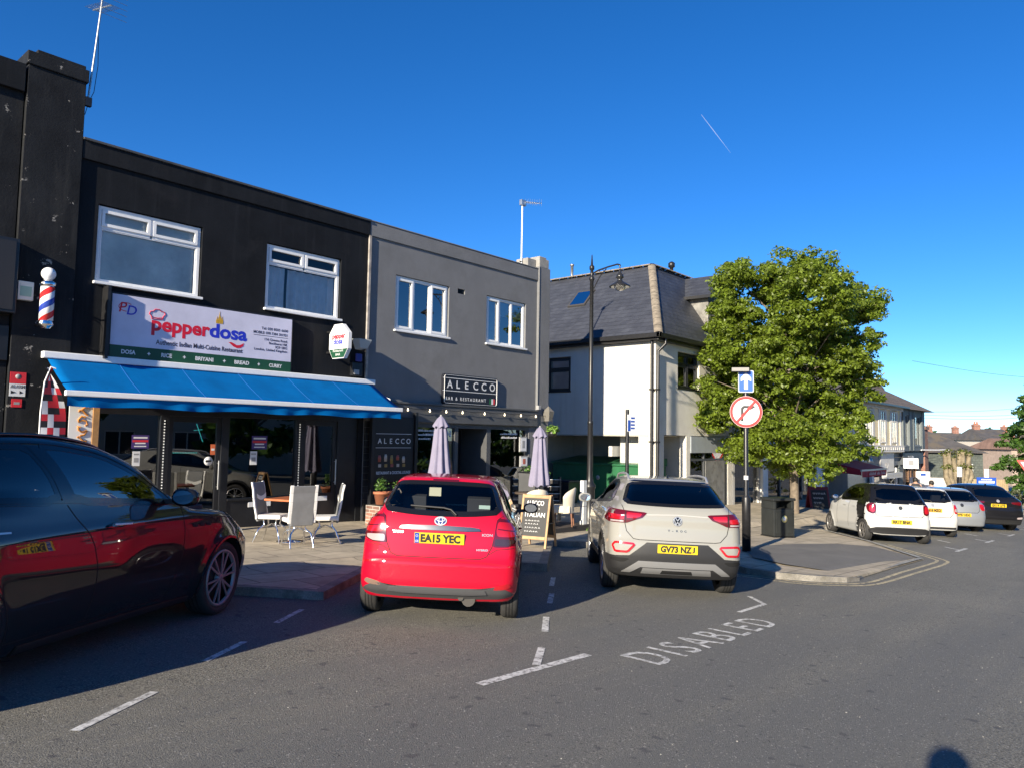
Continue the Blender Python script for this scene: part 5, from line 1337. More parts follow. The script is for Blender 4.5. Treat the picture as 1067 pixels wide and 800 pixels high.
for i in range(8): x = .1 + i * .085; c.bar((x, -.14, 2.0 + x * .18), (x, .10, 2.0 + x * .18), .007, .007); c.bar((x, -.02 - x * .2, 1.9 + x * .18), (x, -.02 - x * .2, 2.1 + x * .18), .006, .006)
c.box(-.08, .12, -.05, .05, 1.9, 2.06); c.build('aerial_head', metal_g, T)
c = MB(); c.box(-.06, .3, -.02, .02, .2, .23); c.build('bracket', black_metal, T)
# ------------------------------------------------------------------ cars: smooth shells from side, rear and plan curves
def curve(pts, sm=.03):
    p = np.array(sorted(pts), float); x, y = p[:, 0], p[:, 1]
    h = np.diff(x); d = np.diff(y) / h
    m = np.zeros(len(x))
    for i in range(1, len(x) - 1):
        if d[i - 1] * d[i] > 0:
            w1, w2 = 2 * h[i] + h[i - 1], h[i] + 2 * h[i - 1]; m[i] = (w1 + w2) / (w1 / d[i - 1] + w2 / d[i])
    m[0], m[-1] = d[0], d[-1]
    N = 1200; pad = .6
    X = np.linspace(x[0] - pad, x[-1] + pad, N)
    i = np.clip(np.searchsorted(x, X) - 1, 0, len(x) - 2); t = (X - x[i]) / h[i]
    tt = np.clip(t, 0, 1)
    Y = (2 * tt**3 - 3 * tt**2 + 1) * y[i] + (tt**3 - 2 * tt**2 + tt) * h[i] * m[i] + (-2 * tt**3 + 3 * tt**2) * y[i + 1] + (tt**3 - tt**2) * h[i] * m[i + 1]
    Y += np.where(t < 0, t * h[i] * m[i], 0) + np.where(t > 1, (t - 1) * h[i] * m[i + 1], 0)
    if sm:
        k = int(sm / (X[1] - X[0]))
        if k > 1:
            w = np.hanning(2 * k + 3); w /= w.sum()
            Y = np.convolve(np.pad(Y, k + 1, 'reflect', reflect_type='odd'), w, 'valid')
    G = np.gradient(Y, X)
    return lambda q: np.interp(q, X, Y), lambda q: np.interp(q, X, G)
def smax(a, b, k):
    h = np.clip(.5 + .5 * (a - b) / k, 0, 1)
    return a * h + b * (1 - h) + k * h * (1 - h)

class Shell:
    """signed field of a car body; x forward from the rear bumper, y left, z up"""
    def __init__(s, c):
        s.c = c
        s.rx, s.rxg = curve(c['rear'], c.get('rsm', .03)); s.fx, s.fxg = curve(c['front'], .04)
        s.tz, s.tzg = curve(c['top'], .10); s.wz, s.wzg = curve(c['width'], c.get('wsm', .025))
        s.tp, _ = curve(c['taper'], .12); s.tu, _ = curve(c.get('taper_up', [(0, 0), (5, 0)]), .15)
    def F(s, x, y, z, arches=True):
        c = s.c
        ay = np.sqrt(y * y + 4e-4)
        g = s.rxg(z)
        dr = (s.rx(z) + c.get('rcurve', .12) * ay**2 + c.get('rcurve4', .06) * ay**6 - x) / np.sqrt(1 + np.minimum(g * g, 9))
        g = s.fxg(z)
        df = (x - s.fx(z) + c.get('fcurve', .22) * ay**2 + .25 * ay**6) / np.sqrt(1 + np.minimum(g * g, 9))
        g = s.tzg(x)
        dt = (z - s.tz(x) + c.get('crown', .06) * ay**2) / np.sqrt(1 + g * g)
        up_ = np.clip((z - c['belt'] + .03) / .2, 0, 1); up_ = up_ * up_ * (3 - 2 * up_)
        w = s.wz(z) - s.tp(x) * (1 - .35 * up_) - s.tu(x) * up_
        for xa, za, ra in c['arches']:
            d = np.sqrt((x - xa)**2 + (z - za)**2)
            w = w + c.get('flare', .018) * np.exp(-((d - ra) / .075)**2) * (1 - up_) * np.clip((c['belt'] - z) / .15, 0, 1)
        for (zc, sg, am, x0, x1) in c.get('creases', []):
            w = w + am * np.exp(-((z - zc - .02 * (x - x0)) / sg)**2) * np.clip((x - x0) / .3, 0, 1) * np.clip((x1 - x) / .3, 0, 1)
        g = s.wzg(z)
        ds = (ay - w) / np.sqrt(1 + np.minimum(g * g, 4))
        db = c.get('bottom', .2) - z
        f = smax(ds, dr, c.get('k_sr', .14)); f = smax(f, df, .18)
        f = smax(f, dt, c.get('k_top', .07)); f = smax(f, db, .06)
        if arches:
            for xa, za, ra in c['arches']:
                d = np.sqrt((x - xa)**2 + (z - za)**2)
                cut = np.maximum(d - ra, (c['W'] / 2 - .32) - ay)
                f = np.maximum(f, -cut)
        return f
    def grad(s, P, arches=True, e=.003):
        x, y, z = P.T
        g = np.stack([s.F(x + e, y, z, arches) - s.F(x - e, y, z, arches), s.F(x, y + e, z, arches) - s.F(x, y - e, z, arches), s.F(x, y, z + e, arches) - s.F(x, y, z - e, arches)], 1)
        n = np.linalg.norm(g, axis=1, keepdims=True)
        return g / np.maximum(n, 1e-9), n[:, 0] / (2 * e)
    def mesh(s, h=.03):
        c = s.c
        xs = np.arange(-.12, c['L'] + .15, h); ys = np.arange(-c['W'] / 2 - .1 - h / 2, c['W'] / 2 + .1 + h, h); zs = np.arange(c.get('bottom', .2) - .1, c['H'] + .12, h)
        X, Y, Z = np.meshgrid(xs, ys, zs, indexing='ij')
        v = s.F(X, Y, Z)
        neg = v < 0
        nx, ny, nz = v.shape
        cnt = np.zeros((nx - 1, ny - 1, nz - 1), int)
        for i in (0, 1):
            for j in (0, 1):
                for k in (0, 1): cnt += neg[i:nx - 1 + i, j:ny - 1 + j, k:nz - 1 + k]
        act = (cnt > 0) & (cnt < 8)
        idx = -np.ones(act.shape, int); idx[act] = np.arange(act.sum())
        ci, cj, ck = np.nonzero(act)
        acc = np.zeros((len(ci), 3)); num = np.zeros(len(ci))
        cor = [(i, j, k) for i in (0, 1) for j in (0, 1) for k in (0, 1)]
        for a in range(8):
            for b in range(a + 1, 8):
                if sum(abs(p - q) for p, q in zip(cor[a], cor[b])) != 1: continue
                va = v[ci + cor[a][0], cj + cor[a][1], ck + cor[a][2]]; vb = v[ci + cor[b][0], cj + cor[b][1], ck + cor[b][2]]
                m = (va < 0) != (vb < 0); t = np.where(m, va / np.where(m, va - vb, 1), 0)
                p = np.array(cor[a])[None] + t[:, None] * (np.array(cor[b]) - np.array(cor[a]))[None]
                acc += p * m[:, None]; num += m
        P = acc / num[:, None]
        P = np.stack([xs[ci] + P[:, 0] * h, ys[cj] + P[:, 1] * h, zs[ck] + P[:, 2] * h], 1)
        for _ in range(3):
            n, gm = s.grad(P); f = s.F(*P.T)
            P = P - n * np.clip(f / np.maximum(gm, .3), -h * .4, h * .4)[:, None]
        faces = []
        for ax in range(3):
            sl0 = [slice(1, -1)] * 3; sl1 = [slice(1, -1)] * 3
            sl0[ax] = slice(0, -1); sl1[ax] = slice(1, None)
            a, b = neg[tuple(sl0)], neg[tuple(sl1)]
            I = np.array(np.nonzero(a != b)); s0 = a[tuple(I)]
            I = I + np.array([[0 if q == ax else 1] for q in range(3)])
            u, w = (ax + 1) % 3, (ax + 2) % 3
            q = []
            for du, dw in ((-1, -1), (0, -1), (0, 0), (-1, 0)):
                J = I.copy(); J[u] += du; J[w] += dw; q.append(idx[J[0], J[1], J[2]])
            q = np.stack(q, 1); q = np.where(s0[:, None], q, q[:, ::-1]); faces.append(q)
        return P, np.concatenate(faces)
    def cast(s, view, a, b):
        """surface point seen from outside at view coordinates (a, b); points past the edge are pulled in"""
        a = np.array(a, float); b = np.array(b, float)
        P, ok = s.cast1(view, a, b)
        for _ in range(30):
            if ok.all(): break
            if view in ('rear', 'front'): a[~ok] *= .985
            else: b[~ok] -= .008
            P2, ok2 = s.cast1(view, a[~ok], b[~ok]); i = np.nonzero(~ok)[0]; P[i] = P2; ok[i] = ok2
        return P
    def cast1(s, view, a, b):
        n = len(a); c = s.c
        if view == 'rear': O, D, far = np.stack([np.full(n, -.3), a, b], 1), np.array([1., 0, 0]), c['L'] * .75
        elif view == 'front': O, D, far = np.stack([np.full(n, c['L'] + .3), a, b], 1), np.array([-1., 0, 0]), c['L'] * .75
        elif view == 'left': O, D, far = np.stack([a, np.full(n, c['W'] / 2 + .3), b], 1), np.array([0, -1., 0]), c['W']
        elif view == 'right': O, D, far = np.stack([a, np.full(n, -c['W'] / 2 - .3), b], 1), np.array([0, 1., 0]), c['W']
        else: O, D, far = np.stack([a, b, np.full(n, c['H'] + .3)], 1), np.array([0, 0, -1.]), c['H']
        lo = np.zeros(n); hi = np.full(n, -1.); st = .02
        prev = np.zeros(n); done = np.zeros(n, bool)
        for t in np.arange(0, far, st):
            f = s.F(*(O + D * t).T, False); hit = (f < 0) & ~done
            lo[hit] = t - st; hi[hit] = t; done |= hit
            if done.all(): break
        lo[~done] = hi[~done] = .35
        for _ in range(18):
            m = (lo + hi) / 2; f = s.F(*(O + D * m[:, None]).T, False); ins = f < 0
            hi = np.where(ins, m, hi); lo = np.where(ins, lo, m)
        return O + D * ((lo + hi) / 2)[:, None], done

def inpoly(px, py, poly):
    r = np.zeros(len(px), bool); n = len(poly)
    for i in range(n):
        x0, y0 = poly[i]; x1, y1 = poly[(i + 1) % n]
        if y0 == y1: continue
        c = ((y0 > py) != (y1 > py)) & (px < (x1 - x0) * (py - y0) / (y1 - y0) + x0); r ^= c
    return r
def chaikin(poly, it=2, cut=.18, closed=True):
    p = [np.array(q, float) for q in poly]
    for _ in range(it):
        o = []; n = len(p)
        for i in range(n if closed else n - 1):
            a, b = p[i], p[(i + 1) % n]; o += [a + (b - a) * cut, b - (b - a) * cut]
        if not closed: o = [p[0]] + o + [p[-1]]
        p = o; cut = .25
    return p
def resample(poly, st, closed=True):
    o = []; n = len(poly)
    for i in range(n if closed else n - 1):
        a, b = np.array(poly[i], float), np.array(poly[(i + 1) % n], float); k = max(1, int(np.ceil(np.linalg.norm(b - a) / st)))
        o += [a + (b - a) * j / k for j in range(k)]
    if not closed: o.append(np.array(poly[-1], float))
    return np.array(o)
def mesh_np(name, V, F, mats, parent, mi=None, normals=None, smooth=True):
    me = bpy.data.meshes.new(name); me.from_pydata(V.tolist(), [], [tuple(f) for f in F])
    for m in (mats if isinstance(mats, (list, tuple)) else [mats]): me.materials.append(m)
    if mi is not None: me.polygons.foreach_set('material_index', np.asarray(mi, np.int32))
    me.polygons.foreach_set('use_smooth', np.full(len(me.polygons), smooth)); me.update()
    if normals is not None: me.normals_split_custom_set_from_vertices(normals.tolist())
    o = bpy.data.objects.new(name, me); COL.objects.link(o)
    if parent is not None: o.parent = parent
    return o

CARGLASS = glass_mat('car_glass', (.48, .51, .53), 1.7)
CARGLASS_D = glass_mat('privacy_car_glass', (.10, .11, .125), 1.7)
plas = mat('black_car_plastic', (.018, .018, .019), .55, var=.1); gloss_blk = mat('gloss_black', (.008, .008, .009), .12)
seam_m = mat('panel_gap', (.004, .004, .004), .8); rub = mat('tyre_rubber', (.028, .027, .026), .8, var=.25, vscale=12, bump=.2); alloy = mat('silver_alloy', (.50, .50, .51), .3, .85); dalloy = mat('dark_alloy', (.07, .07, .075), .3, .7)
hub_d = mat('brake_dark', (.02, .02, .02), .7); seat_m = mat('car_seat', (.035, .036, .04), .8); trim_in = mat('car_trim', (.03, .03, .033), .85)
lens_r = mat('red_lens', (.42, .008, .016), .12, spec=.8, coat=.6); lens_dr = mat('dark_red_lens', (.10, .004, .008), .12, spec=.8, coat=.6); lens_c = mat('clear_lens', (.50, .42, .42), .12, .3, spec=.8, coat=.5); lens_s = mat('smoked_lens', (.045, .018, .016), .1, spec=.8, coat=.5); lens_o = mat('amber_lens', (.35, .12, .02), .2)
plate_y = mat('yellow_plate', (.66, .46, .015), .4); silver_p = mat('satin_silver', (.52, .52, .52), .32, .6); eu_blue = mat('plate_blue', (.01, .06, .35), .4)
def paint(name, col, flake=.1, rough=.35, metal=0., coat=1.):
    return mat(name, col, .5, metal, spec=.08 if not metal else .5, coat=coat, fine=flake, fscale=600)

class Car:
    def __init__(s, label, cfg, body, pos, head, group=None, res=.03):
        """pos = rear axle on the ground, head = heading from the street axis"""
        s.sh = Shell(cfg); s.c = cfg
        T = s.T = thing('parked_car', label, 'car', (0, 0, 0), 0, group)
        a = R(head); nup = Vector((SL, 0, 1)).normalized(); f = Vector((math.cos(a), math.sin(a), -SL * math.cos(a))).normalized(); l = nup.cross(f)
        M = Matrix((f, l, nup)).transposed().to_4x4(); M.translation = Vector((pos[0], pos[1], gz(pos[0]))) - f * cfg['xr']
        T.matrix_world = M
        s.wins = cfg['windows']
        P, Fc = s.sh.mesh(res)
        N, _ = s.sh.grad(P)
        cen = P[Fc].mean(1); fn = N[Fc].mean(1)
        keep = np.ones(len(Fc), bool)
        for (view, poly, *_) in s.wins:
            ci = np.array(poly, float).mean(0); q = [tuple(ci + (np.array(p) - ci) * .965) for p in poly]
            if view == 'rear': m = inpoly(cen[:, 1], cen[:, 2], q) & (fn[:, 0] < -.15) & (cen[:, 0] < cfg['L'] * .5)
            elif view == 'front': m = inpoly(cen[:, 1], cen[:, 2], q) & (fn[:, 0] > .15) & (cen[:, 0] > cfg['L'] * .4)
            else: m = inpoly(cen[:, 0], cen[:, 2], q) & (fn[:, 1] * (1 if view == 'left' else -1) > .3)
            keep &= ~m
        d2 = cfg.get('two_tone')
        mi = np.zeros(len(Fc), int)
        if d2: mi = d2(cen, fn).astype(int)
        s.inner = np.zeros(len(Fc), bool)
        for xa, za, ra in cfg['arches']: s.inner |= (np.hypot(cen[:, 0] - xa, cen[:, 2] - za) < ra + .012) & (np.abs(cen[:, 1]) < cfg['W'] / 2 + .1) & (np.abs(fn[:, 1]) < .75)
        mats = [body, cfg.get('second', plas), plas]
        mi[s.inner] = 2; mi[fn[:, 2] < -.9] = 2
        s.body = mesh_np('body', P, Fc[keep], mats, T, mi[keep], N)
        s.glass()
        s.interior()
    def patch(s, name, view, poly, m, h=.004, parent=None, round_=2, st=.035, mirror=False, label=None, cut=.18):
        if mirror: poly = [(-p[0], p[1]) for p in poly]
        P2 = resample(chaikin(poly, round_, cut), st) if round_ else resample(poly, st)
        c = P2.mean(0); ext = np.abs(P2 - c).max()
        n = max(3, int(ext / .05)); rings = []
        for i in range(n + 1): rings.append(c + (P2 - c) * (1 - i / n * .999))
        Q = np.concatenate(rings); k = len(P2)
        V = s.sh.cast(view, Q[:, 0], Q[:, 1]); N, _ = s.sh.grad(V, False)
        Vt = V + N * h; Vs = V[:k] - N[:k] * .012
        F_ = []
        area = sum(P2[i][0] * P2[(i + 1) % k][1] - P2[(i + 1) % k][0] * P2[i][1] for i in range(k))
        fl = (area > 0) ^ (view in ('rear', 'left'))
        for r in range(n):
            for i in range(k):
                q = (r * k + i, r * k + (i + 1) % k, (r + 1) * k + (i + 1) % k, (r + 1) * k + i); F_.append(q if fl else q[::-1])
        b = len(Vt)
        for i in range(k):
            q = (b + i, b + (i + 1) % k, (i + 1) % k, i); F_.append(q if fl else q[::-1])
        o = mesh_np(name, np.concatenate([Vt, Vs]), F_, m, parent or s.T, None, np.concatenate([N, N[:k]]))
        if label: o['label'] = label
        return o
    def strip(s, name, view, line_, w, m, h=.0015, parent=None, mirror=False, closed=False, st=.03, raise_=False, round_=0):
        if mirror: line_ = [(-p[0], p[1]) for p in line_]
        if round_: line_ = chaikin(line_, round_, .2, closed)
        P2 = resample(line_, st, closed); V = s.sh.cast(view, P2[:, 0], P2[:, 1]); N, _ = s.sh.grad(V, False)
        Tn = np.roll(V, -1, 0) - np.roll(V, 1, 0)
        if not closed: Tn[0] = V[1] - V[0]; Tn[-1] = V[-1] - V[-2]
        Tn /= np.maximum(np.linalg.norm(Tn, axis=1, keepdims=True), 1e-9); B = np.cross(N, Tn)
        k = len(V)
        A = np.concatenate([V - B * w / 2 - N * .01, V - B * w / 2 + N * h, V + B * w / 2 + N * h, V + B * w / 2 - N * .01])
        F_ = []
        for i in range(k if closed else k - 1):
            j = (i + 1) % k
            for r in range(3): F_.append((r * k + i, r * k + j, (r + 1) * k + j, (r + 1) * k + i))
        return mesh_np(name, A, F_, m, parent or s.T, None, None, False)
    def glass(s):
        for (view, poly, gm, rnd_) in s.wins:
            nm = {'rear': 'rear_window', 'front': 'windscreen'}.get(view, 'side_window')
            g_ = s.patch(nm, view, poly, gm, .002, round_=rnd_)
            pl = chaikin(poly, rnd_) if rnd_ else poly
            cc_ = np.mean(np.array(pl), 0); s.strip('seal', view, [tuple(cc_ + (np.array(p) - cc_) * .975) for p in pl], .062, gloss_blk, .0035, parent=g_, closed=True)
    def interior(s):
        c = s.c; W2 = c['W'] / 2; zf = c.get('bottom', .2) + .12
        xa, xb = c['cabin']
        m = MB(); m.box(xa, xb, -W2 + .16, W2 - .16, zf, zf + .03); m.box(xa, xa + .6, -W2 + .2, W2 - .2, zf, c['belt'] - .16)
        m.box(xb - .35, xb - .1, -W2 + .16, W2 - .16, c['belt'] - .3, c['belt'] - .08)
        for sg in (-1, 1): m.box(xa, xb, sg * (W2 - .15) - .02, sg * (W2 - .15) + .02, zf, c['belt'] - .06)
        m.build('cabin_trim', trim_in, s.T, bev=.02)
        rows = ((xa + .55, (-.36, .36)), (xb - 1.05, (-.36, .36)))
        for x, yy in rows:
            for y in yy:
                m = MB(); M0 = Matrix.Translation((x, y, zf)) @ Matrix.Rotation(R(-14), 4, 'Y')
                m.box(-.07, .07, -.23, .23, .25, c['belt'] - zf + .06, 0, M0); m.box(-.05, .05, -.13, .13, c['belt'] - zf + .10, c['belt'] - zf + .28, 0, M0)
                m.bar(M0 @ Vector((0, -.06, c['belt'] - zf)), M0 @ Vector((0, -.06, c['belt'] - zf + .15)), .015, .015); m.bar(M0 @ Vector((0, .06, c['belt'] - zf)), M0 @ Vector((0, .06, c['belt'] - zf + .15)), .015, .015)
                m.box(.05, .5, -.24, .24, .1, .26, 0, Matrix.Translation((x, y, zf)))
                m.build('seat', seat_m, s.T, bev=.06, segs=4)
        m = MB(); pts = [(xb - .55 + .17 * math.cos(q * .3927) * .35, .36 + .17 * math.sin(q * .3927), c['belt'] - .06 + .16 * math.cos(q * .3927)) for q in range(17)]; m.tube(pts, .013, 6, caps=False); m.build('steering_wheel', trim_in, s.T)
    def wheels(s, r, w, style='alloy', rimm=alloy, spokes=5, rr=.68, faceout=.02):
        c = s.c
        for x in (c['xr'], c['xr'] + c['wb']):
            for sg in (-1, 1):
                yo = sg * (c['track'])
                yo_in = yo - sg * w
                M = Matrix.Translation((x, 0, r))
                t = MB()
                prof = [(r * rr, yo - sg * .02), (r * (rr + .08), yo - sg * .004), (r * .90, yo + sg * .003), (r * .965, yo - sg * .012), (r, yo - sg * .035), (r, yo_in + sg * .035), (r * .965, yo_in + sg * .012), (r * .9, yo_in), (r * rr, yo_in + sg * .02)]
                t.lathe(prof, (x, 0, r), 40, 'y')
                ty = t.build('tyre', rub, None)
                hm = MB(); hm.lathe([(0, yo - sg * .10), (r * rr * .97, yo - sg * .10), (r * rr * .97, yo_in + sg * .03)], (x, 0, r), 24, 'y'); hm.lathe([(0, yo - sg * .07), (r * rr * .7, yo - sg * .07), (r * rr * .7, yo - sg * .09)], (x, 0, r), 24, 'y')
                wh = hm.build('wheel', hub_d, s.T)
                ty.parent = wh
                for yy in (-.035, 0, .035):
                    gr = MB(); 
                    gc = (yo + yo_in) / 2 + yy * w / .2
                    gr.lathe([(r + .0012, gc - .006), (r + .0012, gc + .006)], (x, 0, r), 40, 'y'); g_ = gr.build('tread_groove', seam_m, None); g_.parent = wh
                    if res_far(s): break
                q = MB()
                q.lathe([(r * rr * .90, yo - sg * .035), (r * rr * .93, yo - sg * .008), (r * rr * 1.0, yo - sg * .004), (r * rr * 1.02, yo - sg * .02)], (x, 0, r), 40, 'y')
                q.lathe([(0, yo - sg * faceout), (r * .09, yo - sg * faceout), (r * .13, yo - sg * (faceout + .012)), (r * .15, yo - sg * .06)], (x, 0, r), 20, 'y')
                for k in range(spokes):
                    an = 2 * math.pi * k / spokes + .3
                    for dd in ((-.12, .12) if style == 'twin' else (0,)):
                        ca, sa = math.cos(an + dd * .8), math.sin(an + dd * .8); cb, sb = math.cos(an + dd * 1.6), math.sin(an + dd * 1.6)
                        sw = r * (.035 if style == 'twin' else .075)
                        a_ = Vector((x + ca * r * .1, yo - sg * (faceout + .008), r + sa * r * .1)); b_ = Vector((x + cb * r * rr * .95, yo - sg * .018, r + sb * r * rr * .95))
                        q.bar(a_, b_, sw, .02, (0, 1, 0) if False else (ca, 0, sa) if False else Vector((0, sg, 0)).cross(b_ - a_))
                rm = q.build('rim', rimm, None); rm.parent = wh
    def numberplate(s, text, z, y=0., tilt=0., w=.52, h=.111, band=False, x=None, col=plate_y):
        V = s.sh.cast('rear', [y], [z])[0] if x is None else np.array([x, y, z])
        M = Matrix.Translation((V[0] - .012, y, z)) @ Matrix.Rotation(R(tilt), 4, 'Y')
        m = MB(); m.box(-.006, .012, -w / 2, w / 2, -h / 2, h / 2, 0, M); p = m.build('number_plate', col, s.T, bev=.003)
        l = MB(); tail = text.endswith('J')
        if tail:                          # this face drops its J below the line: stand one on it
            text = text[:-1]; vs, fs = text_mesh('J', .1, 1, .003, 'LEFT', .0008); A = np.array(vs); A = (A - A.min(0)) / (A.max(0) - A.min(0))
            u, v_ = M.to_3x3() @ Vector((0, -1, 0)), M.to_3x3() @ Vector((0, 0, 1)); o_ = M @ Vector((-.0065, -w * .35, -h * .33))
            l.add([o_ + u * (p[0] * w * .078) + v_ * (p[1] * .0765) + M.to_3x3() @ Vector((-.001 * p[2], 0, 0)) for p in A], fs)
        letters(l, text, .108, M @ Vector((-.0065, (w * .43 if not band else w * .375), -h * .33)), M.to_3x3() @ Vector((0, -1, 0)), M.to_3x3() @ Vector((0, 0, 1)), bold=.006, fit=w * (.86 if not band else .80) * (.91 if tail else 1), ext=.0008)
        l.build('plate_lettering', m_blk, p)
        if band:
            b = MB(); b.box(-.0075, -.0062, w / 2 - .05, w / 2 - .004, -h / 2 + .003, h / 2 - .003, 0, M); b.build('blue_band', eu_blue, p)
            b = MB(); b.lathe([(.010, -.001), (.013, -.001)], M @ Vector((-.0078, w / 2 - .027, h * .2)), 12, 'x', M=M.to_3x3().to_4x4()); letters(b, 'GB', .03, M @ Vector((-.0076, w / 2 - .01, -h * .38)), M.to_3x3() @ Vector((0, -1, 0)), M.to_3x3() @ Vector((0, 0, 1)), fit=.034, ext=.0004); b.build('band_print', m_wht, p)
        return p
    def badge_text(s, name, text, y, z, w, size=.05, m=silver_p, bold=.001, view='rear', off=.004):
        """raised lettering laid on the tailgate"""
        vs, fs = text_mesh(text, size, 1, bold, 'LEFT', .0012)
        xs_ = [v[0] for v in vs]; k = w / (max(xs_) - min(xs_)); x0 = min(xs_)
        A = np.array(vs); u = (A[:, 0] - x0) * k
        Yv = y - u; Zv = z + A[:, 1]
        V = s.sh.cast(view, Yv, Zv); N, _ = s.sh.grad(V, False)
        return mesh_np(name, V + N * (off + A[:, 2:3]), fs, m, s.T, None, None, False)
    def mirrors(s, x, z, m, side=(1, -1), w=.20, h=.15, out=None):
        for sg in side:
            y0 = abs(s.sh.cast('left' if sg > 0 else 'right', [x], [z - .03])[0][1])
            q = MB(); V = []; n = 14
            for j, (dx, k) in enumerate(((0, .86), (.02, 1.0), (.06, .98), (.11, .8), (.15, .45), (.165, .1))):
                for i in range(n):
                    t = 2 * math.pi * i / n; cy, cz_ = math.cos(t), math.sin(t)
                    yy = np.sign(cy) * abs(cy) ** .75 * w / 2 * k; zz = np.sign(cz_) * abs(cz_) ** .75 * h / 2 * k
                    V.append((x + dx - .03, sg * (y0 + .07 + w / 2) + yy, z + .05 + zz))
            q.add(V, [(j * n + i, j * n + (i + 1) % n, (j + 1) * n + (i + 1) % n, (j + 1) * n + i) for j in range(5) for i in range(n)] + [tuple(range(n))[::-1]], 0, True)
            o = q.build('wing_mirror', m, s.T)
            g = MB(); g.add([(x - .033, sg * (y0 + .07 + w / 2) + math.cos(2 * math.pi * i / 16) * w * .40, z + .05 + math.sin(2 * math.pi * i / 16) * h * .38) for i in range(16)], [tuple(range(16))[::-1]]); g.build('mirror_glass', mat('mirror_glass', (.75, .78, .8), .03, 1.), o)
            b = MB(); b.bar((x + .03, sg * (y0 - .02), z), (x + .04, sg * (y0 + .09), z + .01), .05, .04); b.build('mirror_arm', plas, o)
    def wiper(s, pts, m=plas):
        P2 = np.array(pts); V = s.sh.cast('rear', P2[:, 0], P2[:, 1]); N, _ = s.sh.grad(V, False); V = V + N * .02
        w = MB(); w.tube([tuple(p) for p in V], .011, 6); w.build('rear_wiper', m, s.T)
    def antenna(s, x, y=0, fin=True):
        z = s.sh.cast('top', [x], [y])[0][2]
        a = MB()
        if fin: a.add([(x - .07, y - .02, z - .01), (x - .07, y + .02, z - .01), (x + .09, y, z - .01), (x - .06, y, z + .06), (x - .03, y, z + .062)], [(0, 1, 3), (0, 3, 4), (1, 4, 3), (0, 4, 2), (1, 2, 4)])
        else: a.tube([(x, y, z - .01), (x - .06, y, z + .17)], [.012, .004], 6)
        a.build('roof_antenna', gloss_blk, s.T)
def res_far(c): return c.c.get('far', False)
def rect(y0, y1, z0, z1): return [(y0, z0), (y1, z0), (y1, z1), (y0, z1)]
# ------------------------------------------------------------------ the cars
# red hatchback
yc = dict(L=3.95, W=1.695, H=1.51, xr=.60, wb=2.51, track=.845, belt=1.02, bottom=.22, cabin=(.35, 2.95),
    rear=[(.0, .16), (.25, .10), (.33, .03), (.45, .0), (.60, .0), (.68, .035), (.76, .05), (.95, .075), (1.10, .125), (1.25, .225), (1.40, .36), (1.46, .42), (1.6, .55)],
    front=[(.0, 3.85), (.3, 3.95), (.6, 3.93), (.8, 3.8), (1.0, 3.6), (1.6, 3.2)],
    top=[(-.5, 1.42), (.3, 1.475), (.8, 1.50), (1.4, 1.51), (1.9, 1.48), (2.3, 1.36), (2.9, 1.06), (3.05, 1.0), (3.5, .90), (3.85, .74), (4.2, .5)],
    width=[(.0, .74), (.2, .78), (.3, .82), (.5, .845), (.7, .848), (.85, .835), (.98, .80), (1.06, .755), (1.3, .645), (1.45, .56), (1.6, .46)],
    taper=[(-.3, .09), (0, .055), (.3, .02), (.7, 0), (3.0, 0), (3.5, .05), (3.95, .16)], taper_up=[(0, .06), (.6, .03), (1.2, 0), (2.2, 0), (3, .08), (4, .2)],
    rcurve=.11, rcurve4=.10, k_sr=.12, k_top=.06, crown=.05, arches=[(.60, .31, .355), (3.11, .31, .355)], flare=.02, creases=[(.78, .04, .012, .5, 3.2)],
    windows=[('rear', [(-.635, 1.145), (-.3, 1.115), (0, 1.108), (.3, 1.115), (.635, 1.145), (.545, 1.40), (.47, 1.425), (0, 1.435), (-.47, 1.425), (-.545, 1.40)], glass_mat('clear_car_glass', (.74, .77, .78), 1.55), 1)] +
        [(v, [(.62, 1.12), (1.7, 1.05), (2.62, 1.0), (2.25, 1.28), (1.85, 1.41), (1.2, 1.43), (.8, 1.36)], CARGLASS_D, 1) for v in ('left', 'right')] +
        [('front', [(-.62, 1.03), (.62, 1.03), (.5, 1.38), (-.5, 1.38)], CARGLASS, 1)])
red = paint('red_car_paint', (.50, .004, .024), .04, .3)
K = Car('red hatchback parked nose in at the kerb, yellow rear plate reading EA15 YEC', yc, red, (-3.65, -7.65), 40, 'cars parked in the angled bays', .024)
K.wheels(.305, .185, rimm=alloy)
tl = [(.585, 1.075), (.62, 1.085), (.76, 1.06), (.80, 1.0), (.80, .88), (.78, .83), (.70, .80), (.555, .795), (.565, .90)]
for mir in (False, True):
    t = K.patch('tail_light', 'rear', tl, lens_dr, .010, mirror=mir, cut=.12)
    K.patch('upper_lens', 'rear', [(.60, 1.055), (.745, 1.035), (.785, .985), (.785, .90), (.60, .905), (.585, .96)], lens_r, .014, t, mirror=mir, cut=.12)
    K.patch('lower_lens', 'rear', [(.575, .885), (.77, .875), (.765, .84), (.70, .812), (.572, .81)], lens_c if not mir else lens_s, .014, t, mirror=mir, cut=.12)
    K.strip('light_line', 'rear', [(.60, .98), (.785, .955)], .012, lens_dr, .016, t, mirror=mir)
    K.patch('reflector', 'rear', [(.60, .405), (.74, .435), (.765, .40), (.72, .375), (.58, .365)], mat('pale_reflector', (.20, .13, .10), .2) if not mir else lens_r, .006, mirror=mir, cut=.12)
K.patch('lower_valance', 'rear', [(-.80, .30), (-.74, .36), (-.60, .40), (-.54, .385), (-.5, .375), (.5, .375), (.54, .385), (.60, .40), (.74, .36), (.80, .30), (.6, .26), (-.6, .26)], mat('grey_valance', (.06, .06, .062), .5), .006, round_=1)
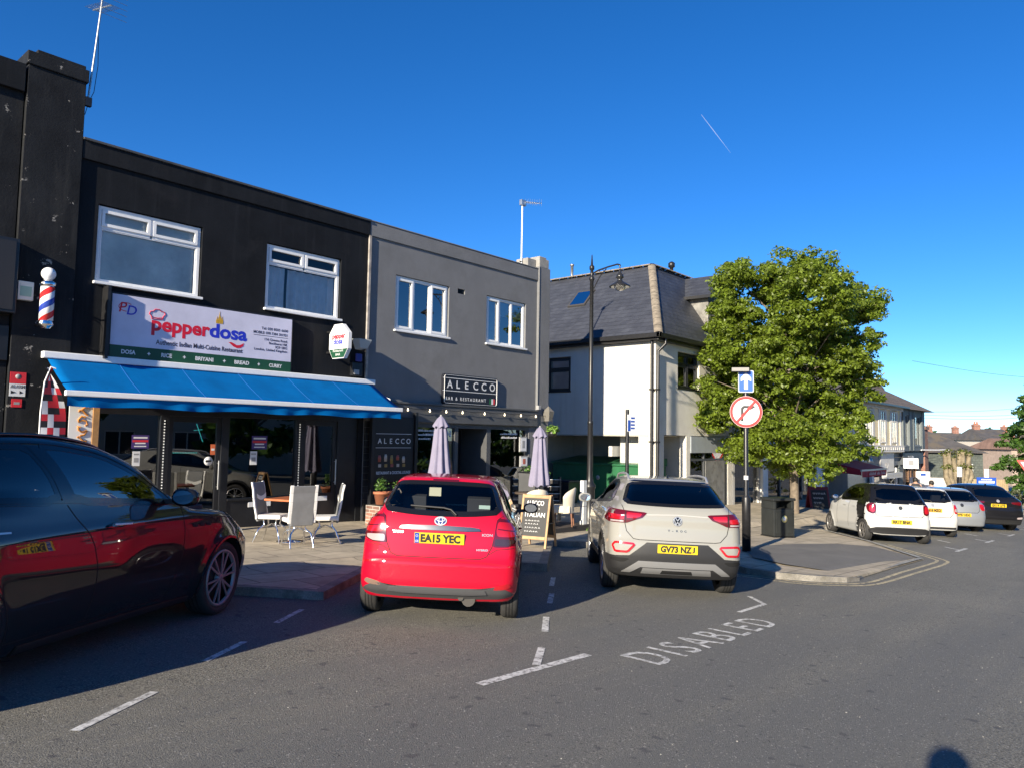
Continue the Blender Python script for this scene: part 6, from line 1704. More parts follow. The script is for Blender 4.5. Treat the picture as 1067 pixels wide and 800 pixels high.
K.patch('bumper_lip', 'rear', [(-.52, .315), (.52, .315), (.49, .372), (-.49, .372)], silver_p if False else mat('satin_grey_lip', (.10, .10, .105), .35, .3), .022, round_=1)
K.patch('chrome_strip', 'rear', [(-.43, .945), (.43, .945), (.40, .985), (0, .995), (-.40, .985)], mat('dull_chrome', (.20, .20, .205), .25, .9), .02, round_=1)
hl = [(-.43, 1.11), (-.56, .86), (-.54, .76), (-.45, .672), (.45, .672), (.54, .76), (.56, .86), (.43, 1.11)]
hl = [(-.675, 1.125), (-.60, 1.08), (-.55, .80), (-.50, .70), (-.43, .672), (.43, .672), (.50, .70), (.55, .80), (.60, 1.08), (.675, 1.125)]
K.strip('tailgate_gap', 'rear', hl, .008, seam_m, .0012)
K.strip('bumper_crease', 'rear', [(-.80, .60), (-.5, .635), (0, .645), (.5, .635), (.80, .60)], .02, mat('red_crease', (.45, .004, .012), .3, coat=1.), .004)
K.strip('bumper_shut_line', 'rear', [(-.80, .79), (-.6, .77), (-.52, .72)], .006, seam_m, .001); K.strip('bumper_shut_line', 'rear', [(.80, .79), (.6, .77), (.52, .72)], .006, seam_m, .001)
K.patch('brake_light', 'rear', [(-.14, 1.442), (.14, 1.442), (.14, 1.462), (-.14, 1.462)], lens_dr, .006, round_=0)
K.numberplate('EA15 YEC', .865, tilt=-9, band=True)
# oval emblem of three rings
q = np.linspace(0, 2 * np.pi, 28, endpoint=False)
def oval(cx, cz, rx_, rz_): return [(cx + rx_ * math.cos(t), cz + rz_ * math.sin(t)) for t in q]
e = K.patch('emblem', 'rear', oval(0, 1.04, .062, .042), mat('emblem_blue', (.015, .035, .16), .25), .008, round_=0)
for (a, b_, c_, d_) in ((0, 1.04, .060, .040), (0, 1.04, .020, .038), (0, 1.054, .042, .018)): K.strip('emblem_ring', 'rear', oval(a, b_, c_, d_), .010, silver_p, .012, e, closed=True, st=.01)
K.badge_text('badge_lettering', 'YARIS', .50, .905, .12, .032); K.badge_text('badge_lettering', 'ICON', -.44, .905, .11, .034); K.badge_text('badge_lettering', 'HYBRID', -.39, .755, .12, .026)
K.wiper([(-.16, 1.10), (-.10, 1.15), (-.02, 1.165), (.33, 1.175)])
K.mirrors(2.55, 1.02, gloss_blk, w=.2, h=.14)
K.antenna(.75, -.02, False)
m = MB(); m.tube([(.08, -.25, .27), (.35, -.25, .27)], .03, 12); m.tube([(.1, -.33, .25), (.5, -.33, .25)], .07, 12); m.build('exhaust', mat('sooty_metal', (.06, .055, .05), .6, .4), K.T)
m = MB(); m.box(.45, .455, .05, .18, 1.28, 1.38); m.build('paper_sheet', mat('pale_paper', (.55, .53, .40), .6), K.T)
m = MB(); m.box(.33, .335, -.50, -.38, 1.17, 1.21); m.build('window_sticker', mat('pale_green_sticker', (.42, .55, .50), .5), K.T)
for vw in ('left', 'right'):
    K.strip('door_gap', vw, [(1.62, 1.06), (1.66, .6), (1.72, .32)], .008, seam_m); K.strip('door_gap', vw, [(.98, 1.08), (.95, .75), (1.0, .6)], .008, seam_m); K.strip('door_gap', vw, [(2.62, 1.0), (2.66, .6), (2.6, .32)], .008, seam_m)
    K.patch('door_handle', vw, [(1.08, .93), (1.28, .925), (1.28, .895), (1.08, .90)], red, .03, round_=1)

# pale grey crossover
tc_ = dict(L=4.24, W=1.82, H=1.575, xr=.83, wb=2.59, track=.91, belt=1.12, bottom=.25, cabin=(.5, 3.1),
    rear=[(.0, .2), (.28, .12), (.36, .05), (.45, .02), (.58, .0), (.70, .005), (.76, .035), (.90, .05), (1.05, .055), (1.12, .09), (1.20, .17), (1.35, .38), (1.48, .60), (1.53, .67), (1.7, .9)],
    front=[(.0, 4.1), (.3, 4.24), (.7, 4.22), (.9, 4.12), (1.05, 3.9), (1.6, 3.4)],
    top=[(-.5, 1.40), (.45, 1.50), (.9, 1.555), (1.5, 1.575), (2.1, 1.55), (2.5, 1.44), (3.1, 1.14), (3.3, 1.08), (3.8, 1.0), (4.15, .84), (4.5, .6)],
    width=[(.0, .80), (.25, .84), (.35, .885), (.55, .908), (.75, .912), (.95, .905), (1.06, .88), (1.13, .83), (1.2, .785), (1.4, .675), (1.52, .60), (1.7, .45)],
    taper=[(-.3, .10), (0, .07), (.35, .025), (.8, 0), (3.2, 0), (3.7, .05), (4.24, .17)], taper_up=[(0, .08), (.7, .04), (1.4, 0), (2.4, 0), (3.2, .08), (4.3, .2)],
    rcurve=.10, rcurve4=.09, k_sr=.12, k_top=.055, crown=.045, arches=[(.83, .345, .40), (3.42, .345, .40)], flare=.03, creases=[(.93, .035, .014, .3, 3.4)], second=plas,
    windows=[('rear', [(-.70, 1.215), (-.35, 1.20), (0, 1.195), (.35, 1.20), (.70, 1.215), (.60, 1.455), (.54, 1.475), (0, 1.485), (-.54, 1.475), (-.60, 1.455)], CARGLASS_D, 1)] +
        [(v, [(.95, 1.20), (1.7, 1.17), (2.85, 1.10), (2.5, 1.33), (2.1, 1.46), (1.5, 1.485), (1.15, 1.43)], CARGLASS, 1) for v in ('left', 'right')] +
        [('front', [(-.66, 1.13), (.66, 1.13), (.55, 1.45), (-.55, 1.45)], CARGLASS, 1)])
def tone(cen, fn):
    a = np.zeros(len(cen), bool)
    for xa, za, ra in tc_['arches']: a |= np.hypot(cen[:, 0] - xa, cen[:, 2] - za) < ra + .065
    a |= (cen[:, 2] < .40)
    a |= (cen[:, 0] < .6) & (cen[:, 2] < .52) & (np.abs(cen[:, 1]) > .62)
    return a
tc_['two_tone'] = tone
cw = paint('pale_grey_car_paint', (.28, .275, .25), .03, .3)
K = Car('pale grey crossover with roof rails parked nose in, yellow plate reading GV73 NZJ', tc_, cw, (.05, -8.35), 39, 'cars parked in the angled bays', .026)
K.wheels(.345, .215, 'twin', alloy, 5)
K.patch('lower_bumper', 'rear', [(-.86, .30), (-.88, .50), (-.78, .53), (-.62, .54), (-.40, .715), (.40, .715), (.62, .54), (.78, .53), (.88, .50), (.86, .30), (.6, .26), (-.6, .26)], plas, .006, round_=0)
sk_ = K.patch('skid_plate', 'rear', [(-.53, .452), (-.50, .475), (.50, .475), (.53, .452), (.47, .40), (-.47, .40)], mat('skid_silver', (.26, .26, .26), .4, .4), .02, round_=0)
for mir in (False, True): K.patch('skid_wing', 'rear', [(.47, .40), (.53, .452), (.71, .325), (.60, .325)], MATS['skid_silver'], .02, sk_, mirror=mir, round_=0)
K.patch('diffuser', 'rear', [(-.46, .315), (.46, .315), (.44, .385), (-.44, .385)], mat('diffuser_grey', (.20, .20, .20), .4, .3), .014, round_=0)
K.patch('diffuser_recess', 'rear', [(-.21, .325), (.21, .325), (.19, .368), (-.19, .368)], seam_m, .018, round_=0)
for mir in (False, True):
    tl = [(.395, 1.095), (.88, 1.125), (.90, 1.09), (.895, .955), (.66, .955), (.55, 1.0), (.46, 1.03)]
    t = K.patch('tail_light', 'rear', tl, lens_dr, .012, mirror=mir, cut=.08, round_=1)
    K.patch('upper_lens', 'rear', [(.46, 1.075), (.66, 1.085), (.66, 1.02), (.56, 1.02), (.49, 1.04)], lens_r, .016, t, mirror=mir, cut=.1, round_=1)
    K.patch('upper_lens', 'rear', [(.69, 1.05), (.86, 1.06), (.87, 1.0), (.70, .995)], lens_r, .016, t, mirror=mir, cut=.1, round_=1)
    K.patch('reversing_lens', 'rear', [(.70, .985), (.85, .985), (.85, .965), (.70, .965)], lens_c, .017, t, mirror=mir, round_=0)
    K.strip('light_gap', 'rear', [(.675, 1.11), (.675, .955)], .006, seam_m, .019, t, mirror=mir)
    rf = [(.55, .69), (.80, .70), (.83, .66), (.80, .585), (.645, .585)]
    t = K.patch('fog_lamp', 'rear', rf, cw, .008, mirror=mir, round_=1, cut=.1)
    K.strip('red_surround', 'rear', [tuple(p) for p in chaikin(rf, 1, .1)], .028, lens_r, .014, t, mirror=mir, closed=True)
    K.patch('air_slot', 'rear', [(.60, .50), (.84, .505), (.85, .465), (.70, .445)], seam_m, .009, mirror=mir, round_=1)
K.strip('tailgate_gap', 'rear', [(-.72, 1.20), (-.69, 1.10), (-.685, .96), (-.66, .85), (-.57, .755), (-.50, .745), (.50, .745), (.57, .755), (.66, .85), (.685, .96), (.69, 1.10), (.72, 1.20)], .009, seam_m, .0012)
K.strip('tailgate_crease', 'rear', [(-.40, 1.07), (0, 1.085), (.40, 1.07)], .012, mat('pale_crease', (.42, .41, .38), .3, coat=1.), .004)
K.numberplate('GV73 NZJ', .645, tilt=-3)
e = K.patch('emblem', 'rear', oval(0, 1.005, .062, .062), gloss_blk, .010, round_=0)
K.strip('emblem_ring', 'rear', oval(0, 1.005, .056, .056), .009, silver_p, .014, e, closed=True, st=.01)
K.strip('emblem_letter', 'rear', [(.030, 1.052), (0, 1.012), (-.030, 1.052)], .010, silver_p, .014, e, st=.01)
K.strip('emblem_letter', 'rear', [(.046, 1.035), (.022, .957), (0, .998), (-.022, .957), (-.046, 1.035)], .010, silver_p, .014, e, st=.01)
for i, ch in enumerate('T-ROC'): K.badge_text('badge_lettering', ch, .125 - i * .054, .868, .03 if ch != '-' else .018, .034, mat('dark_chrome', (.2, .2, .2), .25, .8))
K.patch('spoiler_trim', 'rear', [(-.56, 1.492), (.56, 1.492), (.50, 1.512), (-.50, 1.512)], gloss_blk, .005, round_=0)
for sg in (1, -1):
    v = 'left' if sg > 0 else 'right'
    m = MB(); pts = []
    for i in range(14):
        x = .85 + 1.5 * i / 13; z = K.sh.cast('top', [x], [sg * .55])[0][2]; pts.append((x, sg * .56, z + (.045 if 0 < i < 13 else -.01)))
    m.tube(pts, .018, 8); m.build('roof_rail', silver_p, K.T)
    K.strip('door_gap', v, [(1.9, 1.14), (1.93, .6), (1.98, .36)], .008, seam_m); K.strip('door_gap', v, [(1.25, 1.16), (1.18, .85), (1.24, .66), (1.3, .38)], .008, seam_m); K.strip('door_gap', v, [(2.9, 1.08), (2.95, .6), (2.9, .36)], .008, seam_m)
    for x in (1.35, 2.1): K.patch('door_handle', v, [(x, .99), (x + .22, .985), (x + .22, .95), (x, .955)], cw, .03, round_=1)
    K.patch('sill_trim', v, [(1.22, .27), (3.0, .27), (2.98, .40), (1.25, .40)], plas, .008, round_=0)
K.mirrors(2.75, 1.10, cw, w=.21, h=.15); K.antenna(.95)

# dark sports utility car at the left
mc = dict(L=4.95, W=1.95, H=1.75, xr=.62, wb=3.28, track=.955, belt=1.19, bottom=.20, cabin=(.6, 3.6),
    rear=[(.0, .2), (.3, .06), (.6, .0), (.8, .04), (1.05, .09), (1.2, .16), (1.5, .40), (1.7, .6)],
    front=[(.0, 4.85), (.25, 4.95), (.5, 4.93), (.7, 4.86), (.85, 4.70), (1.0, 4.45), (1.6, 4.0)],
    top=[(-.4, 1.54), (.3, 1.65), (.9, 1.72), (1.6, 1.745), (2.1, 1.70), (2.55, 1.555), (3.05, 1.26), (3.3, 1.15), (3.9, 1.09), (4.4, .99), (4.8, .83), (5.2, .6)],
    width=[(.0, .80), (.2, .845), (.3, .885), (.45, .935), (.6, .960), (.75, .968), (.9, .962), (1.02, .945), (1.12, .918), (1.2, .897), (1.3, .876), (1.4, .847), (1.5, .805), (1.6, .745), (1.7, .66), (1.85, .48)],
    taper=[(-.3, .14), (0, .10), (.4, .03), (.9, -.01), (1.8, .012), (2.6, .012), (3.6, -.005), (4.1, .02), (4.6, .10), (4.95, .2)], taper_up=[(0, .16), (.8, .06), (1.6, 0), (2.4, .01), (3.2, .09), (5, .3)],
    rcurve=.16, fcurve=.26, k_top=.06, crown=.05, k_sr=.2, arches=[(.62, .365, .415), (3.90, .365, .415)], flare=.032, creases=[(.99, .05, .006, .2, 4.3)],
    windows=[(v, [(.62, 1.305), (.9, 1.27), (1.60, 1.245), (1.52, 1.46), (1.40, 1.645), (1.1, 1.645), (.8, 1.58)], CARGLASS_D, 1) for v in ('left', 'right')] +
        [(v, [(1.72, 1.24), (2.6, 1.195), (2.98, 1.18), (2.85, 1.285), (2.5, 1.465), (2.15, 1.595), (1.75, 1.645), (1.5, 1.655), (1.63, 1.42)], glass_mat('front_car_glass', (.10, .11, .12), 1.85), 1) for v in ('left', 'right')] +
        [('front', [(-.68, 1.2), (.68, 1.2), (.56, 1.53), (-.56, 1.53)], CARGLASS, 1), ('rear', [(-.68, 1.22), (.68, 1.22), (.55, 1.52), (-.55, 1.52)], CARGLASS_D, 1)])
dk = paint('dark_green_grey_paint', (.009, .012, .014), .1, .3, 0)
K = Car('dark green grey sports utility car with large dark alloy wheel at the left edge', mc, dk, (-8.793, -7.325), 33, 'cars parked in the angled bays', .026)
K.wheels(.370, .25, 'twin', mat('polished_alloy', (.26, .26, .265), .4, .3), 6, .76, .012)
for v, sg in (('right', -1), ('left', 1)):
    K.strip('window_trim', v, [(.62, 1.31), (.9, 1.272), (1.62, 1.245), (2.6, 1.193), (3.02, 1.165)], .022, gloss_blk, .008)
    K.strip('window_trim', v, [(.55, 1.36), (.8, 1.595), (1.1, 1.66), (1.5, 1.672), (1.75, 1.662), (2.15, 1.61), (2.5, 1.48), (2.87, 1.29), (3.02, 1.17)], .022, gloss_blk, .008, round_=1)
    K.patch('door_pillar', v, [(1.61, 1.25), (1.72, 1.245), (1.62, 1.43), (1.5, 1.65), (1.40, 1.645), (1.52, 1.46)], gloss_blk, .006, round_=0)
    K.strip('door_gap', v, [(1.66, 1.22), (1.74, 1.12), (1.90, .95), (1.98, .7), (1.96, .32)], .008, seam_m, round_=1); K.strip('door_gap', v, [(3.10, 1.14), (3.14, .9), (3.10, .6), (3.0, .32)], .008, seam_m, round_=1)
    K.strip('door_gap', v, [(.80, 1.26), (.82, 1.0), (1.0, .75), (1.12, .5), (1.16, .32)], .008, seam_m, round_=1); K.strip('door_gap', v, [(1.16, .315), (3.0, .315)], .008, seam_m)
    K.strip('bonnet_gap', v, [(3.16, 1.08), (3.6, 1.03), (4.1, .96), (4.4, .90)], .007, seam_m)
    for x, z in ((2.08, 1.045), (.80, 1.075)):
        hd = K.patch('door_handle', v, [(x, z), (x + .10, z + .022), (x + .27, z + .01), (x + .27, z - .02), (x + .12, z - .03), (x, z - .02)], dk, .032, round_=1)
        K.strip('handle_chrome', v, [(x + .03, z - .005), (x + .25, z - .012)], .012, silver_p, .035, hd)
    for k in range(3): K.patch('wing_vent', v, [(3.26 + k * .115, .935), (3.345 + k * .115, .93), (3.33 + k * .115, .965), (3.255 + k * .115, .972)], seam_m, .005, round_=1)
    K.patch('sill_trim', v, [(1.3, .21), (3.42, .21), (3.40, .27), (1.32, .27)], plas, .012, round_=0)
    K.patch('headlight', v, [(4.30, .86), (4.62, .74), (4.70, .70), (4.66, .64), (4.45, .72), (4.26, .82)], mat('headlight_glass', (.25, .27, .28), .08, .4, coat=1.), .006, round_=1)
    for xa in (.62, 3.90): K.strip('arch_lip', v, [(xa + .425 * math.cos(R(a)), .365 + .425 * math.sin(R(a))) for a in range(-15, 200, 8)], .022, dk, .010)
K.mirrors(2.86, 1.19, gloss_blk, w=.25, h=.16)
m = MB()
for sg in (1, -1): m.tube([(xx, sg * .60, K.sh.cast('top', [xx], [sg * .60])[0][2] + .012) for xx in np.linspace(.7, 2.3, 14)], .012, 6)
m.build('roof_trim', gloss_blk, K.T)

# white and black small car beyond the crossing
sc_ = dict(L=3.49, W=1.665, H=1.555, xr=.48, wb=2.49, track=.83, belt=1.05, bottom=.2, cabin=(.3, 2.7), far=True,
    rear=[(.0, .12), (.3, .04), (.45, .0), (.65, .0), (.72, .05), (.9, .06), (1.05, .08), (1.2, .16), (1.45, .36), (1.6, .5)], front=[(.0, 3.4), (.3, 3.49), (.6, 3.47), (.85, 3.3), (1.6, 2.8)],
    top=[(-.4, 1.44), (.4, 1.53), (1.0, 1.555), (1.5, 1.53), (1.9, 1.43), (2.4, 1.15), (2.6, 1.06), (3.1, .95), (3.4, .8), (3.8, .5)],
    width=[(.0, .76), (.3, .80), (.5, .83), (.8, .832), (.98, .80), (1.08, .75), (1.3, .67), (1.5, .58), (1.7, .46)], taper=[(-.3, .08), (0, .05), (.4, 0), (2.6, 0), (3.1, .06), (3.49, .16)], taper_up=[(0, .05), (.8, 0), (2, 0), (2.6, .06), (4, .2)],
    rcurve=.12, rcurve4=.10, k_top=.06, arches=[(.48, .30, .345), (2.97, .30, .345)], flare=.02, second=gloss_blk,
    windows=[('rear', [(-.62, 1.10), (.62, 1.10), (.55, 1.44), (-.55, 1.44)], CARGLASS_D, 1)] + [(v, [(.55, 1.10), (1.45, 1.07), (2.2, 1.04), (1.85, 1.33), (1.5, 1.45), (.75, 1.45)], CARGLASS_D, 1) for v in ('left', 'right')] + [('front', [(-.6, 1.1), (.6, 1.1), (.5, 1.4), (-.5, 1.4)], CARGLASS, 1)])
sc_['two_tone'] = lambda c, n: (c[:, 2] > 1.04) & (c[:, 0] < 2.2) | ((c[:, 0] > .30) & (c[:, 0] < .80 + (c[:, 2] - .7) * .35) & (np.abs(c[:, 1]) > .70) & (c[:, 2] > .62))
wp = paint('white_car_paint', (.50, .50, .48), .02, .3)
K = Car('small white car with black roof and rear pillars, nearest beyond the crossing', sc_, wp, (12.55, -8.2), 37, 'cars parked in the angled bays', .035)
K.wheels(.30, .18, 'twin', mat('worn_alloy', (.22, .21, .2), .4, .5), 5)
for mir in (False, True):
    t = K.patch('tail_light', 'rear', [(.60, 1.02), (.74, 1.03), (.80, .95), (.79, .80), (.68, .74), (.60, .80)], lens_dr, .012, mirror=mir, cut=.2)
    K.patch('lens', 'rear', [(.64, .99), (.74, .96), (.76, .83), (.68, .79), (.63, .83)], lens_r, .018, t, mirror=mir)
K.patch('lower_bumper', 'rear', [(-.76, .24), (-.78, .36), (-.6, .42), (.6, .42), (.78, .36), (.76, .24)], plas, .006, round_=1)
K.strip('tailgate_gap', 'rear', [(-.60, .74), (-.55, .70), (.55, .70), (.60, .74)], .014, seam_m); K.strip('tailgate_gap', 'rear', [(-.62, .72), (-.61, 1.08)], .01, seam_m); K.strip('tailgate_gap', 'rear', [(.62, .72), (.61, 1.08)], .01, seam_m)
K.numberplate('RK17 BNA', .565, w=.52); e = K.patch('emblem', 'rear', oval(0, .93, .05, .05), mat('dark_chrome2', (.2, .2, .2), .25, .8), .01, round_=0)
K.strip('door_gap', 'left', [(1.42, 1.05), (1.45, .6), (1.5, .32)], .01, seam_m); K.strip('door_gap', 'left', [(2.25, 1.03), (2.32, .6), (2.3, .32)], .01, seam_m)
for x in (.95, 1.62): K.patch('door_handle', 'left', [(x, .93), (x + .2, .93), (x + .2, .89), (x, .89)], wp, .025, round_=1)
K.mirrors(2.12, 1.06, gloss_blk)

# white city car
uc = dict(L=3.54, W=1.64, H=1.48, xr=.53, wb=2.42, track=.82, belt=1.0, bottom=.2, cabin=(.3, 2.8), far=True,
    rear=[(.0, .12), (.3, .03), (.5, .0), (.65, .02), (.9, .05), (1.0, .08), (1.2, .18), (1.4, .32), (1.6, .46)], front=[(.0, 3.45), (.3, 3.54), (.7, 3.5), (.9, 3.3), (1.6, 2.8)],
    top=[(-.4, 1.38), (.4, 1.45), (1.2, 1.48), (1.8, 1.42), (2.5, 1.08), (2.7, 1.0), (3.2, .92), (3.5, .75), (3.9, .5)],
    width=[(.0, .75), (.3, .79), (.55, .82), (.8, .815), (.95, .78), (1.05, .73), (1.3, .63), (1.45, .56), (1.6, .46)], taper=[(-.3, .08), (0, .05), (.4, 0), (2.7, 0), (3.54, .16)], taper_up=[(0, .06), (.8, 0), (2, 0), (2.7, .06), (4, .2)],
    rcurve=.11, arches=[(.53, .29, .335), (2.95, .29, .335)], flare=.015,
    windows=[('rear', [(-.60, 1.05), (.60, 1.05), (.52, 1.38), (-.52, 1.38)], CARGLASS, 1)] + [(v, [(.6, 1.06), (1.5, 1.02), (2.35, .99), (2.0, 1.25), (1.6, 1.38), (.8, 1.38)], CARGLASS_D, 1) for v in ('left', 'right')] + [('front', [(-.58, 1.05), (.58, 1.05), (.5, 1.35), (-.5, 1.35)], CARGLASS, 1)])
K = Car('white city car with tall narrow rear lights, second in the row beyond the crossing', uc, wp, (16.35, -8.15), 37, 'cars parked in the angled bays', .035)
K.wheels(.29, .175, 'alloy', alloy, 5)
for mir in (False, True):
    t = K.patch('tail_light', 'rear', [(.63, .98), (.72, .99), (.76, .90), (.76, .72), (.64, .72)], lens_r, .010, mirror=mir, cut=.15)
    K.patch('lens', 'rear', [(.66, .86), (.74, .86), (.74, .77), (.66, .77)], lens_c, .015, t, mirror=mir)
K.strip('tailgate_gap', 'rear', [(-.62, 1.04), (-.60, .70), (-.5, .60), (.5, .60), (.60, .70), (.62, 1.04)], .012, seam_m)
K.patch('lower_bumper', 'rear', [(-.70, .25), (-.70, .31), (.70, .31), (.70, .25)], plas, .006, round_=0)
K.numberplate('YN16 MZO', .80, col=mat('orange_yellow_plate', (.62, .36, .03), .4)); K.patch('emblem', 'rear', oval(0, .95, .05, .05), silver_p, .01, round_=0); K.mirrors(2.2, 1.0, wp); K.wiper([(0, 1.02), (.05, 1.08), (.3, 1.10)])

# silver hatchback
gc = dict(L=4.2, W=1.76, H=1.48, xr=.78, wb=2.58, track=.875, belt=1.0, bottom=.2, cabin=(.45, 3.1), far=True,
    rear=[(.0, .12), (.3, .03), (.5, .0), (.68, .03), (.9, .07), (1.0, .13), (1.2, .32), (1.38, .52), (1.6, .75)], front=[(.0, 4.1), (.3, 4.2), (.6, 4.16), (.85, 3.95), (1.6, 3.4)],
    top=[(-.4, 1.33), (.6, 1.44), (1.3, 1.48), (2.0, 1.43), (2.8, 1.06), (3.1, .98), (3.8, .88), (4.2, .7), (4.5, .5)],
    width=[(.0, .80), (.3, .85), (.55, .878), (.8, .87), (.95, .84), (1.03, .79), (1.3, .66), (1.43, .58), (1.6, .46)], taper=[(-.3, .1), (0, .07), (.5, 0), (3.2, 0), (4.2, .18)], taper_up=[(0, .1), (.9, .02), (2.2, 0), (3, .06), (4.2, .2)],
    rcurve=.14, arches=[(.78, .31, .355), (3.36, .31, .355)], flare=.015,
    windows=[('rear', [(-.64, 1.04), (.64, 1.04), (.53, 1.36), (-.53, 1.36)], CARGLASS, 1)] + [(v, [(.8, 1.04), (1.8, 1.01), (2.7, .97), (2.3, 1.23), (1.8, 1.37), (1.1, 1.38)], CARGLASS_D, 1) for v in ('left', 'right')] + [('front', [(-.6, 1.02), (.6, 1.02), (.52, 1.34), (-.52, 1.34)], CARGLASS, 1)])
K = Car('silver hatchback with rounded red rear lights, third in the row beyond the crossing', gc, paint('silver_car_paint', (.36, .38, .40), .06, .32, .6), (20.4, -8.1), 37, 'cars parked in the angled bays', .035)
K.wheels(.31, .19, 'alloy', alloy, 5)
for mir in (False, True): K.patch('tail_light', 'rear', [(.60, .96), (.78, .94), (.82, .85), (.80, .74), (.66, .74), (.60, .82)], lens_r, .010, mirror=mir, cut=.2)
K.strip('tailgate_gap', 'rear', [(-.60, 1.02), (-.57, .72), (-.5, .66), (.5, .66), (.57, .72), (.60, 1.02)], .012, seam_m); K.numberplate('WF57 HDG', .58); K.patch('emblem', 'rear', oval(0, .90, .055, .055), mat('dark_chrome3', (.12, .12, .12), .25, .8), .01, round_=0); K.mirrors(2.6, 1.0, MATS['silver_car_paint']); K.antenna(.8, 0, False)

# black sports utility car
bc = dict(L=4.73, W=1.93, H=1.65, xr=.95, wb=2.87, track=.95, belt=1.12, bottom=.22, cabin=(.6, 3.4), far=True,
    rear=[(.0, .2), (.3, .08), (.5, .0), (.7, .0), (.85, .05), (1.05, .08), (1.12, .13), (1.3, .40), (1.5, .72), (1.7, 1.0)], front=[(.0, 4.6), (.3, 4.73), (.7, 4.7), (1.0, 4.4), (1.6, 3.9)],
    top=[(-.4, 1.42), (.7, 1.58), (1.4, 1.65), (2.2, 1.6), (3.0, 1.24), (3.3, 1.14), (4.1, 1.05), (4.7, .8), (5, .6)],
    width=[(.0, .86), (.3, .92), (.55, .96), (.85, .962), (1.05, .94), (1.15, .88), (1.35, .77), (1.55, .66), (1.7, .5)], taper=[(-.3, .1), (0, .07), (.5, 0), (3.6, 0), (4.73, .2)], taper_up=[(0, .12), (1, .02), (2.2, 0), (3.2, .08), (4.7, .3)],
    rcurve=.12, arches=[(.95, .36, .41), (3.82, .36, .41)], flare=.03, windows=[('rear', [(-.72, 1.17), (.72, 1.17), (.58, 1.48), (-.58, 1.48)], CARGLASS_D, 1)] + [(v, [(.9, 1.18), (1.9, 1.14), (3.0, 1.10), (2.6, 1.36), (2.1, 1.52), (1.3, 1.53)], CARGLASS_D, 1) for v in ('left', 'right')] + [('front', [(-.66, 1.16), (.66, 1.16), (.56, 1.5), (-.56, 1.5)], CARGLASS, 1)])
K = Car('black sports utility car with wide rear lights, furthest right in the row of parked cars', bc, paint('black_car_paint', (.008, .008, .010), .1, .3), (23.1, -8.7), 36, 'cars parked in the angled bays', .035)
K.wheels(.36, .23, 'alloy', dalloy, 5)
for mir in (False, True):
    K.patch('tail_light', 'rear', [(.45, 1.03), (.84, 1.05), (.86, .98), (.80, .93), (.48, .97)], lens_dr, .010, mirror=mir, cut=.1, round_=1)
    K.patch('fog_lamp', 'rear', [(.62, .50), (.84, .52), (.83, .45), (.62, .44)], lens_c, .010, mirror=mir, round_=1)
K.patch('lower_bumper', 'rear', [(-.8, .26), (-.8, .40), (.8, .40), (.8, .26)], plas, .006, round_=0); K.numberplate('EX19 UYE', .90); K.patch('emblem', 'rear', oval(0, 1.06, .05, .05), silver_p, .01, round_=0); K.mirrors(2.9, 1.12, gloss_blk); K.antenna(.95)
# ------------------------------------------------------------------ trees
def leaf_mat(name, col, tr):
    m = bpy.data.materials.new(name); m.use_nodes = True; n = m.node_tree
    for x in list(n.nodes): n.nodes.remove(x)
    out = n.nodes.new('ShaderNodeOutputMaterial'); p = n.nodes.new('ShaderNodeBsdfPrincipled'); t = n.nodes.new('ShaderNodeBsdfTranslucent'); mx = n.nodes.new('ShaderNodeMixShader')
    p.inputs['Roughness'].default_value = .45
    gi = n.nodes.new('ShaderNodeNewGeometry')
    r = n.nodes.new('ShaderNodeMapRange'); r.inputs[3].default_value = .55; r.inputs[4].default_value = 1.45
    n.links.new(gi.outputs['Random Per Island'], r.inputs[0])
    for s, c in ((p, col), (t, tr)):
        v = n.nodes.new('ShaderNodeVectorMath'); v.operation = 'SCALE'; v.inputs[0].default_value = c
        n.links.new(r.outputs[0], v.inputs['Scale']); n.links.new(v.outputs[0], s.inputs[0])
    mx.inputs[0].default_value = .38
    n.links.new(p.outputs[0], mx.inputs[1]); n.links.new(t.outputs[0], mx.inputs[2]); n.links.new(mx.outputs[0], out.inputs[0])
    return m
lime_leaf = leaf_mat('lime_tree_leaf', (.135, .185, .018), (.27, .36, .025))
dark_leaf = leaf_mat('dark_tree_leaf', (.045, .085, .015), (.10, .17, .015))
mid_leaf = leaf_mat('mid_tree_leaf', (.06, .125, .02), (.14, .24, .02))
bark = mat('tree_bark', (.15, .12, .09), .9, var=.35, vscale=7, bump=.6, bscale=30)
def leaves_np(rs, cent, rad, per, size, flat=.5, droop=.0):
    """leaf quads round every clump centre, more of them to the outside"""
    n = len(cent)
    C = np.repeat(cent, per, 0); Rr = np.repeat(rad, per)
    d = rs.normal(size=(len(C), 3)); d /= np.linalg.norm(d, axis=1, keepdims=True)
    k = rs.uniform(.15, 1, len(C)) ** .55
    off = d * (Rr * k)[:, None]; off[:, 2] *= flat; off[:, 2] -= droop * (off[:, 0]**2 + off[:, 1]**2) / np.maximum(Rr, .1)
    P = C + off
    nrm = d * .7 + rs.normal(size=d.shape) * .55 + np.array([0, 0, .45]); nrm /= np.linalg.norm(nrm, axis=1, keepdims=True)
    a = np.cross(nrm, rs.normal(size=d.shape)); a /= np.linalg.norm(a, axis=1, keepdims=True); b = np.cross(nrm, a)
    s = (size * rs.uniform(.65, 1.35, len(C)))[:, None]
    V = np.stack([P - a * s, P - b * s * .55 + a * s * .1 + nrm * s * .12, P + a * s, P + b * s * .55 + a * s * .1 + nrm * s * .12], 1).reshape(-1, 3)
    return V
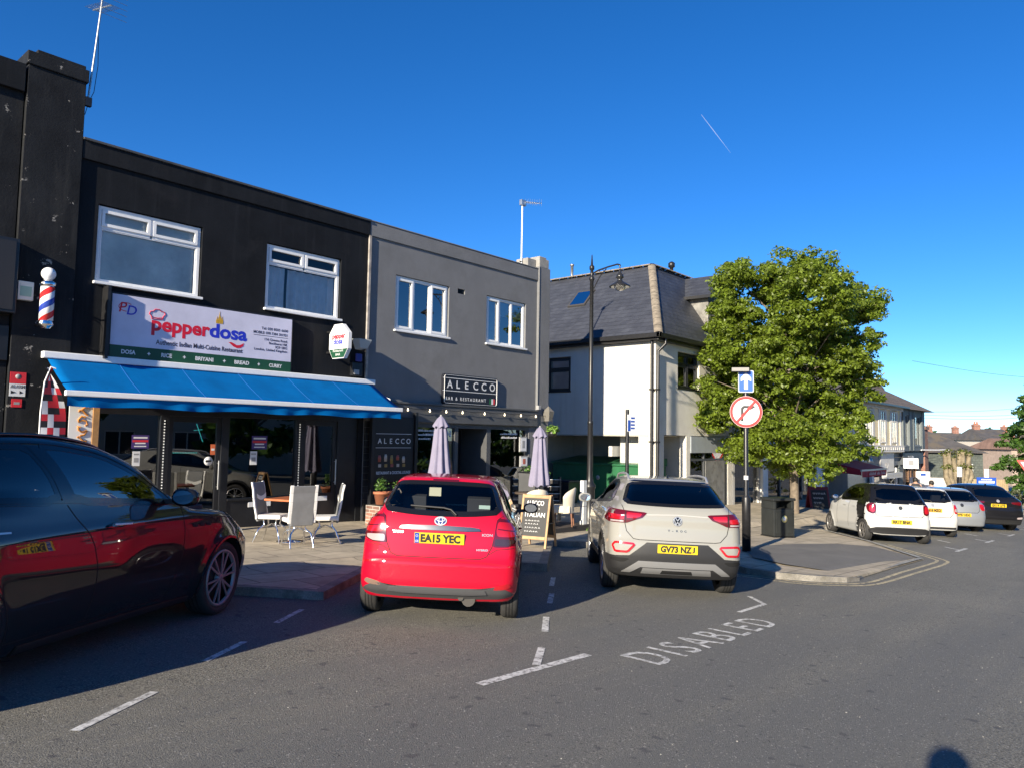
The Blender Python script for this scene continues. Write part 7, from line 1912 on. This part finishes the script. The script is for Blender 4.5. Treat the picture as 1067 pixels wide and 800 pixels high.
def quads_obj(name, V, m, parent):
    me = bpy.data.meshes.new(name); n = len(V) // 4
    me.vertices.add(len(V)); me.vertices.foreach_set('co', V.astype(np.float32).ravel())
    me.loops.add(len(V)); me.loops.foreach_set('vertex_index', np.arange(len(V), dtype=np.int32))
    me.polygons.add(n); me.polygons.foreach_set('loop_start', np.arange(0, len(V), 4, dtype=np.int32)); me.polygons.foreach_set('loop_total', np.full(n, 4, np.int32))
    me.materials.append(m); me.update(calc_edges=True); me.validate()
    o = bpy.data.objects.new(name, me); COL.objects.link(o)
    if parent is not None: o.parent = parent
    return o
def limbs(mb, rs, base, tips, r0):
    for t in tips:
        p0 = np.array(base); p3 = np.array(t); m1 = p0 + (p3 - p0) * .35 + np.array([0, 0, .25 * np.linalg.norm(p3 - p0)]) * .5; m2 = p0 + (p3 - p0) * .7 + np.array([0, 0, .12 * np.linalg.norm(p3 - p0)])
        pts = [p0, m1 + rs.normal(size=3) * .06, m2 + rs.normal(size=3) * .08, p3]
        mb.tube([tuple(p) for p in pts], [r0, r0 * .7, r0 * .42, r0 * .14], 7)
rs = np.random.RandomState(4)
camr = np.array([.656, -.755])          # sideways direction in which the crown was measured
# street tree: crown half widths to left and right by height above its pavement
TX, TY = 16.75, -4.0
T = thing('street_tree', 'leafy bright green street tree beside the litter bin', 'tree', (TX, TY, pz(TX)))
zt_ = pz(TX)
# lobes of the crown: sideways, height above the pavement, radius, all in metres
LOBES = [(.7, 8.6, .8), (-.75, 8.35, .85), (-2.0, 8.5, .65), (1.85, 7.35, 1.0), (2.55, 7.3, .55), (-2.1, 7.0, 1.0), (-.15, 7.3, 1.4), (1.5, 5.8, 1.25), (2.3, 4.95, .75), (-2.5, 5.75, .75), (-1.1, 5.1, 1.4), (.5, 4.1, 1.3), (-2.55, 3.75, .85), (1.8, 3.75, .9), (-.8, 2.9, 1.15), (.85, 2.75, 1.05), (-1.8, 2.4, .65), (.2, 2.0, .7), (-2.9, 4.7, .5), (2.85, 6.3, .35), (-3.05, 3.5, .38), (2.75, 4.3, .4), (-.9, 6.2, .95), (.6, 6.5, .9), (1.2, 9.0, .4), (-1.4, 8.9, .35), (2.95, 7.75, .3), (-2.4, 7.9, .4)]
cent = []; rad = []
for (lu, lz, lr) in LOBES:
    n_ = max(3, int(30 * lr ** 2)) + 2
    deps = [rs.uniform(-1, 1) * max(.2, 2.9 - abs(lu)) for _ in range(1 if lr < .6 else 3)]
    for w0 in deps:
        for _ in range(n_):
            d = rs.normal(size=3); d /= np.linalg.norm(d); k = lr * rs.uniform(.45, 1.0)
            u_, w_, z_ = lu + d[0] * k, w0 + d[1] * k, lz + d[2] * k * .85
            cent.append((camr[0] * u_ - camr[1] * w_, camr[1] * u_ + camr[0] * w_, z_)); rad.append(rs.uniform(.16, .42))
cent = np.array(cent); rad = np.array(rad)
V = leaves_np(rs, cent, rad, 92, .063, .55, .2)
quads_obj('crown', V, lime_leaf, T)
m = MB(); m.tube([(0, 0, -.1), (0, 0, .05), (.02, 0, 1.0), (.0, .02, 2.2), (-.05, 0, 3.6), (0, 0, 5.2), (.05, 0, 7.2)], [.22, .17, .145, .14, .11, .08, .03], 12)
far_ = cent[rs.choice(len(cent), 46, replace=False)]
for t in far_:
    zb = max(1.7, t[2] - rs.uniform(.8, 2.2)); limbs(m, rs, (0, 0, min(zb, 6)), [t], .05)
m.build('trunk', bark, T)

def tree(name, label, x, y, z, h, rw, cm_, n=90, per=110, size=.12, trunk=.2, group=None, zb=.25, spire=False, seed=1):
    r = np.random.RandomState(seed)
    T = thing(name, label, 'tree', (x, y, z), 0, group)
    c = []; rd = []
    while len(c) < n:
        t = r.uniform(0, 1); zz = h * (zb + (1 - zb) * t)
        w = rw * ((1 - t) ** .75 if spire else math.sin(math.pi * (.12 + .86 * t)) ** .6) + .05
        a = r.uniform(0, 6.283); k = r.uniform(0, 1) ** .45; w *= 1 + .14 * math.sin(3 * a + zz)
        c.append((math.cos(a) * w * k, math.sin(a) * w * k, zz)); rd.append(rw * r.uniform(.14, .28))
    c = np.array(c); quads_obj('crown', leaves_np(r, c, np.array(rd), per, size, .5, .2), cm_, T)
    m = MB(); m.tube([(0, 0, -.3), (.03, 0, h * .3), (0, .04, h * .6), (0, 0, h * .92)], [trunk, trunk * .75, trunk * .5, trunk * .1], 9)
    for t in c[:14]: limbs(m, r, (0, 0, max(h * .2, t[2] - h * .2)), [t], trunk * .3)
    m.build('trunk', bark, T)
    return T
tree('verge_tree', 'tall bright green tree at right edge beyond the parked cars', 51.6, -7.7, gz(51.6), 9.2, 2.9, mid_leaf, 130, 140, .13, .2, zb=.28, spire=True, seed=5)
tree('verge_shrub', 'rounded green shrub below the tall tree at right edge', 47.0, -7.0, gz(47) - .1, 2.4, 1.3, mid_leaf, 40, 120, .08, .08, zb=.1, seed=6)
tree('verge_shrub', 'small grey green shrub at the foot of the tall tree at right edge', 38.5, -7.6, gz(38.5) - .1, 1.5, .8, leaf_mat('grey_shrub_leaf', (.13, .15, .08), (.16, .2, .08)), 26, 110, .06, .05, zb=.1, seed=8)

# pollarded lime with sprouting stumps
T = thing('pollarded_tree', 'pollarded tree with thick bare stems and fresh green sprouts', 'tree', (45.7, -3.8, gz(45.7)))
m = MB(); r2 = np.random.RandomState(9)
m.tube([(0, 0, -.3), (0, 0, .9), (.1, -.1, 1.5)], [.38, .34, .30], 10)
tips = []
for dx, hz_ in ((-.85, 3.45), (-.55, 3.6), (.05, 3.55), (.3, 3.6), (.62, 3.5), (.95, 3.45), (-.15, 3.2)):
    a = np.array([camr[0] * dx, camr[1] * dx]); b = (a[0] + r2.normal() * .15, a[1] + r2.normal() * .15, hz_)
    m.tube([(a[0] * .3, a[1] * .3, .9), (a[0] * .9, a[1] * .9, 2.0), (b[0], b[1], hz_ - .25), b], [.22, .16, .14, .17], 8); tips.append(b)
m.build('trunk', mat('pale_bark', (.20, .165, .11), .9, var=.4, vscale=5, bump=.6, bscale=20), T)
cc_ = np.concatenate([np.array(tips), np.array(tips) * np.array([1.05, 1.05, .75]) , np.array([[camr[0] * d, camr[1] * d, .9] for d in (-.7, -.3, .4, .7)])]); rr_ = np.concatenate([np.full(len(tips), .34), np.full(len(tips), .28), np.full(4, .38)])
quads_obj('sprouts', leaves_np(r2, cc_, rr_, 70, .07, .7, 0), leaf_mat('sprout_leaf', (.12, .14, .03), (.2, .24, .03)), T)

# ------------------------------------------------------------------ red awning, far shop signs, street clutter
T = thing('awning', 'dark red awning with white bar beside the street tree', 'awning', (30.5, -1.3, .5))
rf = mat('dark_red_fabric', (.38, .012, .028), .75, var=.1, vscale=2); y0, y1 = YW - .01, -2.75
c = MB(); c.quad((28.9, y0, .78), (28.9, y1, .42), (33.2, y1, .42), (33.2, y0, .78)); c.add([(28.9, y0, .78), (28.9, y0, .3), (28.9, y1, .16), (28.9, y1, .42)], [(0, 1, 2, 3)]); o = c.build('canopy', rf, T, True); o.modifiers.new('thick', 'SOLIDIFY').thickness = .01
c = MB(); V = []
for i in range(31):
    x = 28.9 + 4.3 * i / 30
    for j in range(3): V.append((x, y1 - .03 + .02 * j * math.sin(i * 1.1), .36 - .15 * j))
c.add(V, [(i * 3 + j, i * 3 + j + 1, (i + 1) * 3 + j + 1, (i + 1) * 3 + j) for i in range(30) for j in range(2)], 0, True); vv = c.build('valance', rf, T, True)
c = MB(); [c.box(x_, x_ + .13, y1 - .062, y1 - .058, .14, .14 + .10 + .05 * (k_ % 2)) for k_, x_ in enumerate([30.0 + .19 * q_ for q_ in range(15) if q_ not in (6, 10)])]; c.build('lettering', mat('pale_pink_lettering', (.5, .3, .3), .5), vv, True)
c = MB(); c.box(28.85, 33.25, y1 - .04, y1 + .03, .35, .43); c.build('front_bar', silver_p, T, True)
c = MB()
for x in (29.3, 32.8): c.bar((x, y0, .3), (x, y1 + .05, .36), .05, .05)
c.build('folding_arm', metal_g, T, True)
T = thing('a_board', 'dark red pavement sign board in front of the white shop pillar', 'sign board', (20.6, -3.5, pz(20.6)), R(-40))
for s in (-1, 1):
    Mx = Matrix.Translation((0, s * .25, 0)) @ Matrix.Rotation(s * R(13), 4, 'X')
    c = MB(); c.box(-.42, .42, -.02, .02, .1, 1.15, 0, Mx); c.box(-.42, -.36, -.02, .02, 0, .099, 0, Mx); c.box(.36, .42, -.02, .02, 0, .099, 0, Mx); fr_ = c.build('frame', mat('dark_red_paint', (.16, .012, .02), .5), T, bev=.004)
    c = MB(); c.box(-.34, .34, -.026, -.0205, .2, 1.02, 0, Mx) if s < 0 else c.box(-.34, .34, .0205, .026, .2, 1.02, 0, Mx); c.build('blackboard', chalkb, fr_)
    if s < 0:
        c = MB()
        for z, n_ in ((.88, 5), (.70, 4), (.52, 3)):
            for k in range(n_): c.tube([Mx @ Vector((-.26 + k * .11 + .02 * q, -.03, z + .04 * math.sin(q * 1.9 + k))) for q in range(5)], .010, 4)
        c.build('chalk_lettering', m_wht, fr_)
T = thing('shop_sign', 'pale cream shop sign with grey script over the half timbered shopfront', 'sign', (40.3, -1.2, .7))
c = MB(); c.box(38.7, 41.6, YB + .2, YB + .296, .0, 1.14); c.build('sign_board', mat('pale_cream_sign', (.60, .58, .54), .5), T, True); 
c = MB(); c.tube([(39.7 + .6 * i / 12, YB + .19, .35 + .18 * math.sin(i * .6)) for i in range(13)], .02, 5); c.build('motif', m_greyp, T, True)
T = thing('shop_sign', 'long pale grey shop sign below the cream sign on the half timbered shopfront', 'sign', (40.5, -1.4, .1))
c = MB(); c.box(38.8, 42.4, YB - .1, YB + .19, -.38, -.06); c.build('sign_board', mat('pale_grey_sign', (.42, .43, .43), .5), T, True); c = MB(); [c.box(39.0 + .2 * q_, 39.14 + .2 * q_, YB - .106, YB - .101, -.28, -.15) for q_ in range(15) if q_ != 7]; c.build('lettering', m_greyp, T, True)
for x, y, w, z0_, z1_, lab in ((41.2, -2.1, .9, .22, .85, 'square white hanging sign with bird motif near the dark grey shop'), (41.9, -2.6, .85, -.42, .05, 'smaller white hanging sign with blue mark, below the square hanging sign')):
    T = thing('hanging_sign', lab, 'sign', (x, y, z1_))
    Mx = Matrix.Translation((x, y, 0)) @ Matrix.Rotation(R(-50), 4, 'Z')
    c = MB(); c.box(-w / 2, w / 2, -.03, .03, z0_, z1_, 0, Mx); c.build('sign_board', m_wht, T, True)
    c = MB(); c.box(-.16, .16, -.036, -.031, z0_ + .2, z1_ - .12, 0, Mx); c.build('motif', m_greyp if z1_ > .5 else mat('sign_blue_print', (.02, .07, .32)), T, True)
    c = MB(); c.bar((x, y, z1_ + .03), (x, YB + .1, z1_ + .03), .04, .04); c.build('bracket', black_metal, T, True)
for x, lab in ((34.8, 'round metal wall lamp on the half timbered shopfront, nearer the red awning'), (36.1, 'round metal wall lamp on the half timbered shopfront, nearer the cream sign')):
    T = thing('wall_lamp', lab, 'light', (x, -1.2, .7), 0, 'round metal wall lamps')
    c = MB(); c.lathe([(0, .2), (.1, .18), (.22, -.1), (.2, -.12), (0, -.05)], (x, YB + .12, .75), 14); c.bar((x, YB + .3, .85), (x, YB + .12, .9), .05, .05); c.build('lamp_shade', metal_g, T, True)
T = thing('bracket_arm', 'white horizontal bracket pole crossing the brick chimney', 'bracket', (49, -1.4, 1.3))
c = MB(); c.tube([(47.6, -1.3, 1.32), (49.6, -1.9, 1.32), (51.0, -2.3, 1.36)], .045, 8); c.lathe([(0, -.07), (.09, 0), (0, .07)], (51.0, -2.3, 1.36), 12); c.build('arm', m_wht, T, True)
for xa, xb, lab in ((37.25, 37.6, 'slim white post at right end of the roller shutter'), (42.5, 42.7, 'slim white post right of the pale grey shop sign')):
    T = thing('shop_post', lab, 'post', (xa, -1.0, -2.4), 0, 'slim white shop posts')
    c = MB(); c.box(xa, xb, YB + .3, YB + .45, -2.5, .2); c.build('post', m_wht, T, True)
    c = MB(); c.box(xa - .03, xb + .03, YB + .27, YB + .48, -2.6, -2.5); c.build('foot', m_greyp, T, True)

for (x, y, h, lab) in ((44.0, -4.2, 2.6, 'black post with white cap beside the white hoarding, left of two'), (45.6, -5.4, 2.55, 'black post with white cap in front of the pollarded tree, right of two')):
    T = thing('bollard_post', lab, 'post', (x, y, gz(x)), 0, 'white capped posts')
    c = MB(); c.tube([(0, 0, 0), (0, 0, h - .62)], .09, 10); c.build('post', black_metal, T)
    c = MB(); c.box(-.16, .16, -.12, .12, h - .62, h); c.build('cap', m_wht, T, bev=.02)
T = thing('hoarding', 'low white hoarding panels behind the silver hatchback', 'hoarding', (46, -3, -1))
Mx = Matrix.Translation((45.5, -3.1, 0)) @ Matrix.Rotation(R(-49), 4, 'Z')
c = MB(); c.box(-2.3, 1.5, -.03, .03, gz(46), -.42, 0, Mx); c.build('panels', mat('hoarding_white', (.55, .52, .5), .6, var=.15, vscale=1), T, True)
c = MB()
for i in range(3): c.box(-2.1 + i * 1.1, -1.3 + i * 1.1, -.036, -.031, -1.3, -.7, 0, Mx)
c.build('notice', mat('hoarding_notice', (.4, .42, .44), .5), T, True)
T = thing('timber_fence', 'low pale timber fence behind the parked cars below the pollarded tree', 'fence', (48, -5, -2))
Mx = Matrix.Translation((48.6, -4.0, 0)) @ Matrix.Rotation(R(-49), 4, 'Z')
c = MB()
for i in range(24): c.box(-.6 + i * .13, -.6 + i * .13 + .12, -.02, .02, gz(48.6), -.55, 0, Mx)
c.build('boards', mat('pale_fence_wood', (.33, .25, .15), .85, var=.3, vscale=3), T, True)
T = thing('blue_sign_board', 'blue and white sign board beyond the black sports utility car', 'sign', (41, -6, gz(41)))
Mx = Matrix.Translation((40.4, -6.15, 0)) @ Matrix.Rotation(R(-49), 4, 'Z')
c = MB(); c.box(-.55, .55, -.02, .02, -.65, -.1, 0, Mx); o = c.build('board', mat('blue_board', (.02, .08, .42), .5), T, True)
c = MB(); c.box(-.45, .45, -.026, -.021, -.42, -.30, 0, Mx); c.box(-.3, .3, -.026, -.021, -.25, -.19, 0, Mx); c.box(-.45, .45, -.02, .02, -1.0, -.72, 0, Mx); c.build('print', m_wht, T, True)
c = MB(); c.box(-.5, -.44, -.02, .02, gz(41), -.1, 0, Mx @ Matrix.Translation((0, .05, 0))); c.box(.44, .5, -.02, .02, gz(41), -.1, 0, Mx @ Matrix.Translation((0, .05, 0))); c.build('post', m_greyp, T, True)
T = thing('traffic_sign', 'red bordered give way triangle at the right edge of the photo', 'traffic sign', (33.0, -9.0, pz(33)))
c = MB(); c.tube([(0, 0, 0), (0, 0, 2.5)], .04, 10); c.build('pole', m_greyp, T)
fd2 = Vector((CAMX - 33, CAMY + 9, 0)).normalized(); ux2 = Vector((-fd2.y, fd2.x, 0)); zc = 1.05 - pz(33)
o_ = fd2 * .06 + Vector((0, 0, zc))
c = MB(); c.prism([(-.48, 0), (0, -.83), (.48, 0)], o_, ux2, Z1, -.01); pl = c.build('plate', sgn_red, T)
c = MB(); c.prism([(-.33, -.085), (0, -.655), (.33, -.085)], o_ + fd2 * .004, ux2, Z1, -.002); c.build('white_field', m_wht, pl)

# people between the parked cars and the shops
def person(x, y, label, coat, h=1.68, rz=0):
    T = thing('person', label, 'person', (x, y, pz(x)), rz)
    me = bpy.data.meshes.new('body'); s = h / 1.7
    J = [(0, 0, .95), (0, 0, 1.15), (0, 0, 1.40), (.02, 0, 1.50), (.03, 0, 1.60), (.02, 0, 1.68), (0, .10, .90), (.02, .11, .50), (-.02, .12, .06), (.10, .12, .03), (0, -.10, .90), (.04, -.11, .50), (.02, -.12, .06), (.14, -.12, .03), (0, .20, 1.38), (.02, .26, 1.10), (.16, .22, .92), (0, -.20, 1.38), (.02, -.26, 1.10), (.16, -.22, .92), (.20, .21, .87), (.20, -.21, .87)]
    Ed = [(0, 1), (1, 2), (2, 3), (3, 4), (4, 5), (0, 6), (6, 7), (7, 8), (8, 9), (0, 10), (10, 11), (11, 12), (12, 13), (2, 14), (14, 15), (15, 16), (2, 17), (17, 18), (18, 19), (16, 20), (19, 21)]
    Rd = [.15, .14, .15, .06, .10, .08, .09, .065, .045, .04, .09, .065, .045, .04, .07, .05, .035, .07, .05, .035, .03, .03]
    me.from_pydata([(a * s, b * s, c * s) for a, b, c in J], Ed, []); o = bpy.data.objects.new('body', me); COL.objects.link(o); o.parent = T
    o.modifiers.new('skin', 'SKIN'); 
    for v, r_ in zip(me.skin_vertices[0].data, Rd): v.radius = (r_ * s, r_ * s)
    me.skin_vertices[0].data[0].use_root = True
    o.modifiers.new('smooth', 'SUBSURF').levels = 2; o.modifiers['smooth'].render_levels = 2; me.materials.append(mat('skin_tone', (.45, .27, .19), .6))
    c = MB(); c.lathe([(.0, 1.76), (.06, 1.75), (.105, 1.70), (.118, 1.62), (.10, 1.55), (.07, 1.52)], (0, 0, 0), 14, M=Matrix.Scale(s, 4)); c.build('hair', mat('dark_hair', (.015, .012, .01), .6), T)
    c = MB(); c.lathe([(.09, 1.49), (.17, 1.45), (.235, 1.36), (.23, 1.1), (.21, .95), (.23, .78)], (0, 0, 0), 16, M=Matrix.Diagonal((s * .75, s, s, 1))); c.build('coat', coat, T)
    c = MB(); c.lathe([(.20, .95), (.17, .6), (.14, .12)], (0, 0, 0), 12, M=Matrix.Diagonal((s * .75, s, s, 1))); c.build('trousers', mat('dark_trousers', (.02, .02, .025), .8), T)
    return T
person(26.4, -5.65, 'person with dark hair and dark coat over pale shirt beyond the silver hatchback', mat('dark_coat', (.03, .03, .035), .8), 1.62, R(200))
person(27.2, -6.1, 'person in pale grey top standing right of the dark coated person', mat('pale_grey_top', (.4, .4, .4), .8), 1.52, R(160))

# ------------------------------------------------------------------ far houses
def house(name, label, o, ang, w, d, z0, ze, zr, wm, rm, hip=0., chim=(), wins=(), group=None):
    """walls from z0 to the eaves ze, ridge at zr; (o) = front right corner, w along the front"""
    T = thing(name, label, 'building', (o[0], o[1], z0), ang, group)
    m = MB(); h = ze - z0
    m.wall(-w, 0, 0, h, [(a, b, c_, e) for a, b, c_, e in wins], 'y', 0, .3); m.box(-w, -w + .3, .3, d, 0, h); m.box(-.3, 0, .3, d, 0, h); m.box(-w + .3, -.3, d - .3, d, 0, h); m.build('wall', wm, T)
    r = MB(); H_ = zr - z0; e = .35
    A, B_, C_, D_ = (-w - e, -e, h), (e, -e, h), (e, d + e, h), (-w - e, d + e, h); P, Q = (-w + hip, d / 2, H_), (-hip, d / 2, H_)
    r.add([A, B_, C_, D_, P, Q], [(0, 1, 5, 4), (1, 2, 5), (2, 3, 4, 5), (3, 0, 4)]); ro = r.build('roof', rm, T)
    for cx, cw, chh in chim:
        k = MB(); k.box(cx - cw / 2, cx + cw / 2, d / 2 - .35, d / 2 + .35, H_ - .8, H_ + chh); k.box(cx - cw / 2 - .06, cx + cw / 2 + .06, d / 2 - .41, d / 2 + .41, H_ + chh - .3, H_ + chh - .15)
        k.build('chimney', brick_m, ro)
        k = MB(); k.lathe([(.14, H_ + chh), (.11, H_ + chh + .4), (0, H_ + chh + .4)], (cx - .2, d / 2, 0), 8); k.lathe([(.14, H_ + chh), (.11, H_ + chh + .4), (0, H_ + chh + .4)], (cx + .2, d / 2, 0), 8); k.build('chimney_pots', MATS['terracotta'], ro)
    for a, b, c_, e_ in wins:
        k = MB(); k.box(a, b, .05, .12, c_, c_ + .08); k.box(a, b, .05, .12, e_ - .08, e_); k.box(a, a + .08, .05, .12, c_, e_); k.box(b - .08, b, .05, .12, c_, e_); k.box((a + b) / 2 - .04, (a + b) / 2 + .04, .06, .11, c_, e_); wn = k.build('window', upvc, T)
        k = MB(); k.quad((a, .09, c_), (b, .09, c_), (b, .09, e_), (a, .09, e_)); k.build('pane', mat('far_window_glass', (.03, .04, .05), .08, spec=.9), wn)
    return T
slate_far = mat('weathered_slate', (.085, .08, .078), .75, var=.25, vscale=1.2, stain=(.12, .10, .075), stscale=.8); tile_far = mat('red_brown_tiles', (.21, .13, .10), .85, var=.3, vscale=1)
house('slate_building', 'low dark slate hung building with hipped roof behind the pollarded tree', (63.2, -2.5), R(-49), 10, 9, gz(63), 1.05, 3.75, brick_mat('slate_hanging', (.10, .115, .10), (.07, .085, .078), (.04, .045, .04), .3, .2, .012, .8, 'xz'), slate_far, 4.5, wins=((-2.2, -.8, 2.0, 3.2),))
house('cream_house', 'pale cream house gable beyond the slate hung building', (122, 1.8), R(-49), 5, 8, gz(110) - 1, 2.5, 4.2, mat('far_cream', (.55, .50, .42), .85), slate_far, 0, ((-4.0, .9, .7),))
house('brick_house', 'red brick house end with tall pole in front, left of the tall tree', (97, -2.9), R(-49), 3.2, 8, gz(97) - .5, 1.3, 2.6, mat('far_pale_brick', (.34, .265, .215), .9, var=.15, vscale=3), tile_far, 0, ((-.8, 1.0, .8),), wins=((-2.4, -1.4, 3.3, 4.5),))
hs_ = [(150, 24, 9, 2.6, 4.7, 'far brown roofed house with two chimneys, leftmost on the hill'), (165, 14.5, 8, 2.2, 4.2, 'far red roofed house in the middle of the hill row'), (178, 7.5, 9, 2.4, 4.6, 'far dark roofed house right of the red roofed one on the hill'), (190, .5, 8, 2.5, 4.5, 'far red roofed house at right end of the hill row')]
for i, (x, y, w, ze, zr, lab) in enumerate(hs_): house('hillside_house', lab, (x, y), R(-49 + 6 * i), w, 8, -3, ze, zr, [MATS['far_pale_brick'], MATS['far_cream']][i % 2], [tile_far, slate_far][i % 2], 0, ((-w + 1, 1.2, 1.3), (-1.2, 1.2, 1.2)), wins=((-w + 1.5, -w + 3, 3.0, 4.4), (-3, -1.5, 3.0, 4.4)), group='houses on the far hill')
for i, (x, y, h) in enumerate(((205, 18, 9), (215, 6, 8.6), (180, 27, 8.8), (210, -5, 9.5), (230, 12, 10.5))): tree('hillside_tree', ['far dark tree left of the middle of the hill', 'far dark tree right of the middle of the hill', 'far dark tree at left end of the hill', 'far dark tree at right end of the hill', 'far dark tree topmost behind the hill houses'][i], x, y, -4, h + .5, 5, dark_leaf, 50, 60, .5, .3, 'trees on the far hill', .2, False, 20 + i)
hill = MB(); n_ = 20; V = []
for i in range(13):
    x = 120 + i * 40
    for j in range(21): y = -200 + j * 22; V.append((x, y, gz(120) - .3 + 9 * min(1, max(0, (x - 140) / 220)) ** 1.3 + 1.2 * math.sin(y * .03 + i)))
hill.add(V, [(i * 21 + j, (i + 1) * 21 + j, (i + 1) * 21 + j + 1, i * 21 + j + 1) for i in range(12) for j in range(20)], 0, True)
struct('hill', hill, mat('hill_green', (.06, .085, .04), .95, var=.4, vscale=.05))
T = thing('telegraph_pole', 'slim brown telegraph pole carrying the overhead wires', 'pole', (70, -4.2, gz(70)))
c = MB(); c.tube([(0, 0, 0), (0, 0, 6.2)], [.13, .09], 10); c.build('pole', mat('pole_wood', (.13, .085, .06), .85), T)
c = MB(); c.box(-.5, .5, -.05, .05, 5.2, 5.3); c.build('crossarm', MATS['pole_wood'], T)
for i, (a, b, lab) in enumerate((((49.2, -.5, 7.6), (66, -9.5, 7.1), 'topmost overhead wire crossing the sky at right'), ((49.6, -.6, 4.0), (66, -9.0, 5.6), 'second overhead wire from the top in the sky at right'), ((49.6, -.6, 3.8), (66, -9.0, 4.9), 'third overhead wire from the top in the sky at right'), ((49.6, -.6, 3.6), (66, -9.0, 4.6), 'lowest overhead wire in the sky at right'))):
    c = MB(); a = Vector(a); b = Vector(b); c.tube([a.lerp(b, k / 10) - Vector((0, 0, .35 * math.sin(math.pi * k / 10))) for k in range(11)], .011, 5); tag(c.build('overhead_wire', black_metal), lab, 'wire', 'overhead wires')

person(-10.2, -13.86, 'person standing behind the camera whose head shadow falls on the road at the bottom edge', mat('navy_coat', (.02, .025, .05), .8), 1.80, R(40))
# grit on the road
g_ = MB(); rg = random.Random(21)
for _ in range(170):
    x = rg.uniform(-9, 6); y = rg.uniform(-13.5, -8.5); s_ = rg.uniform(.003, .008)
    g_.add([(x - s_, y, gz(x) + .001), (x, y - s_ * .8, gz(x) + .001), (x + s_, y + s_ * .2, gz(x) + .001), (x, y + s_, gz(x) + .001), (x, y, gz(x) + s_ * .9)], [(0, 1, 4), (1, 2, 4), (2, 3, 4), (3, 0, 4)])
tag(g_.build('road_grit', mat('pale_grit', (.40, .38, .34), .8, var=.4, vscale=20)), 'loose pale grit scattered over the road', 'grit', kind='stuff')

# vapour trail high up in the sky
def ctrail():
    m = bpy.data.materials.new('vapour'); m.use_nodes = True; n = m.node_tree
    b = n.nodes['Principled BSDF']; b.inputs['Base Color'].default_value = (.8, .8, .8, 1); b.inputs['Roughness'].default_value = 1
    b.inputs['Alpha'].default_value = .11
    return m
a = Vector((2650, 1325, 1293)); b = Vector((2745, 1232, 1126))
c = MB(); c.tube([a, a.lerp(b, .4), a.lerp(b, .9)], [1.0, 1.7, .4], 8); tag(c.build('vapour_trail', ctrail()), 'short thin white vapour trail high in the blue sky', 'vapour trail')

# the other side of the road, behind the photographer: seen in windows and paintwork only
for i, (x, y, h) in enumerate(((13, -25, 9), (24, -26, 10), (36, -25, 9.5), (2, -27, 8.5))): tree('roadside_tree', 'leafy roadside tree across the road behind the photographer', x, y, gz(x), h, 4.0, mid_leaf, 60, 90, .28, .25, 'trees across the road', .18, False, 40 + i)
house('cream_villa', 'long cream house across the road behind the photographer', (2, -34), R(180), 34, 8, gz(10) - 1, 5.2, 8.2, white_r, tile_far, 2, ((-6, 1.2, 1.3),), wins=tuple((-4 - k * 4.2, -2.2 - k * 4.2, z, z + 1.5) for k in range(7) for z in (2.0, 4.6)))
